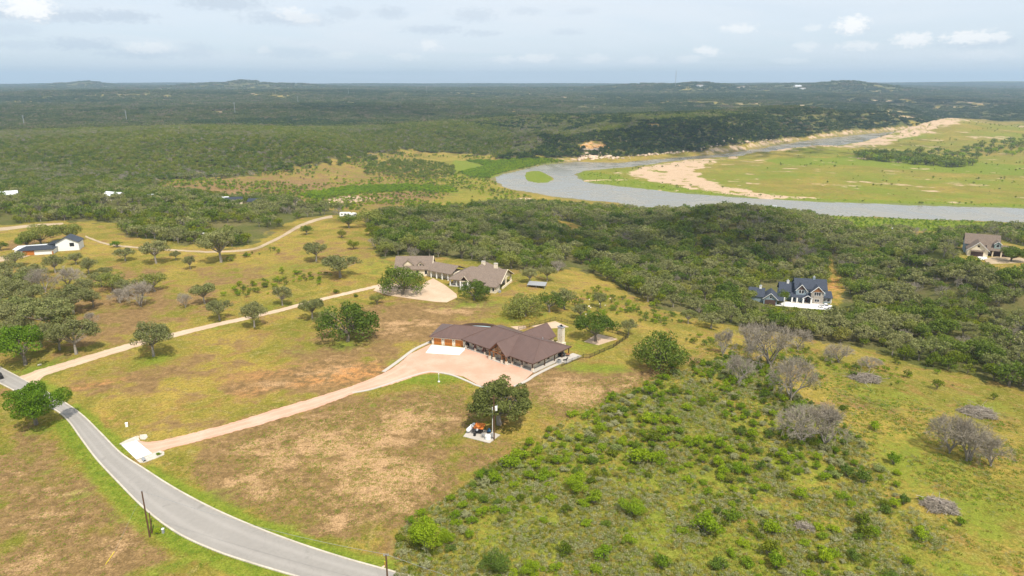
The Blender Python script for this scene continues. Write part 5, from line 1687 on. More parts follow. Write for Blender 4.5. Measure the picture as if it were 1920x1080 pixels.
def camper(px, py, rz, label, L=7.5, mat='whitepaint'):
    p = P(px, py)
    T = empty('camper_trailer', p, rz, label, 'trailer', 'campers at the end of the dirt track')
    b = MB(); prof = [(-L / 2, .5), (-L / 2 - .1, 2.7), (-L / 2 + .4, 2.95), (L / 2 - .8, 2.95), (L / 2, 2.2), (L / 2 - .3, .5)]
    n = len(prof)
    vs = [(y, -1.2, z) for y, z in prof] + [(y, 1.2, z) for y, z in prof]
    b.add(vs, [tuple(range(n)), tuple(range(2 * n - 1, n - 1, -1))] + [(i, i + n, (i + 1) % n + n, (i + 1) % n) for i in range(n)])
    b.build('body', M[mat], T)
    I = Matrix.Identity(4)
    for x in (-L * .3, .3, L * .28):
        window(T, I, x - .45, x + .45, 1.5, 2.2, -1.2, 'acgrey')
    MB().box(-.9, -.2, -1.25, -1.19, .6, 2.4).build('door', M['acgrey'], T)
    for x in (-.45, .45):
        t = MB().lathe((x, 0, 0), [(.35, 0)], 3) if False else MB()
        t.tube((x * 1.0, -1.2, .36), (x * 1.0, -1.0, .36), .36, n=12).tube((x, 1.0, .36), (x, 1.2, .36), .36, n=12)
        t.build('wheel', M['rubber'], T)
    MB().tube((L / 2 - .4, 0, .55), (L / 2 + 1.2, 0, .5), .07).build('drawbar', M['black'], T)


camper(648, 406, 0.1, 'long white camper trailer parked end of track under oaks')
camper(662, 407.5, 1.25, 'white camper seen end on beside the longer trailer', 6.0)
camper(722, 406, 0.3, 'pale camper half hidden behind oak branches', 6.5)


# ---------------------------------------------------------------- poles, wires, well equipment
def utility_pole(px, py, h, label, cross=False, name='utility_pole', lean=(0, 0), mat='pole', r=.17):
    p = P(px, py)
    T = empty(name, p, 0, label, 'pole')
    MB().tube((0, 0, -.4), (lean[0], lean[1], h), r, r * .72, 10).build('shaft', M[mat], T)
    return T, p


T1, p1 = utility_pole(281, 1007, 10.3, 'tall brown wooden utility pole on the verge beside a short stub pole')
MB().tube((0, 0, 10.3), (0, 0, 10.5), .12).build('pole_cap', M['acgrey'], T1)
T2, p2 = utility_pole(285, 1000, 4.6, 'short dark stub pole standing behind the tall roadside pole', name='stub_pole', lean=(.1, .1), r=.14)
x3, y3 = -20.6, 94.4
T3 = empty('utility_pole', (x3, y3, hz(x3, y3)), 0, 'brown utility pole with insulator crossarm beside the road kerb', 'pole')
MB().tube((0, 0, -.4), (0, 0, 11.2), .17, .13, 10).build('shaft', M['pole'], T3)
MB().box(-.45, .45, -.06, .06, 11.0, 11.14).build('crossarm', M['steel'], T3)
for s in (-.35, 0, .35):
    MB().lathe((s, 0, 11.14), [(.05, 0), (.09, .08), (.05, .16), (.08, .24), (.03, .3)], 8).build('insulator', M['acgrey'], T3)
T4, p4 = utility_pole(926.5, 825, 12.2, 'brown pole with white transformer and pale conduit beside the big oak', r=.19)
MB().lathe((.55, -.1, 8.2), [(.05, -.05), (.33, 0), (.34, 1.0), (.28, 1.08), (.05, 1.1)], 12).build('transformer', M['whitepaint'], T4)
MB().tube((.75, -.1, 9.3), (.85, -.1, 9.7), .06, .04).build('bushing', M['whitepaint'], T4)
MB().tube((-.38, .1, 1.4), (-.38, .1, 9.0), .075).build('conduit', M['whitepaint'], T4)
for z in (2.4, 4.5, 6.5, 8.4):
    MB().box(-.4, -.15, .05, .15, z, z + .08).build('bracket', M['steel'], T4)
MB().box(-.75, -.3, -.05, .2, 1.0, 1.9).build('meter_box', M['acgrey'], T4)
MB().box(-.9, .9, -.07, .07, 11.4, 11.55).build('crossarm', M['pole'], T4)


def wire(a, b, sag, label):
    mb = MB(); n = 14; pts = []
    for i in range(n + 1):
        t = i / n
        q = Vector(a).lerp(Vector(b), t); q.z -= 4 * sag * t * (1 - t)
        pts.append(q)
    for q0, q1 in zip(pts[:-1], pts[1:]):
        mb.tube(q0, q1, .024, n=4)
    o = mb.build('power_line', M['acgrey'], None)
    set_props(o, label, 'wire', 'overhead lines along the road')


top1 = Vector((p1.x, p1.y, p1.z + 10.4)); top3 = Vector((x3, y3, hz(x3, y3) + 11.3))
wire(top1, top3, 1.2, 'thin overhead line sagging between the two roadside poles')
wire(top3, (60, 62, 10.5), 1.5, 'thin overhead line running on from the kerbside pole')
p = P(198, 1058)
gm_ = empty('guy_marker', p, 0, 'slanting yellow plastic guy wire sleeve in the brown verge', 'marker')
tp = Vector((1.5, .9, 2.1))
MB().tube((0, 0, 0), tp, .06, .06, 8).build('sleeve', M['yellow'], gm_)
MB().tube(tp, Vector((p1.x, p1.y, 9.6)) - p, .012, n=4).build('guy_wire', M['acgrey'], gm_)
p = P(293, 1000)
tr_ = empty('roadside_box', p, 0, 'small grey utility pedestal beside the bush at the stub pole', 'utility box')
MB().box(1.2, 1.55, -.1, .25, 0, .95).build('case', M['acgrey'], tr_)
MB().slab([(1.15, -.15, 1.02), (1.6, -.15, 1.02), (1.6, .3, 1.05), (1.15, .3, 1.05)], .1).build('lid', M['whitepaint'], tr_)
p = P(238, 800)
ub = empty('utility_pedestal', p, 0.4, 'white utility pedestal standing in the grass by the drive entrance', 'utility box')
MB().box(-.28, .28, -.2, .2, 0, 1.0).build('case', M['whitepaint'], ub)
MB().slab([(-.32, -.24, 1.04), (.32, -.24, 1.04), (.32, .24, 1.12), (-.32, .24, 1.12)], .1).build('lid', M['whitepaint'], ub)
p = P(722, 1062)
mk = empty('marker_stake', p, 0, 'small orange marker stake beside the kerb', 'marker')
MB().tube((0, 0, 0), (.02, 0, .95), .045, .045, 8).build('stake', M['orange'], mk)
MB().box(-.06, .06, -.05, .05, .95, 1.15).build('flag', M['yellow'], mk)
p = P(823, 716)
ls = empty('yard_lamp', p, 0, 'small pale lamp post on the green strip below the yard', 'lamp')
MB().tube((0, 0, 0), (0, 0, 2.4), .05).build('shaft', M['trim'], ls)
MB().lathe((0, 0, 2.35), [(.05, 0), (.18, .1), (.16, .3), (.04, .38)], 8).build('lantern', M['trim'], ls)
MB().lathe((0, 0, 0), [(.35, 0), (.3, .25), (.1, .3)], 10).build('base', M['trim'], ls)

# the well: concrete pad with tank, orange canopy and pumps
sheet('concrete_pad', [(868.5, 819), (880, 805), (893, 801.5), (938, 816), (918, 831.5)], 0.16, M['slab'])


def WP(px, py):
    p = P(px, py); p.z += .17
    return p


a = WP(877, 814); b = WP(890, 802)
d = (b - a); L = 4.1
T = empty('propane_tank', (a + b) / 2, math.atan2(d.y, d.x), 'white horizontal propane tank at the edge of the well pad', 'tank')
MB().lathe((-L / 2, 0, .85), [(.05, 0), (.32, .08), (.5, .3), (.53, .5), (.53, L - .5), (.5, L - .3), (.32, L - .08), (.05, L)], 16, 'x').build('vessel', M['whitepaint'], T)
MB().lathe((0, 0, 1.36), [(.2, 0), (.22, .05), (.2, .22), (.05, .28)], 12).build('dome', M['whitepaint'], T)
for x in (-1.2, 1.2):
    MB().box(x - .12, x + .12, -.4, .4, 0, .5).build('saddle', M['acgrey'], T)
c = WP(899, 813)
T = empty('pump_shelter', c, -0.25, 'orange sheet canopy over dark pump machinery on the concrete pad', 'shelter')
MB().slab([(-1.5, -1.0, 1.75), (1.2, -1.0, 1.75), (1.35, 1.3, 2.15), (-1.2, 1.3, 2.15)], .08).build('canopy', M['orange'], T)
for x, y, z in ((-1.35, -.9, 1.7), (1.1, -.9, 1.7), (1.2, 1.15, 2.05), (-1.05, 1.15, 2.05)):
    MB().tube((x, y, 0), (x, y, z), .05).build('post', M['black'], T)
MB().box(-.9, .7, -.5, .9, .15, 1.0).build('engine_block', M['black'], T)
MB().lathe((-.7, -1.05, .9), [(.34, 0), (.34, .1), (.1, .14)], 14).build('fan_wheel', M['black'], T)
MB().tube((-.3, -1.15, 1.45), (-.3, -1.05, 1.45), .3, n=14).build('gauge_dial', M['whitepaint'], T)
MB().box(-1.0, -.5, -1.9, -1.3, 0, .7).build('battery_box', M['black'], T)
c = WP(906, 821)
T = empty('hose_reel', c, .5, 'grey wire hose reel standing between canopy and white tank', 'reel')
for y in (-.3, .3):
    mb = MB()
    for k in range(16):
        t0, t1 = k * math.pi / 8, (k + 1) * math.pi / 8
        mb.tube((.55 * math.cos(t0), y, .6 + .55 * math.sin(t0)), (.55 * math.cos(t1), y, .6 + .55 * math.sin(t1)), .03, n=4)
    for k in range(4):
        t0 = k * math.pi / 4
        mb.tube((.55 * math.cos(t0), y, .6 + .55 * math.sin(t0)), (-.55 * math.cos(t0), y, .6 - .55 * math.sin(t0)), .02, n=4)
    mb.build('rim', M['steel'], T)
MB().tube((0, -.35, .6), (0, .35, .6), .22, n=10).build('drum', M['acgrey'], T)
c = WP(917, 812)
T = empty('blue_pump', c, .2, 'blue pressure pump with dark fittings behind the white tank', 'pump')
MB().lathe((-.45, 0, .55), [(.1, 0), (.36, .08), (.38, .8), (.1, .9)], 12, 'x').build('vessel', M['blueplastic'], T)
MB().box(-.5, .5, -.3, .3, 0, .22).build('skid', M['black'], T)
MB().box(-.2, .2, -.2, .2, .9, 1.2).build('motor', M['blueplastic'], T)
MB().tube((.45, .1, .3), (.6, .1, 1.4), .05).build('riser_pipe', M['black'], T)
c = WP(915, 824)
T = empty('water_tank', c, 0, 'squat white round water tank near the foot of the pole', 'tank')
MB().lathe((0, 0, 0), [(.7, 0), (.74, .1), (.74, .95), (.6, 1.15), (.2, 1.25), (.18, 1.32)], 18).build('vessel', M['whitepaint'], T)
MB().lathe((0, 0, 1.3), [(.24, 0), (.24, .06)], 12).build('lid', M['acgrey'], T)
MB().tube((-.72, -.2, .15), (-1.05, -.3, .12), .05).build('outlet', M['acgrey'], T)


# ---------------------------------------------------------------- far transmission poles and the mast
for (px, pyb, pyt, nm) in ((46, 236, 217, 'beyond the pale green clearing'), (238, 228, 208, 'above the clearings on the wooded plain'), (441, 213, 192, 'on the plain before the twin tracks of bare ground'), (559, 195, 181, 'before the rounded hill'), (653.5, 177, 165, 'below the flat skyline'), (800.5, 177, 162, 'beside the pale quarry patch')):
    p = P(px, pyb)
    D = p.y
    top = (pyb - pyt) * math.hypot(D, CAM_H) / FPX
    T = empty('transmission_pole', p, 0, 'slim grey transmission pole ' + nm, 'pole', 'transmission poles across the wooded plain')
    MB().tube((0, 0, -1), (0, 0, top), .85, .5, 6).build('shaft', M['steel'], T)
    MB().tube((-3.2, 0, top * .94), (3.2, 0, top * .94), .22, n=5).tube((-3.2, 0, top * .84), (3.2, 0, top * .84), .22, n=5).build('crossarm', M['steel'], T)
p = P(1266, 163)
top = 27 * p.y / FPX
T = empty('radio_mast', p, 0, 'tall lattice radio mast on the skyline', 'mast')
mb = MB(); s = 1.6
for (x, y) in ((-s, -s), (s, -s), (0, s)):
    mb.tube((x, y, 0), (x, y, top), .55, n=4)
k = 16
for i in range(k):
    z0, z1 = top * i / k, top * (i + 1) / k
    for (x, y), (x2, y2) in (((-s, -s), (s, -s)), ((s, -s), (0, s)), ((0, s), (-s, -s))):
        mb.tube((x, y, z0), (x2, y2, z1), .25, n=3)
mb.build('lattice', M['steel'], T)
MB().tube((0, 0, top), (0, 0, top + 8), .3, n=4).build('aerial', M['red'], T)
# far light pole at the white roofed farm building, and pole by the river bank
for px, py, h, lab in ((210, 381, 8, 'thin light pole beside the long white roofed building'), (1670, 447, 7.5, 'slim pole with white lamp head by the river bank'), (385, 462, 7, 'pale post in the juniper thicket by the track')):
    p = P(px, py)
    T = empty('light_pole', p, 0, lab, 'pole')
    MB().tube((0, 0, -.5), (0, 0, h), .12, .09, 6).build('shaft', M['acgrey'], T)
    MB().box(-.5, .5, -.2, .2, h, h + .5).build('lamp_head', M['whitepaint'], T)

# cleared strips up the far hillside: pale roads over the skyline ridge
def far_road(pxl, pxr, lab):
    ribbon('far_road', XY(pxl), XY(pxr), 30, 3, 2.0, M['track'])


far_road([(923, 174), (926, 170), (935, 165)], [(932, 174), (937, 170), (943, 164)], '')
far_road([(1090, 177), (1089, 172), (1094, 166), (1095, 162)], [(1094, 177), (1093, 172), (1097, 166), (1097, 162)], '')
for (px, py, L, rf, lab) in ((1313, 163, 40, 'whitewall', 'pale hilltop house on the skyline ridge'), (1393, 165, 34, 'cream', 'cream hillside villa on the far ridge'), (1385, 166, 22, 'cream', 'smaller cream house just below the hillside villa'), (1497, 164.5, 48, 'roofwhite', 'long pale industrial roof on the far plain'), (1506, 168, 34, 'whitewall', 'white flat building in front of the long industrial roof')):
    p = P(px, py)
    T = empty('far_building', p, 0.2, lab, 'building')
    s = L
    MB().box(-s / 2, s / 2, 0, s * .5, -3, s * .16 + 5).build('wall', M['whitewall'] if rf != 'cream' else M['cream'], T)
    gable_roof(MB(), -s / 2, s / 2, 0, s * .5, s * .16 + 5, s * .22 + 7, 1, .6, 'x').build('roof', M['roofwhite'] if rf == 'roofwhite' else M['rooftan'], T)

# ------------------------------------------------------------------ vegetation
def tubes_mesh(segs, n=5):
    """segs: list of (p0, p1, r0, r1)"""
    vs, fs = [], []
    for (a, b, r0, r1) in segs:
        a = np.array(a, float); b = np.array(b, float)
        d = b - a; L = np.linalg.norm(d)
        if L < 1e-6:
            continue
        d /= L
        u = np.cross(d, (0.3, 0.2, 1.0) if abs(d[2]) < 0.9 else (1.0, 0, 0)); u /= np.linalg.norm(u)
        w = np.cross(d, u)
        base = len(vs)
        for c, r in ((a, r0), (b, r1)):
            for i in range(n):
                t = 2 * math.pi * i / n
                vs.append(c + (u * math.cos(t) + w * math.sin(t)) * r)
        fs += [(base + i, base + (i + 1) % n, base + (i + 1) % n + n, base + i + n) for i in range(n)]
    return np.array(vs), np.array(fs, int)


def cards(C, Nrm, size, rng, aspect=0.65):
    """one small quad per leaf spray"""
    n = len(C)
    Nn = Nrm + rng.normal(0, 0.55, (n, 3))
    Nn /= np.linalg.norm(Nn, axis=1)[:, None] + 1e-9
    t = rng.normal(0, 1, (n, 3))
    t -= Nn * (t * Nn).sum(1)[:, None]; t /= np.linalg.norm(t, axis=1)[:, None] + 1e-9
    b = np.cross(Nn, t)
    s = size * rng.uniform(0.6, 1.4, (n, 1)) * 0.5
    t = t * s; b = b * s * aspect
    v = np.stack([C - t, C - b * 1.0, C + t, C + b], 1).reshape(-1, 3)     # a diamond-shaped spray
    f = np.arange(4 * n).reshape(-1, 4)
    return v, f


def crown_points(rng, n, R=5.0, cz=4.4, rz=2.9, lobes=18, lr_=1.55, floor=1.2, irregular=0.25):
    """leaf positions on the outer skin of overlapping lobes"""
    L = []
    k = 0
    while len(L) < lobes:
        d = rng.normal(0, 1, 3); d /= np.linalg.norm(d)
        if d[2] < -0.35:
            continue
        q = rng.uniform(0.62, 0.9) * (1 - irregular * rng.uniform(0, 1))
        c = np.array([d[0] * R * q, d[1] * R * q, cz + d[2] * rz * q])
        if c[2] < floor + 0.3:
            c[2] = floor + 0.3
        L.append((c, lr_ * rng.uniform(0.65, 1.2)))
    L.append((np.array([0, 0, cz]), lr_ * 1.5))
    C = np.array([a for a, _ in L]); Rr = np.array([b for _, b in L])
    w = Rr ** 2; w /= w.sum()
    idx = rng.choice(len(L), n, p=w)
    d = rng.normal(0, 1, (n, 3)); d[:, 2] += 0.25
    d /= np.linalg.norm(d, axis=1)[:, None]
    rad = Rr[idx] * rng.uniform(0.55, 1.05, n) ** 0.6
    p = C[idx] + d * rad[:, None] * np.array([1, 1, 0.8])
    keep = p[:, 2] > floor * rng.uniform(0.8, 1.2, n)
    return p[keep], d[keep], L


def join(parts):
    """[(v, f(quads))...] -> one vertex/face array and face->part index"""
    V, F, I = [], [], []
    b = 0
    for k, (v, f) in enumerate(parts):
        V.append(v); F.append(f + b); I.append(np.full(len(f), k)); b += len(v)
    return np.concatenate(V), np.concatenate(F), np.concatenate(I)


def limbs(rng, L, th, r0, sub=0):
    segs = []
    lean = rng.normal(0, 0.15, 2)
    fork = np.array([lean[0], lean[1], th])
    segs.append(((0, 0, -0.4), (lean[0] * .4, lean[1] * .4, th * .45), r0 * 1.35, r0))
    segs.append(((lean[0] * .4, lean[1] * .4, th * .45), fork, r0, r0 * .85))
    for c, rr in L:
        m = fork + (c - fork) * 0.5 + rng.normal(0, 0.25, 3) + np.array([0, 0, 0.25])
        segs.append((fork, m, r0 * .42, r0 * .25))
        e = c + rng.normal(0, .2, 3)
        segs.append((m, e, r0 * .25, r0 * .09))
        for s in range(sub):
            q = m + (e - m) * rng.uniform(.3, 1.0)
            d = rng.normal(0, 1, 3); d[2] = abs(d[2]) * .6
            d /= np.linalg.norm(d)
            segs.append((q, q + d * rr * rng.uniform(.6, 1.1), r0 * .09, r0 * .03))
    return segs


def make_tree(kind, seed, nl, card):
    rng = np.random.default_rng(seed)
    if kind in ('oak', 'brightoak'):
        p, d, L = crown_points(rng, nl, 5.2, 4.1, 2.9, rng.integers(15, 24), 1.5, 0.9, rng.uniform(.15, .4))
        sg = limbs(rng, L, 1.7, .30, 1); bark = 'bark'
    elif kind == 'domeoak':
        p, d, L = crown_points(rng, nl, 5.0, 2.7, 3.5, rng.integers(30, 38), 1.45, 0.2, 0.15)
        sg = limbs(rng, L, 1.3, .28, 1); bark = 'bark'
    elif kind == 'openoak':
        p, d, L = crown_points(rng, nl, 5.3, 3.6, 2.9, rng.integers(46, 54), 0.95, 0.5, 0.45)
        sg = limbs(rng, L, 1.6, .30, 3); bark = 'greybark'
    elif kind == 'oakgrey':
        p, d, L = crown_points(rng, nl, 5.2, 4.5, 2.7, rng.integers(23, 33), 1.15, 1.5, rng.uniform(.25, .5))
        sg = limbs(rng, L, 2.2, .27, 4); bark = 'greybark'
    elif kind == 'juniper':
        p, d, L = crown_points(rng, nl, 4.3, 3.9, 3.6, rng.integers(13, 18), 1.75, 0.2, 0.25)
        sg = limbs(rng, L, 1.0, .22, 0); bark = 'bark'
    elif kind == 'mesquite':
        p, d, L = crown_points(rng, nl, 4.4, 3.6, 3.4, rng.integers(12, 18), 1.65, 0.25, 0.35)
        sg = limbs(rng, L, 0.8, .14, 1); bark = 'bark'
    lv = cards(p, d, card, rng)
    return tubes_mesh(sg), lv, bark


def make_bare(seed, spread=5.0, h=6.0, twigs=2200, trunks=1):
    rng = np.random.default_rng(seed)
    segs = []; tips = []

    def grow_(p, d, L, r, lev):
        n = 2
        for i in range(n):
            d2 = d + rng.normal(0, 0.16, 3); d2[2] += 0.03; d2 /= np.linalg.norm(d2)
            q = p + d2 * L / n
            segs.append((p, q, r, r * .82)); p = q; d = d2; r *= .82
        if lev == 0:
            tips.append((p, d)); return
        for k in range(rng.integers(3, 5)):
            a = d + rng.normal(0, 0.55, 3); a[2] = a[2] * .85 + .12
            a /= np.linalg.norm(a)
            grow_(p, a, L * rng.uniform(.62, .82), r * .62, lev - 1)
        tips.append((p, d))
    for t in range(trunks):
        o = np.array([rng.uniform(-1, 1) * (trunks - 1) * .9, rng.uniform(-1, 1) * (trunks - 1) * .6, -.2])
        for k in range(4 if trunks == 1 else 3):
            a = 2 * math.pi * (k + rng.uniform(0, .8)) / 4
            d = np.array([math.cos(a) * .75, math.sin(a) * .75, 1.25]); d /= np.linalg.norm(d)
            grow_(o + np.array([0, 0, .6]), d, h * .36, .20, 3)
        segs.append((o, o + np.array([0, 0, 1.0]), .24, .18))
    tp = np.array([a for a, _ in tips]); td = np.array([b for _, b in tips])
    i = rng.integers(0, len(tp), twigs)
    d = td[i] + rng.normal(0, .6, (twigs, 3)); d /= np.linalg.norm(d, axis=1)[:, None]
    Ln = rng.uniform(.35, 1.0, (twigs, 1))
    a = tp[i] + rng.normal(0, .15, (twigs, 3)); b = a + d * Ln
    w = np.cross(d, rng.normal(0, 1, (twigs, 3))); w /= np.linalg.norm(w, axis=1)[:, None]
    w *= 0.022
    v = np.stack([a - w, a + w, b + w * .5, b - w * .5], 1).reshape(-1, 3)
    f = np.arange(4 * twigs).reshape(-1, 4)
    tv = tubes_mesh(segs, 4)
    # normalise to a 10 m crown
    s = 10.0 / max(np.ptp(v[:, 0]), np.ptp(v[:, 1]))
    return (tv[0] * s, tv[1]), (v * s, f), 'greybark'


PROTO = {}           # kind -> list of (trunk mesh, crown mesh)


def proto(kind, i, nl, card, hero=False):
    key = (kind, i, nl)
    if key in PROTO:
        return PROTO[key]
    if kind == 'bare':
        tr, lv, bark = make_bare(100 + i, twigs=nl, trunks=1 + (i % 2))
        lm = 'twig'
    else:
        tr, lv, bark = make_tree(kind, 200 + i + hash_kind(kind), nl, card)
        lm = {'domeoak': 'oak', 'openoak': 'openoak'}.get(kind, kind)
    a = np_mesh(kind + '_trunk', *tr); a.materials.append(M[bark])
    b = np_mesh(kind + '_crown', *lv); b.materials.append(M[lm])
    PROTO[key] = (a, b)
    return PROTO[key]


def hash_kind(k):
    return {'domeoak': 300, 'openoak': 350, 'oak': 0, 'brightoak': 50, 'oakgrey': 100, 'juniper': 150, 'mesquite': 250}[k]


NAMES = {'openoak': ('oak_tree', 'oak'), 'domeoak': ('oak_tree', 'oak'), 'oak': ('oak_tree', 'oak'), 'brightoak': ('oak_tree', 'oak'), 'oakgrey': ('oak_tree', 'oak'), 'juniper': ('juniper_tree', 'juniper'), 'bare': ('bare_tree', 'tree'), 'mesquite': ('mesquite_tree', 'mesquite')}


def place_tree(kind, p, width, label, group=None, var=None, nl=2600, card=.42, hs=1.0, rz=None):
    var = R_.randrange(5) if var is None else var
    a, b = proto(kind, var, nl, card)
    s = width / 10.0
    nm, cat = NAMES[kind]
    T = empty(nm, p, R_.uniform(0, 6.28) if rz is None else rz, label, cat, group)
    T.scale = (s * R_.uniform(.9, 1.12), s * R_.uniform(.85, 1.12), s * hs * R_.uniform(.92, 1.08))
    link('trunk', a, None, T)
    link('crown', b, None, T)
    return T


def depth_of(p):
    return p.y * math.cos(PITCH) + (CAM_H - p.z) * math.sin(PITCH)


# trees that can be told apart: base pixel, crown width in pixels, kind, height factor, label
TREES = [
    (68, 796, 122, 'brightoak', .95, 'broad dense oak overhanging the bend of the asphalt road', 13000, .25),
    (936, 796, 142, 'openoak', .92, 'big spreading oak behind the transformer pole and well pad', 13000, .25),
    (48, 684, 115, 'brightoak', 1.0, 'bright green dense oak beside the road at the long drive mouth'),
    (143, 664, 95, 'oakgrey', 1.0, 'grey green oak next to the bright oak at the drive mouth'),
    (112, 656, 70, 'oakgrey', .9, 'smaller grey green oak between two oaks at the drive mouth'),
    (288, 668, 92, 'oakgrey', 1.05, 'lone grey green oak whose shade crosses the long gravel drive'),
    (92, 622, 110, 'oakgrey', .9, 'wide grey oak in the dry meadow above the bright oak'),
    (22, 618, 90, 'oakgrey', .9, 'grey green oak at the meadow edge next to a wide grey oak'),
    (20, 574, 80, 'oakgrey', .9, 'greyish oak in the thick group by the white house'),
    (138, 588, 72, 'oakgrey', 1.1, 'upright grey green oak on the golden grass below the white house'),
    (86, 548, 70, 'bare', 1.0, 'leafless grey oak in the group below the white house'),
    (45, 545, 60, 'oakgrey', .9, 'low grey green oak in the group below the white house'),
    (30, 500, 44, 'oakgrey', .9, 'small oak by the timber fronted wing of the white house'),
    (128, 538, 56, 'bare', 1.0, 'purplish leafless tree between oaks below the white house'),
    (167, 514, 42, 'oakgrey', 1.1, 'slender oak just below the white gable'),
    (143, 496, 40, 'oakgrey', .8, 'spreading pale barked oak against the dark low roof'),
    (212, 545, 56, 'oak', .9, 'dark green oak at one end of the clump on golden grass'),
    (290, 547, 56, 'oak', .95, 'dark rounded oak at the far end of the clump on golden grass'),
    (240, 555, 54, 'oakgrey', .9, 'grey green oak in the middle of the meadow clump'),
    (264, 575, 62, 'bare', 1.0, 'gnarled grey leafless tree in front of the meadow clump'),
    (226, 568, 44, 'bare', .8, 'low leafless tree beside the gnarled one in the meadow'),
    (293, 494, 60, 'oakgrey', 1.15, 'tall grey green oak below the winding dirt track'),
    (235, 489, 44, 'oakgrey', .8, 'low spreading oak below the winding dirt track'),
    (220, 464, 24, 'brightoak', .8, 'small round bright bush tree at the bend of the dirt track'),
    (357, 505, 32, 'oakgrey', 1.2, 'small lollipop shaped oak in the pale grass'),
    (330, 488, 26, 'oakgrey', 1.0, 'thin young oak by the dirt track'),
    (415, 492, 82, 'oakgrey', 1.0, 'broad greyish oak cluster at the end of the juniper thicket'),
    (348, 577, 32, 'bare', 1.2, 'thin pale leafless sapling beside a grey oak'),
    (384, 570, 60, 'oakgrey', 1.0, 'grey oak behind its twin on the slope above the long drive'),
    (412, 601, 62, 'oakgrey', 1.0, 'grey oak in front of its twin just above the long drive'),
    (477, 614, 64, 'oakgrey', 1.15, 'pale thin leaved oak growing right at the drive edge'),
    (530, 573, 48, 'oakgrey', 1.1, 'compact round oak on the grass above the long drive'),
    (586, 598, 62, 'oakgrey', 1.0, 'grey oak straddling the far stretch of the long drive'),
    (172, 612, 30, 'bare', 1.2, 'dead pale sapling in the golden meadow'),
    (652, 640, 112, 'domeoak', .95, 'bushy green oak standing to the ground between drive and stone house'),
    (612, 612, 46, 'oakgrey', 1.0, 'grey oak leaning on the bushy green oak'),
    (707, 571, 28, 'oak', 1.05, 'small round topped oak beside the villa drive'),
    (755, 552, 86, 'domeoak', .95, 'big round dark oak in the loop of the villa drive'),
    (889, 563, 62, 'domeoak', .95, 'dark spreading oak in front of the villa porch'),
    (593, 490, 50, 'oakgrey', 1.0, 'rounded grey oak alone on the upper lawn'),
    (638, 520, 82, 'oakgrey', .7, 'low wide grey thicket oak on the upper lawn'),
    (575, 440, 26, 'oak', 1.0, 'small dark oak at the top of the dirt track'),
    (662, 467, 26, 'juniper', 1.0, 'dark upright juniper on the lawn below the campers'),
    (641, 446, 24, 'juniper', .9, 'small dark juniper near the campers'),
    (655, 428, 44, 'oak', .8, 'flat topped dark oak in front of the campers'),
    (690, 427, 60, 'oak', .9, 'large oak sheltering the half hidden camper'),
    (697, 442, 34, 'juniper', .9, 'dark juniper pair below the camper oak'),
    (985, 593, 80, 'domeoak', .85, 'dense dome shaped oak on the lawn behind the stone house'),
    (1030, 585, 56, 'oak', 1.0, 'oak joined to the dome shaped oak on the back lawn'),
    (1058, 580, 56, 'oakgrey', 1.05, 'lighter oak with several stems on the back lawn'),
    (993, 531, 42, 'oakgrey', 1.0, 'yellowish green oak beside the grey metal shelter'),
    (1026, 527, 44, 'oakgrey', 1.0, 'grey green oak between metal shelter and wood'),
    (1117, 640, 86, 'oak', .9, 'dense oak growing in the fenced stone bed'),
    (1088, 598, 44, 'oakgrey', .9, 'thin grey oak behind the fenced stone bed oak'),
    (1125, 577, 38, 'oakgrey', 1.15, 'slender oak among pale rocks on the slope'),
    (1178, 628, 42, 'oakgrey', 1.15, 'thin leaved oak behind the dark oak outside the fence'),
    (1235, 690, 116, 'domeoak', .95, 'large dark rounded oak just outside the iron fence'),
    (1290, 607, 42, 'oakgrey', .9, 'oak at the wood edge by the brown clearing'),
    (1333, 615, 56, 'oakgrey', .85, 'spreading oak at the wood edge beside leafless trees'),
    (1388, 722, 62, 'bare', 1.2, 'fallen leaning silver leafless tree by the scrub'),
    (1482, 752, 84, 'bare', 1.5, 'tall silver leafless tree in the green scrub'),
    (1440, 690, 86, 'bare', 1.35, 'broad leafless tree at the top of the scrub'),
    (1355, 668, 56, 'bare', 1.35, 'leafless tree beside the brown clearing'),
    (1405, 660, 60, 'bare', 1.3, 'grey leafless tree in the row below the wood'),
    (1495, 655, 56, 'bare', 1.1, 'dead grey tree leaning at the wood edge'),
    (1570, 680, 50, 'bare', 1.1, 'silver branched tree in the hedge line of the slope'),
    (1630, 690, 44, 'bare', .7, 'twisted low leafless tree in the hedge line of the slope'),
    (1502, 832, 92, 'bare', 1.15, 'wide bare mesquite with silver limbs in the scrub'),
    (1545, 836, 92, 'bare', 1.1, 'bare mesquite grown into its wide silver neighbour'),
    (1780, 850, 92, 'bare', 1.3, 'thin twiggy tree at one end of the grove beside the brush pile'),
    (1808, 862, 96, 'bare', 1.25, 'twiggy many stemmed tree in the grove on the green meadow'),
    (1856, 872, 84, 'bare', 1.1, 'low arching twiggy tree at the open end of the grove'),
    (1805, 632, 52, 'oakgrey', .9, 'pale grey green oak standing out of the darker wood'),
    (1545, 492, 34, 'oak', 1.0, 'dark oak alone in the bright forest clearing'),
    (1895, 492, 62, 'oak', .7, 'low spreading oak beside the beige house yard'),
    (78, 462, 64, 'oak', .9, 'large green oak behind the white house'),
    (130, 452, 62, 'oak', .9, 'dark oak rising behind the dark blue roof'),
    (52, 464, 40, 'brightoak', .9, 'brighter green oak at the edge of the white house yard'),
    (2, 470, 26, 'oak', 1.0, 'lone dark oak by the track to the white house'),
    (95, 446, 12, 'oak', 1.0, 'tiny round tree on the grass beside the winding track'),
    (1537, 569, 13, 'oak', .7, 'small dark tree at the corner of the stone bay'),
    (1468, 567, 24, 'juniper', 1.4, 'tall dark tree between garage and blue house'),
]
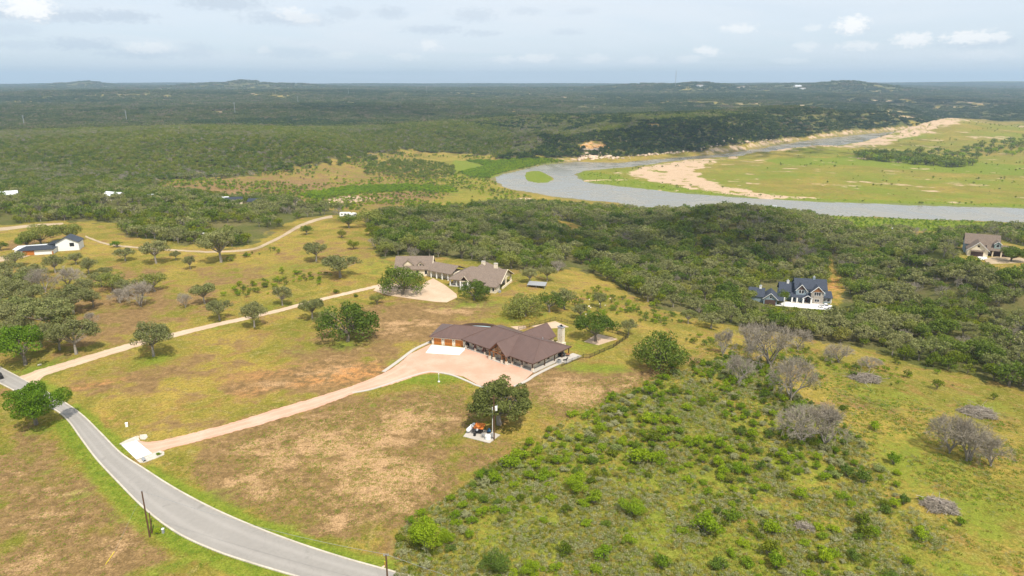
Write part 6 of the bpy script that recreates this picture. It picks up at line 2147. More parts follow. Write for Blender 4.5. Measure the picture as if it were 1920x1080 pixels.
for t in TREES:
    px, py, w, kind, hs, lab = t[:6]
    nl, card = (t[6], t[7]) if len(t) > 6 else ((5200, .32) if w > 60 else (2600, .40))
    if kind == 'bare':
        nl = 3000; w *= 1.12
    p = P(px, py)
    place_tree(kind, p, w * depth_of(p) / FPX, lab, None, None, nl, card, hs)


for (px, py, w) in ((10, 548, 66), (60, 580, 70), (112, 582, 62), (62, 528, 58), (104, 512, 46), (5, 655, 74), (78, 650, 66), (118, 622, 60), (42, 605, 74), (160, 556, 50), (190, 538, 44), (-8, 600, 80), (30, 632, 64), (200, 520, 36), (175, 575, 40), (20, 520, 50)):
    p = P(px, py); place_tree('oakgrey', p, w * depth_of(p) / FPX, 'grey green oak grown into the thick meadow group below the white house', 'oaks of the meadow group', None, 2600, .38, R_.uniform(.85, 1.05))


# garden bushes
def shrub_mesh(seed, nl, card, flat=1.0, mat='mesquite', stems=True):
    rng = np.random.default_rng(seed)
    p, d, L = crown_points(rng, nl, 0.92, 0.66 * flat, 0.62 * flat, rng.integers(12, 20), 0.27, 0.04, 0.65)
    lv = cards(p, d, card, rng)
    sg = []
    for c, r in L:
        sg.append(((0, 0, -.1), c * .55, .035, .02)); sg.append((c * .55, c * 1.12, .02, .008))
    tv = tubes_mesh(sg, 4)
    v, f, i = join([tv, lv])
    me = np_mesh('shrub', v, f)
    me.materials.append(M['greybark']); me.materials.append(M[mat])
    me.polygons.foreach_set('material_index', i.astype(np.int32))
    return me


SHRUBS = {k: [shrub_mesh(300 + j + 20 * q, 900, .13, 1.0 - .12 * j, mat) for j in range(5)]
          for q, (k, mat) in enumerate((('bright', 'mesquite'), ('dark', 'juniper'), ('scrub', 'scrub')))}


def place_shrub(kind, p, width, label, group, hs=1.0, name='mesquite_shrub', cat='shrub'):
    o = link(name, R_.choice(SHRUBS[kind]), None, None, p)
    s = width / 2.0
    o.scale = (s, s, s * hs); o.rotation_euler = (0, 0, R_.uniform(0, 6.28))
    set_props(o, label, cat, group)
    return o


for (px, py, w, kind, lab) in ((630, 550, 17, 'dark', 'clipped round bush ringed with stones beside the villa drive'), (667, 557, 15, 'dark', 'second clipped round bush ringed with stones by the villa drive'), (294, 1000, 22, 'bright', 'green bush at the foot of the roadside poles'), (297, 853, 13, 'bright', 'low green plants in the pale stones of the drive entrance'), (425, 388, 10, 'dark', 'dark bush by the pale shed')):
    p = P(px, py); place_shrub(kind, p, w * depth_of(p) / FPX, lab, None, .95, 'garden_bush', 'bush')
# mesquite thicket trees that stand out in the scrub
for (px, py, w, hs, lab) in ((795, 1028, 84, .95, 'tallest bright green mesquite at the corner of the scrub by the dry field'), (838, 1020, 46, .9, 'bright mesquite grown against the tallest one at the scrub corner'), (930, 1070, 76, .85, 'large round mesquite near the straw coloured verge'), (995, 1078, 46, .9, 'yellow green mesquite beside the large round one near the verge'), (1185, 968, 66, .7, 'wide leafy mesquite in the middle of the scrub'), (1078, 922, 60, .8, 'mesquite with darker side at the scrub centre')):
    p = P(px, py); place_tree('mesquite', p, w * depth_of(p) / FPX, lab, None, None, 3600, .34, hs)

# ---- scrub field: shrubs told apart singly
HAND = [(955, 878, 44), (975, 862, 38), (925, 905, 34), (900, 898, 26), (1045, 870, 26), (1110, 905, 24), (1035, 938, 22), (1115, 945, 38), (1095, 950, 30), (1100, 850, 22), (1130, 845, 26), (1225, 830, 34), (1215, 790, 36), (1195, 870, 50), (1225, 868, 36), (1110, 830, 28), (1170, 775, 26), (1145, 775, 30), (1075, 780, 26), (1100, 785, 24), (1265, 795, 24), (1290, 770, 26), (1355, 890, 30), (1370, 905, 26), (1345, 875, 28), (1385, 878, 26), (1330, 830, 24), (1420, 850, 20), (1245, 712, 22), (1265, 730, 20), (1260, 690, 18), (1325, 1000, 56), (1240, 1065, 40), (1375, 975, 36), (1450, 1000, 40), (1440, 1040, 44), (1545, 1055, 34), (1500, 935, 30), (1545, 900, 26), (1580, 935, 28), (1595, 950, 22), (1620, 985, 36), (1640, 1005, 30), (1725, 1010, 34), (1800, 985, 22), (1675, 870, 28), (1680, 890, 20), (1580, 768, 20), (1640, 805, 26), (1730, 940, 18), (1660, 960, 26), (1100, 985, 24), (1135, 985, 22), (1060, 960, 26), (905, 965, 28), (855, 985, 26), (880, 1010, 24), (845, 940, 22), (885, 935, 24), (750, 1015, 26), (775, 1000, 24), (1290, 905, 24), (1280, 1000, 26), (1180, 1020, 28), (1130, 1045, 40), (1060, 1040, 34), (1020, 980, 22), (1400, 1060, 30), (1345, 1065, 40), (1500, 860, 22), (1530, 880, 18), (1470, 900, 26), (1600, 1050, 30), (1700, 1060, 28)]
placed = []
def nearest(x, y, marks):
    return min(marks, key=lambda m_: (m_[0] - x) ** 2 + (m_[1] - y) ** 2)[2]


SMARKS = [(*P(px, py).xy, t) for px, py, t in ((905, 850, 'near the well pad'), (1180, 735, 'near the bare patch beside the stone house'), (820, 1010, 'round the tallest mesquite at the dry field corner'), (1000, 1060, 'near the road verge'), (1185, 940, 'round the wide leafy mesquite'), (1520, 830, 'near the wide bare silver mesquite'), (1505, 985, 'round the pale fallen branches'), (1720, 950, 'near the big grey branch heap'), (1440, 720, 'below the row of leafless trees'), (1350, 880, 'in the chain of yellow bushes amid the scrub'), (1300, 1030, 'in the open scrub between road and fallen branches'))]
LABB = 'bright yellow green mesquite shrub in the scrub field'
LABD = 'dark green shrub in the scrub field'
LABS = 'grey green brush clump in the scrub field'
for k, (px, py, w) in enumerate(HAND):
    p = P(px, py)
    kind = 'dark' if k % 6 == 5 else 'bright'
    place_shrub(kind, p, 1.25 * w * depth_of(p) / FPX, ('bright mesquite shrub ' if kind == 'bright' else 'dark green shrub ') + nearest(p.x, p.y, SMARKS), 'shrubs of the scrub field', R_.uniform(.8, 1.1), 'mesquite_shrub' if kind == 'bright' else 'evergreen_shrub')
    placed.append((p.x, p.y))


def in_poly(poly, x, y, lim=0.0):
    az, lr = warp(x, y)
    return poly_sd(poly, az, lr) < lim


def scatter(poly, n, seed, box=None):
    """n tries spread evenly over the ground inside a polygon"""
    rng = np.random.default_rng(seed)
    q = np.array([(math.exp(b) * math.sin(a), math.exp(b) * math.cos(a)) for a, b in poly])
    x = rng.uniform(q[:, 0].min(), q[:, 0].max(), n); y = rng.uniform(q[:, 1].min(), q[:, 1].max(), n)
    k = in_poly(poly, x, y)
    return x[k], y[k], rng


def thin(x, y, dmin, rng, taken=()):
    """drop points closer than dmin to an earlier one"""
    cell = {}
    out = []
    for (tx, ty) in taken:
        cell.setdefault((int(tx // dmin), int(ty // dmin)), []).append((tx, ty))
    for i in rng.permutation(len(x)):
        a, b = x[i], y[i]; ca, cb = int(a // dmin), int(b // dmin)
        if all((a - u) ** 2 + (b - v) ** 2 > dmin * dmin for dx in (-1, 0, 1) for dy in (-1, 0, 1) for (u, v) in cell.get((ca + dx, cb + dy), ())):
            cell.setdefault((ca, cb), []).append((a, b)); out.append(i)
    return np.array(out, int)


x, y, rng = scatter(SHRUBLAND, 9000, 5)
dens = fbm(x / 16, y / 16, 61, 3)
k = dens + rng.normal(0, .03, len(x)) > 0.50
x, y = x[k], y[k]
ii = thin(x, y, 1.9, rng, placed)
x, y = x[ii], y[ii]
vis = (y > 98)
x, y = x[vis], y[vis]
o_ = np.argsort(np.hypot(x, y)); x, y = x[o_], y[o_]
z = height(x, y)
nshr = 0
SC_REST = []
for a, b, c in zip(x, y, z):
    r = R_.random()
    kind = 'bright' if r < .60 else ('dark' if r < .76 else 'scrub')
    w = R_.uniform(1.1, 3.3) * (1.15 if kind == 'bright' else 1.0) * (1.5 if R_.random() < .13 else 1.0)
    if nshr < 225:
        place_shrub(kind, (a, b, c), w, {'bright': 'bright mesquite shrub ', 'dark': 'dark green shrub ', 'scrub': 'grey green brush clump '}[kind] + nearest(a, b, SMARKS), 'shrubs of the scrub field', R_.uniform(.65, 1.0), {'bright': 'mesquite_shrub', 'dark': 'evergreen_shrub', 'scrub': 'brush_clump'}[kind])
        nshr += 1
    else:
        SC_REST.append((a, b, c, w / 2, {'bright': 0, 'dark': 1, 'scrub': 2}[kind]))

# ------------------------------------------------------------------ masses of vegetation nobody could count: instanced on points
def gn_scatter(name, pts, protos, label=None):
    """pts: array (x, y, z, scale, proto index); protos: list of meshes"""
    pts = np.asarray(pts, float)
    col = bpy.data.collections.new(name + '_sources')
    for i, me in enumerate(protos):
        o = bpy.data.objects.new('%s_source_%02d' % (name, i), me)
        col.objects.link(o)
    me = bpy.data.meshes.new(name)
    me.vertices.add(len(pts)); me.vertices.foreach_set('co', pts[:, :3].astype(np.float32).ravel())
    at = me.attributes.new('sc', 'FLOAT', 'POINT'); at.data.foreach_set('value', pts[:, 3].astype(np.float32))
    at = me.attributes.new('pi', 'INT', 'POINT'); at.data.foreach_set('value', pts[:, 4].astype(np.int32))
    at = me.attributes.new('rz', 'FLOAT', 'POINT'); at.data.foreach_set('value', RNG.uniform(0, 6.28, len(pts)).astype(np.float32))
    o = bpy.data.objects.new(name, me); COL.objects.link(o)
    o['kind'] = 'stuff'
    if label:
        o['label'] = label
    ng = bpy.data.node_groups.new(name, 'GeometryNodeTree')
    ng.interface.new_socket('Geometry', in_out='INPUT', socket_type='NodeSocketGeometry')
    ng.interface.new_socket('Geometry', in_out='OUTPUT', socket_type='NodeSocketGeometry')
    N = ng.nodes; L = ng.links
    gi = N.new('NodeGroupInput'); go = N.new('NodeGroupOutput')
    ci = N.new('GeometryNodeCollectionInfo'); ci.inputs['Collection'].default_value = col
    ci.inputs['Separate Children'].default_value = True; ci.inputs['Reset Children'].default_value = True
    ip = N.new('GeometryNodeInstanceOnPoints'); ip.inputs['Pick Instance'].default_value = True

    def attr(nm, typ):
        nd = N.new('GeometryNodeInputNamedAttribute'); nd.data_type = typ; nd.inputs['Name'].default_value = nm
        return nd.outputs['Attribute']
    cx = N.new('ShaderNodeCombineXYZ'); L.new(attr('rz', 'FLOAT'), cx.inputs[2])
    er = N.new('FunctionNodeEulerToRotation'); L.new(cx.outputs[0], er.inputs[0])
    L.new(gi.outputs[0], ip.inputs['Points']); L.new(ci.outputs[0], ip.inputs['Instance'])
    L.new(attr('pi', 'INT'), ip.inputs['Instance Index']); L.new(er.outputs[0], ip.inputs['Rotation'])
    L.new(attr('sc', 'FLOAT'), ip.inputs['Scale']); L.new(ip.outputs[0], go.inputs[0])
    md = o.modifiers.new('scatter', 'NODES'); md.node_group = ng
    return o


def joined_tree(kind, seed, nl, card, clump=1, spread=9.0, mat=None):
    rng = np.random.default_rng(seed)
    parts = []
    kinds = []
    for c in range(clump):
        kk = kind if isinstance(kind, str) else kind[rng.integers(len(kind))]
        if kk == 'bare':
            tr, lv, bark = make_bare(seed * 7 + c, twigs=nl * 3)
        else:
            tr, lv, bark = make_tree(kk, seed * 13 + c, nl, card)
        off = np.array([0, 0, 0.0])
        s = 1.0
        if clump > 1:
            off = np.array([rng.uniform(-1, 1) * spread, rng.uniform(-1, 1) * spread, 0]); s = rng.uniform(.55, 1.1)
            parts.append((lv[0] * s + off, lv[1])); kinds.append(('leaf', kk))
        else:
            parts.append(tr); kinds.append(('bark', bark))
            parts.append(lv); kinds.append(('leaf', kk))
    v, f, i = join(parts)
    me = np_mesh('wood_source', v, f)
    mats = []; idx = []
    for a, b in kinds:
        nm = b if a == 'bark' else ('twig' if b == 'bare' else (mat or b))
        if nm not in mats:
            mats.append(nm); me.materials.append(M[nm])
        idx.append(mats.index(nm))
    me.polygons.foreach_set('material_index', np.array(idx, np.int32)[i])
    return me


# low grey-green ground brush all over the scrub field, and grass tufts in the near fields
def tuft_mesh(seed, n, R, h, mat, wd=.05):
    rng = np.random.default_rng(seed)
    a = rng.uniform(0, 6.28, n); q = R * np.sqrt(rng.uniform(0, 1, n))
    base = np.stack([q * np.cos(a), q * np.sin(a), np.full(n, -.03)], 1)
    d = np.stack([np.cos(a) * .5, np.sin(a) * .5, np.ones(n)], 1) + rng.normal(0, .35, (n, 3))
    d /= np.linalg.norm(d, axis=1)[:, None]
    tip = base + d * (h * rng.uniform(.5, 1.2, (n, 1)))
    w = np.cross(d, rng.normal(0, 1, (n, 3))); w /= np.linalg.norm(w, axis=1)[:, None]; w *= wd
    v = np.stack([base - w * .6, base + w * .6, tip + w, tip - w], 1).reshape(-1, 3)
    me = np_mesh('tuft', v, np.arange(4 * n).reshape(-1, 4)); me.materials.append(M[mat])
    return me


def lowbrush(seed, mat, nl=70):
    rng = np.random.default_rng(seed)
    p, d, L = crown_points(rng, nl, .5, .26, .24, 7, .2, .01, .3)
    v, f = cards(p, d, .13, rng)
    me = np_mesh('brush_source', v, f); me.materials.append(M[mat])
    return me


def field_points(poly, n, seed, smin, smax, nproto, thr=None, scale=10., limit=None, ymin=96):
    x, y, rng = scatter(poly, n, seed)
    k = y > ymin
    if thr is not None:
        k &= fbm(x / scale, y / scale, seed + 3, 3) + rng.normal(0, .09, len(x)) > thr
    x, y = x[k], y[k]
    z = height(x, y)
    return np.stack([x, y, z, rng.uniform(smin, smax, len(x)), rng.integers(0, nproto, len(x))], 1)


SHRUB_WIDE = PW([(1300, 1330), (1000, 1330), (735, 1250), (735, 1120), (745, 1000), (850, 925), (930, 860), (1060, 785), (1150, 738), (1230, 705), (1330, 640), (1400, 650), (1520, 660), (1640, 700), (1800, 730), (1990, 780), (2100, 900), (2100, 1120), (2100, 1250), (1700, 1330)])
pts = field_points(SHRUBLAND, 62000, 31, .4, 1.4, 5, .48, 6.0)
gn_scatter('low_brush', pts, [lowbrush(1, 'scrub'), lowbrush(2, 'scrub'), lowbrush(3, 'tuft'), lowbrush(4, 'scrub'), lowbrush(5, 'juniper')])
pts = field_points(SHRUB_WIDE, 60000, 33, .4, 1.1, 4, .45, 9.0)
gn_scatter('meadow_weeds', pts, [tuft_mesh(11, 26, .4, .35, 'tuft'), tuft_mesh(12, 26, .4, .3, 'reed'), tuft_mesh(13, 22, .5, .25, 'tuft'), lowbrush(6, 'scrub', 40)])
NEARFIELD = PW([(-200, 1120), (-150, 900), (0, 760), (150, 800), (300, 870), (500, 800), (700, 740), (900, 735), (1000, 720), (1200, 700), (1060, 790), (930, 868), (850, 930), (750, 990), (735, 1120)])
NEARLEFT = PW([(300, 1300), (-200, 1250), (-200, 1120), (-200, 720), (0, 728), (120, 795), (200, 900), (330, 1010), (540, 1085), (560, 1120), (560, 1300)])
DRYF = PW([(300, 868), (480, 810), (680, 745), (820, 705), (900, 728), (1000, 725), (1230, 702), (1060, 790), (930, 868), (850, 930), (750, 990), (700, 1050), (480, 975), (340, 905)])
pts = np.concatenate([field_points(DRYF, 42000, 35, .35, .95, 3, .42, 5.0), field_points(NEARLEFT, 36000, 36, .35, .95, 3, .40, 5.0)])
gn_scatter('pasture_grass', pts, [tuft_mesh(21, 20, .45, .16, 'tuft'), tuft_mesh(22, 20, .5, .14, 'tuft'), tuft_mesh(23, 20, .4, .16, 'reed')])
if SC_REST:
    gn_scatter('scrub_mass', SC_REST, [SHRUBS['bright'][0], SHRUBS['dark'][1], SHRUBS['scrub'][2]])

# ---- the woods: nearest three hundred trees singly, the rest as a mass
taken = []
for o in COL.objects:
    if o.name.startswith(('oak_tree', 'bare_tree', 'juniper_tree')):
        taken.append((o.location.x, o.location.y))
xr, yr, rng = scatter(WOOD_RIGHT, 70000, 71)
k = np.ones(len(xr), bool)
TREECLEAR = [PW(q) for q in ([(1425, 535), (1490, 536), (1555, 540), (1606, 560), (1602, 598), (1530, 611), (1450, 607), (1405, 585)], [(1795, 470), (1920, 470), (2050, 490), (2050, 520), (1900, 516), (1835, 510), (1800, 500)])]
for c in CLEAR + TREECLEAR:
    k &= ~in_poly(c, xr, yr, 0.004)
k &= fbm(xr / 30, yr / 30, 88, 3) > 0.265
xr, yr = xr[k], yr[k]
FR = len(xr)
xf, yf, _ = scatter(SHRUB_WIDE, 9000, 73)
azf, lrf = warp(xf, yf)
sdf = poly_sd(WOOD_RIGHT, azf, lrf)
kf = (sdf > 0) & (np.random.default_rng(5).uniform(0, 1, len(xf)) < np.exp(-sdf / .022) * .55)
xf, yf = xf[kf], yf[kf]
xl, yl, _ = scatter(WOOD_LEFT, 30000, 72)
k = fbm(xl / 30, yl / 30, 89, 3) > 0.34
xl, yl = xl[k], yl[k]
x = np.concatenate([xr, xl, xf]); y = np.concatenate([yr, yl, yf])
fringe = np.concatenate([np.zeros(len(xr) + len(xl), bool), np.ones(len(xf), bool)])
z = height(x, y)
k = z > RIVER_Z + 2.5
x, y, z, fringe = x[k], y[k], z[k], fringe[k]
# keep the tracks, houses and campers clear
keep_clear = [(BLUE.x + 2, BLUE.y + 2, 15), (BEIGE.x + 4, BEIGE.y + 6, 15), (WHITE.x - 6, WHITE.y, 18), (-28, 296, 30)]
for q in ((648, 406), (662, 407), (16, 372), (206, 374), (439, 382), (537, 382), (280, 375), (476, 383), (418, 379)):
    p = P(*q); keep_clear.append((p.x, p.y - 2, 11)); keep_clear.append((p.x, p.y - 10, 7))
p = P(1449, 394); keep_clear += [(p.x, p.y, 8), (p.x, p.y - 9, 6)]
p = P(1500, 590); keep_clear += [(p.x, p.y + 6, 8), (p.x + 12, p.y + 6, 8)]
k = np.ones(len(x), bool)
for (a, b, r) in keep_clear:
    k &= np.hypot(x - a, y - b) > r
trk = np.array(resample(XY([(400, 472), (470, 467.5), (500, 456.5), (530, 441.5), (562, 423.5), (592, 412.5), (622, 406)]), 60))
dd = np.min(np.hypot(x[:, None] - trk[None, :, 0], y[:, None] - trk[None, :, 1]), 1)
k &= dd > 6
x, y, z, fringe = x[k], y[k], z[k], fringe[k]
ii = thin(x, y, 4.4, rng, taken)
x, y, z, fringe = x[ii], y[ii], z[ii], fringe[ii]
mixn = fbm(x / 45, y / 45, 99, 3)
kinds = []
sizes = []
for i in range(len(x)):
    r = R_.random(); m_ = mixn[i]
    if m_ > .54:
        kd = 'juniper' if r < .62 else ('oak' if r < .82 else 'oakgrey')
    elif m_ > .46:
        kd = 'oak' if r < .48 else ('oakgrey' if r < .80 else ('juniper' if r < .93 else 'bare'))
    else:
        kd = 'oakgrey' if r < .58 else ('bare' if r < .74 else 'oak')
    if fringe[i]:
        kd = 'juniper' if r < .7 else ('oakgrey' if r < .85 else 'bare')
        kinds.append(kd); sizes.append(R_.uniform(2.2, 5.5)); continue
    kinds.append(kd)
    sizes.append({'juniper': R_.uniform(4.5, 8.5), 'oak': R_.uniform(6, 12.5), 'oakgrey': R_.uniform(6.5, 12.5), 'bare': R_.uniform(6, 9.5)}[kd])
sizes = np.array(sizes)
dist = np.hypot(x, y)
az = np.arctan2(x, y)
seen = np.abs(az) < 0.66
score = np.where(seen, sizes / dist, 0)
order = np.argsort(-score)
single = set(order[:300].tolist())
WLAB = {'oak': 'dark green oak in the dense wood on the slope below the houses', 'oakgrey': 'grey green oak in the dense wood on the slope below the houses',
        'juniper': 'olive green juniper in the dense wood on the slope below the houses', 'bare': 'leafless grey tree in the dense wood on the slope below the houses'}
WMARKS = [(*P(px, py).xy, t) for px, py, t in ((760, 470, 'in the wood behind the cream villa'), (900, 480, 'in the wood beside the cream villa chimneys'), (1050, 500, 'in the wood behind the grey metal shelter'), (1200, 540, 'in the wood beyond the back lawn slope'), (1330, 580, 'in the wood above the leafless row'), (1450, 610, 'in the wood in front of the blue garage'), (1560, 620, 'in the wood below the white pickup'), (1650, 560, 'in the wood between blue and beige houses'), (1700, 660, 'in the wood above the dark brush heap'), (1850, 690, 'in the wood above the twiggy grove meadow'), (1860, 560, 'in the wood below the beige house'), (1400, 500, 'in the wood behind the blue house'), (350, 440, 'in the thicket along the dirt track'), (480, 440, 'in the thicket at the top of the dirt track'), (60, 410, 'in the trees behind the white house'))]
WNAME = {'oak': 'dark green oak ', 'oakgrey': 'grey green oak ', 'juniper': 'olive green juniper ', 'bare': 'leafless grey tree '}
for i in order[:300]:
    kd = kinds[i]
    place_tree(kd, (x[i], y[i], z[i]), sizes[i], WNAME[kd] + nearest(x[i], y[i], WMARKS), 'trees of the dense wood', None, 1500, .55, R_.uniform(.85, 1.15))
WK = ['oak', 'oak', 'oakgrey', 'oakgrey', 'juniper', 'juniper', 'bare']
wprot = [joined_tree(kd, 500 + i, 420, .8) for i, kd in enumerate(WK)]
rest = []
for i in order[300:]:
    kd = kinds[i]
    c = [j for j, q in enumerate(WK) if q == kd]
    rest.append((x[i], y[i], z[i], sizes[i] / 10, R_.choice(c)))
gn_scatter('wood_trees', rest, wprot)

# ---- wooded hills and plains beyond
rng = np.random.default_rng(123)


def polar(n, r0, r1, half=0.72):
    a = rng.uniform(-half, half, n); r = np.sqrt(rng.uniform(r0 * r0, r1 * r1, n))
    return r * np.sin(a), r * np.cos(a)


def wooded(x, y):
    z = height(x, y)
    a, b = zones(x, y, z)
    return z, b[:, 0], a[:, 2]


hp = []
x, y = polar(84000, 640, 1750)
z, wd, sd_ = wooded(x, y)
inw = in_poly(WOOD_RIGHT, x, y) | in_poly(WOOD_LEFT, x, y)
k = (wd > .5 + .35 * (fbm(x / 40, y / 40, 14, 3) - .35)) & (~inw) & (z > RIVER_Z + 1.5)
x, y, z = x[k], y[k], z[k]
mx = fbm(x / 90, y / 90, 55, 3)
sl = np.hypot(height(x + 14, y) - z, height(x, y + 14) - z) / 14
tone = np.where((mx > .52) & (sl < .10), 0, 1)
dark = (sl > .085) & (x > -160 + 520 * fbm(x / 160, y / 160, 18, 3))  # steep ground takes the darker leaves, so relief shade is in the colour
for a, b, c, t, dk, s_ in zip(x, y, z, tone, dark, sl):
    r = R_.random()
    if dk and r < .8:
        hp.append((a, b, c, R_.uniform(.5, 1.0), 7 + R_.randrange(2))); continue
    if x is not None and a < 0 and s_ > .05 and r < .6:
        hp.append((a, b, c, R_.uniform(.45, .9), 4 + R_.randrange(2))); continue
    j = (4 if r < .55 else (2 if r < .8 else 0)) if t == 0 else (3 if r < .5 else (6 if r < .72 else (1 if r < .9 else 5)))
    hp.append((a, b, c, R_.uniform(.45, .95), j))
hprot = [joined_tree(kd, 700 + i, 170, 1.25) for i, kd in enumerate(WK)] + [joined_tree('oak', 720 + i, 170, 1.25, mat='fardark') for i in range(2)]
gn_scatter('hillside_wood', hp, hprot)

fp_ = []
x, y = polar(48000, 1650, 5200)
x2, y2 = polar(15000, 1600, 2700)
x = np.concatenate([x, x2]); y = np.concatenate([y, y2])
z, wd, sd_ = wooded(x, y)
k = (wd > .45 + .5 * (fbm(x / 120, y / 120, 15, 3) - .4)) & (z > RIVER_Z + 1.5)
x, y, z = x[k], y[k], z[k]
sl = np.hypot(height(x + 30, y) - z, height(x, y + 30) - z) / 30
cn = fbm(x / 300, y / 300, 16, 3)
for a, b, c, s_, q_ in zip(x, y, z, sl, cn):
    fp_.append((a, b, c, R_.uniform(.6, 1.1), 5 + R_.randrange(2) if (s_ > .09 or q_ > .56) and R_.random() < .8 else R_.randrange(5)))
x, y = polar(32000, 5000, 11500)
z, wd, sd_ = wooded(x, y)
k = wd > .4
for a, b, c in zip(x[k], y[k], z[k]):
    fp_.append((a, b, c, R_.uniform(1.2, 2.0), R_.randrange(5)))
fprot = [joined_tree(('oak', 'juniper', 'oakgrey'), 800 + i, 46, 2.3, 9, 11.0, 'far' if i < 5 else 'fardark') for i in range(7)]
gn_scatter('far_wood', fp_, fprot)

# ---- bushes and reeds of the river flats
vp = []
x, y, rng2 = scatter(VALLEY, 15000, 201)
d_ = fbm(x / 50, y / 50, 31, 3)
k = (d_ + rng2.normal(0, .06, len(x)) > .47); x, y = x[k], y[k]
z = height(x, y); k = z > RIVER_Z + .6
for a, b, c in zip(x[k], y[k], z[k]):
    vp.append((a, b, c, R_.uniform(.16, .5), R_.choice((0, 1, 3, 3, 3, 4))))
for poly, n, s0, s1 in ((VLUSH, 1500, .3, .5), (VLUSH2, 4200, .2, .5), (LOWBANK, 1800, .08, .28), (LOWER, 1500, .06, .25)):
    x, y, rng2 = scatter(poly, n * 3, 210 + n)
    z = height(x, y); k = (z > RIVER_Z + .5)
    for a, b, c in list(zip(x[k], y[k], z[k]))[:n]:
        vp.append((a, b, c, R_.uniform(s0, s1), R_.choice((3, 3, 4))))
DARKV = PW([(690, 312), (730, 300), (790, 302), (850, 312), (855, 330), (800, 338), (730, 332), (680, 330)])
x, y, rng2 = scatter(DARKV, 900, 230)
z = height(x, y)
for a, b, c in zip(x, y, z):
    vp.append((a, b, c, R_.uniform(.4, .75), R_.choice((0, 0, 1))))
x, y, rng2 = scatter(FLOOD, 30000, 240)
k = (fbm(np.arctan2(x, y) * 30, np.log(np.hypot(x, y)) * 60, 35, 3) > .60); x, y = x[k], y[k]
z = height(x, y); k = z > RIVER_Z + .5
for a, b, c in list(zip(x[k], y[k], z[k]))[:2600]:
    vp.append((a, b, c, R_.uniform(.1, .45), R_.choice((0, 1, 3))))
GROVE = w_of_plane([(1600, 300), (1640, 290), (1760, 285), (1920, 268), (2100, 262), (2100, 285), (1920, 290), (1800, 305), (1720, 312)], -38)
GROVE2 = w_of_plane([(1600, 292), (1700, 292), (1780, 303), (1830, 310), (1790, 315), (1700, 309), (1610, 302)], -38)
for poly, n in ((GROVE, 230), (GROVE2, 190)):
    x, y, rng2 = scatter(poly, n * 5, 250 + n)
    x, y = x[:n], y[:n]
    z = height(x, y)
    k = z > RIVER_Z + .5
    for a, b, c in zip(x[k], y[k], z[k]):
        vp.append((a, b, c, R_.uniform(.8, 1.8), R_.choice((0, 0, 1, 3))))
vprot = [joined_tree('oak', 900, 170, 1.2), joined_tree('juniper', 901, 170, 1.2), joined_tree('oakgrey', 902, 150, 1.2), joined_tree('mesquite', 903, 200, 1.1), joined_tree('mesquite', 904, 200, 1.0, mat='reed')]
gn_scatter('valley_bushes', vp, vprot)

# small bushes on the meadows (left) and thicket on the lawn
mp = []
for (px, py, w, n) in ((450, 548, 34, 26), (495, 535, 40, 26), (540, 520, 40, 20), (590, 520, 30, 12), (515, 470, 20, 6), (470, 480, 14, 5), (1110, 560, 60, 40), (1180, 580, 60, 40), (1240, 600, 40, 20), (430, 490, 12, 4), (1130, 600, 40, 12), (1500, 680, 90, 40), (1400, 690, 70, 30), (1650, 700, 120, 40), (1300, 640, 40, 10)):
    for j in range(n):
        p = P(px + R_.gauss(0, w * .5), py + R_.gauss(0, w * .14))
        mp.append((p.x, p.y, p.z, R_.uniform(.1, .34), R_.choice((3, 1, 3, 0))))
# low bushes that hide the foot of the blue house drive
x, y, rng2 = scatter(PW([(1432, 583), (1480, 588), (1540, 592), (1600, 588), (1604, 610), (1500, 616), (1420, 612)]), 900, 260)
for a, b, c in zip(x, y, height(x, y)):
    mp.append((a, b, c, R_.uniform(.2, .48), R_.choice((0, 1, 1, 2, 3))))
gn_scatter('lawn_thicket', mp, vprot)


# ------------------------------------------------------------------ brush piles, boulders, rocks
def brush_pile(px, py, w, label, seed):
    rng = random.Random(seed)
    p = P(px, py); s = w * depth_of(p) / FPX / 2
    T = empty('brush_pile', p, 0, label, 'brush pile')
    for k in range(46):
        a = rng.uniform(0, 6.28); q = rng.uniform(0, .75) * s
        c = Vector((q * math.cos(a), q * math.sin(a) * .8, rng.uniform(.08, .27) * s * (1.1 - q / s)))
        d = Vector((rng.gauss(0, 1), rng.gauss(0, .7), rng.gauss(0, .22))).normalized() * s * rng.uniform(.25, .6)
        mb = MB(); m_ = c + Vector((rng.gauss(0, .1), rng.gauss(0, .1), .06 * s))
        mb.tube(c - d, m_, .05 * rng.uniform(.6, 1.5), .05, 5).tube(m_, c + d, .05, .02, 5)
        mb.build('branch', M['brush'] if k % 4 else M['brushpale'], T)
    rg = np.random.default_rng(seed)
    n = 2600
    a = rg.uniform(0, 6.28, n); q = s * np.sqrt(rg.uniform(0, 1, n))
    q = q * (.72 + .28 * np.sin(a * 3 + seed) * np.cos(a * 2 - seed))
    hgt = .24 * s * np.clip(1 - (q / s) ** 2, 0.03, 1) * (.7 + .6 * vnoise(np.cos(a) * q, np.sin(a) * q, seed))
    c = np.stack([q * np.cos(a), q * np.sin(a) * .8, hgt * rg.uniform(.3, 1.05, n)], 1)
    d = rg.normal(0, 1, (n, 3)) * np.array([1, .8, .28]); d /= np.linalg.norm(d, axis=1)[:, None]; d *= rg.uniform(.3, .9, (n, 1))
    w_ = np.cross(d, rg.normal(0, 1, (n, 3))); w_ /= np.linalg.norm(w_, axis=1)[:, None]; w_ *= .035
    v = np.stack([c - d - w_, c - d + w_, c + d + w_, c + d - w_], 1).reshape(-1, 3)
    me = np_mesh('twigs', v, np.arange(4 * n).reshape(-1, 4)); me.materials.append(M['twig'])
    o = link('twigs', me, None, T); o['kind'] = 'stuff'


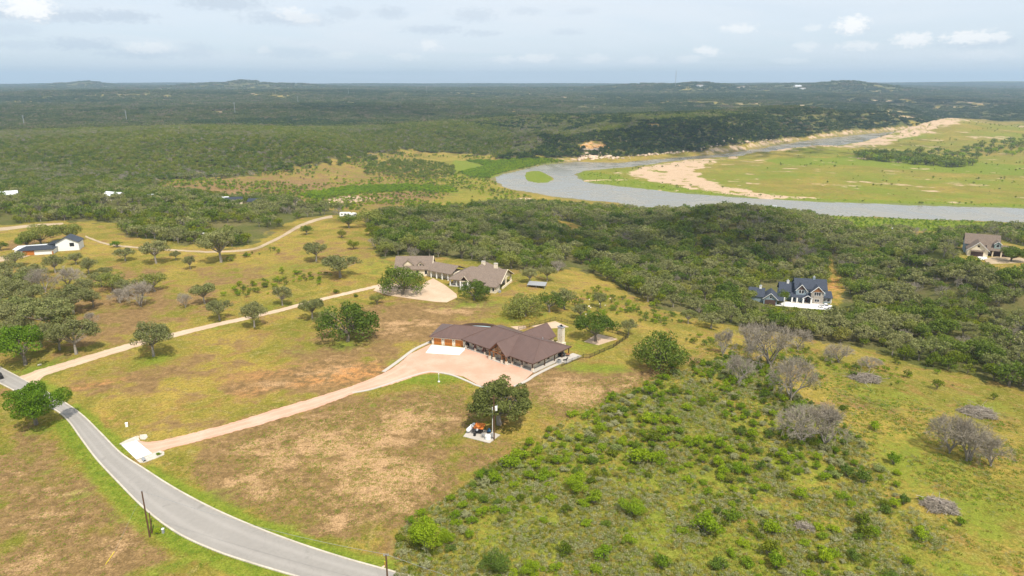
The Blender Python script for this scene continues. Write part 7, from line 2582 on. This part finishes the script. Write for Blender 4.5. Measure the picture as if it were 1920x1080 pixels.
brush_pile(1757, 950, 82, 'big grey heap of cut branches on the green meadow', 1)
brush_pile(1833, 776, 84, 'flat grey brush heap behind the twiggy grove', 2)
brush_pile(1623, 713, 76, 'dark low brush heap on the slope below the wood', 3)
brush_pile(1505, 990, 40, 'pale fallen dead branches among the mesquite shrubs', 4)


def rock_mesh(seed):
    rng = np.random.default_rng(seed)
    import bmesh
    bm = bmesh.new(); bmesh.ops.create_icosphere(bm, subdivisions=2, radius=1.0)
    pl = rng.normal(0, 1, (9, 3)); pl /= np.linalg.norm(pl, axis=1)[:, None]
    of = rng.uniform(.55, .9, 9)
    for v in bm.verts:
        c = np.array(v.co)
        for q, o in zip(pl, of):
            d = c @ q
            if d > o:
                c = c - q * (d - o)
        v.co = Vector(c * np.array([1, .8, .7]))
    me = bpy.data.meshes.new('rock'); bm.to_mesh(me); bm.free()
    return me


ROCKS = [rock_mesh(i) for i in range(5)]
for me in ROCKS:
    me.materials.append(M['rock'])


def rock(nm, p, s, label, group=None, mat=None):
    o = link(nm, R_.choice(ROCKS) if mat is None else mat, None, None, (p[0], p[1], p[2] + s * .25))
    o.scale = (s * R_.uniform(.8, 1.3), s * R_.uniform(.8, 1.2), s * R_.uniform(.6, 1.1)); o.rotation_euler = (R_.uniform(-.3, .3), R_.uniform(-.3, .3), R_.uniform(0, 6.28))
    return set_props(o, label, 'rock', group)


WR = rock_mesh(77); WR.materials.append(M['rockwhite'])
p = P(75, 685); rock('boulder', p, .75, 'single white boulder in the grass at the long drive mouth', None, WR)
OR = rock_mesh(78); OR.materials.append(M['rock'])
p = P(260, 820); rock('boulder', p, .55, 'rusty orange boulder in the pale stones of the drive entrance', None, OR)
p = P(718, 1064); rock('boulder', p, .4, 'small pink boulder beside the orange stake at the kerb', None, OR)
p = P(270, 864)
o = empty('culvert_pipe', p, .7, 'dark culvert pipe end in the stones beside the white apron', 'pipe')
mb = MB()
n = 14
vs = []
for y in (-.9, .9):
    for r in (.36, .28):
        vs += [(r * math.cos(2 * math.pi * i / n), y, .3 + r * math.sin(2 * math.pi * i / n)) for i in range(n)]
fs = []
for i in range(n):
    j = (i + 1) % n
    fs += [(i, j, 2 * n + j, 2 * n + i), (n + j, n + i, 3 * n + i, 3 * n + j), (j, i, n + i, n + j), (2 * n + i, 2 * n + j, 3 * n + j, 3 * n + i)]
mb.add(vs, fs).build('barrel', M['acgrey'], o)
MB().tube((0, -.6, .3), (0, .6, .3), .279, n=14).build('dark_plug', M['black'], o)  # solid black plug stands for the shade inside the pipe
# boulders along the far shore and up the ledge
SHORE = [(1085, 303), (1100, 300), (1130, 300), (1160, 301), (1200, 298), (1240, 294), (1280, 290), (1330, 288), (1390, 280), (1430, 274), (1480, 268)]
SLAB = 'pale tan boulder fallen on the far river shore'
for j in range(190):
    t = R_.random() ** 1.2 * (len(SHORE) - 1); i = int(t); f = t - i
    a = SHORE[i]; b = SHORE[min(i + 1, len(SHORE) - 1)]
    x0, y0 = ray_plane(a[0] + (b[0] - a[0]) * f, a[1] + (b[1] - a[1]) * f, RIVER_Z)
    q = abs(R_.gauss(0, 11)) + 1.5
    l = math.hypot(x0, y0); x0 += x0 / l * q; y0 += y0 / l * q
    rock('shore_boulder', (x0, y0, hz(x0, y0)), R_.uniform(1.2, 4.4) * R_.uniform(.7, 1), 'pale tan boulder at the foot of the rusty bluff' if t < 2.2 else ('pale tan boulder on the shore beyond the bluff' if t < 6 else 'pale tan boulder on the shore under the long wooded ridge'), 'boulders on the far shore')
# the rusty bluff where the wood has slipped into the river
p = P(1112, 296)
B_ = empty('bluff', p, 0, 'rusty orange and cream rock bluff above the river bend', 'cliff')
OB = [rock_mesh(40 + i) for i in range(3)]
M['rust'] = plain('rusty_rock', (.52, .30, .12), 0.95, 0.5, 0.2, fine=1.0)
for me in OB:
    me.materials.append(M['rust'])
for j in range(60):
    t = R_.random()
    q = P(1112 + R_.gauss(0, 15), 270 + 30 * t + R_.uniform(-3, 3))
    if q.z < RIVER_Z + .3 or (q - p).length > 320:
        continue
    o = link('ledge_block', R_.choice(OB) if t < .35 else R_.choice(ROCKS), None, B_)
    o.location = q - p + Vector((0, 0, R_.uniform(-.5, 1.0)))
    s_ = R_.uniform(2.8, 6.2)
    o.scale = (s_ * 1.4, s_, s_ * .8); o.rotation_euler = (R_.uniform(-.2, .2), R_.uniform(-.2, .2), R_.uniform(-.6, .6))
# pale stones scattered on the slope by the back lawn
for j in range(14):
    p = P(1115 + R_.gauss(0, 26), 572 + R_.gauss(0, 9)); rock('slope_rock', p, R_.uniform(.25, .5), 'small pale rock on the brushy slope behind the back lawn', 'rocks on the slope', WR)

# ------------------------------------------------------------------ the air
mh, N = mat_new('haze_air')
out = N.n('ShaderNodeOutputMaterial')
pv = N.n('ShaderNodeVolumePrincipled', {'Color': (.56, .78, 1.0, 1), 'Density': 9.5e-5, 'Anisotropy': 0.15})
N.t.links.new(pv.outputs[0], out.inputs['Volume'])
hb = MB().box(-16500, 16500, -16500, 16500, -60, 330).build('haze', mh)
hb['kind'] = 'stuff'

# ------------------------------------------------------------------ broken cumulus overhead, behind the camera: their shade lies on the woods
def cloud_deck(targets):
    rg = np.random.default_rng(9)
    V = []
    alt = 1300.0
    for (x, y, z, sx, sy, n) in targets:
        t = (alt - z) / SUN_DIR.z
        cx, cy = x + SUN_DIR.x * t, y + SUN_DIR.y * t
        q = rg.normal(0, .55, (n, 2)) * np.array([sx, sy])
        keep = fbm((q[:, 0] + 999) / (sx * .45), (q[:, 1] + 555) / (sy * .45), 4, 3) > .42
        q = q[keep]; m_ = len(q)
        c_ = np.stack([cx + q[:, 0], cy + q[:, 1], alt + rg.uniform(0, 60, m_)], 1)
        v, f = cards(c_, np.tile((0, 0, 1.0), (m_, 1)), 15.0, rg, 0.9)
        V.append((v, f))
    v, f, i = join(V)
    me = np_mesh('cloud', v, f)
    M['cloud'] = plain('cloud_vapour', (.9, .9, .9), 1.0, 0.05)
    o = link('cloud', me, M['cloud'])
    o['kind'] = 'stuff'


_a = P(1180, 455); _b = P(1330, 262); _c = P(1750, 190); _e = P(700, 205)
cloud_deck([(_a.x, _a.y, _a.z, 150, 60, 480), (_b.x, _b.y, _b.z, 420, 150, 2600), (_c.x, _c.y, _c.z, 700, 350, 5200), (_e.x, _e.y, _e.z, 700, 350, 5200)])
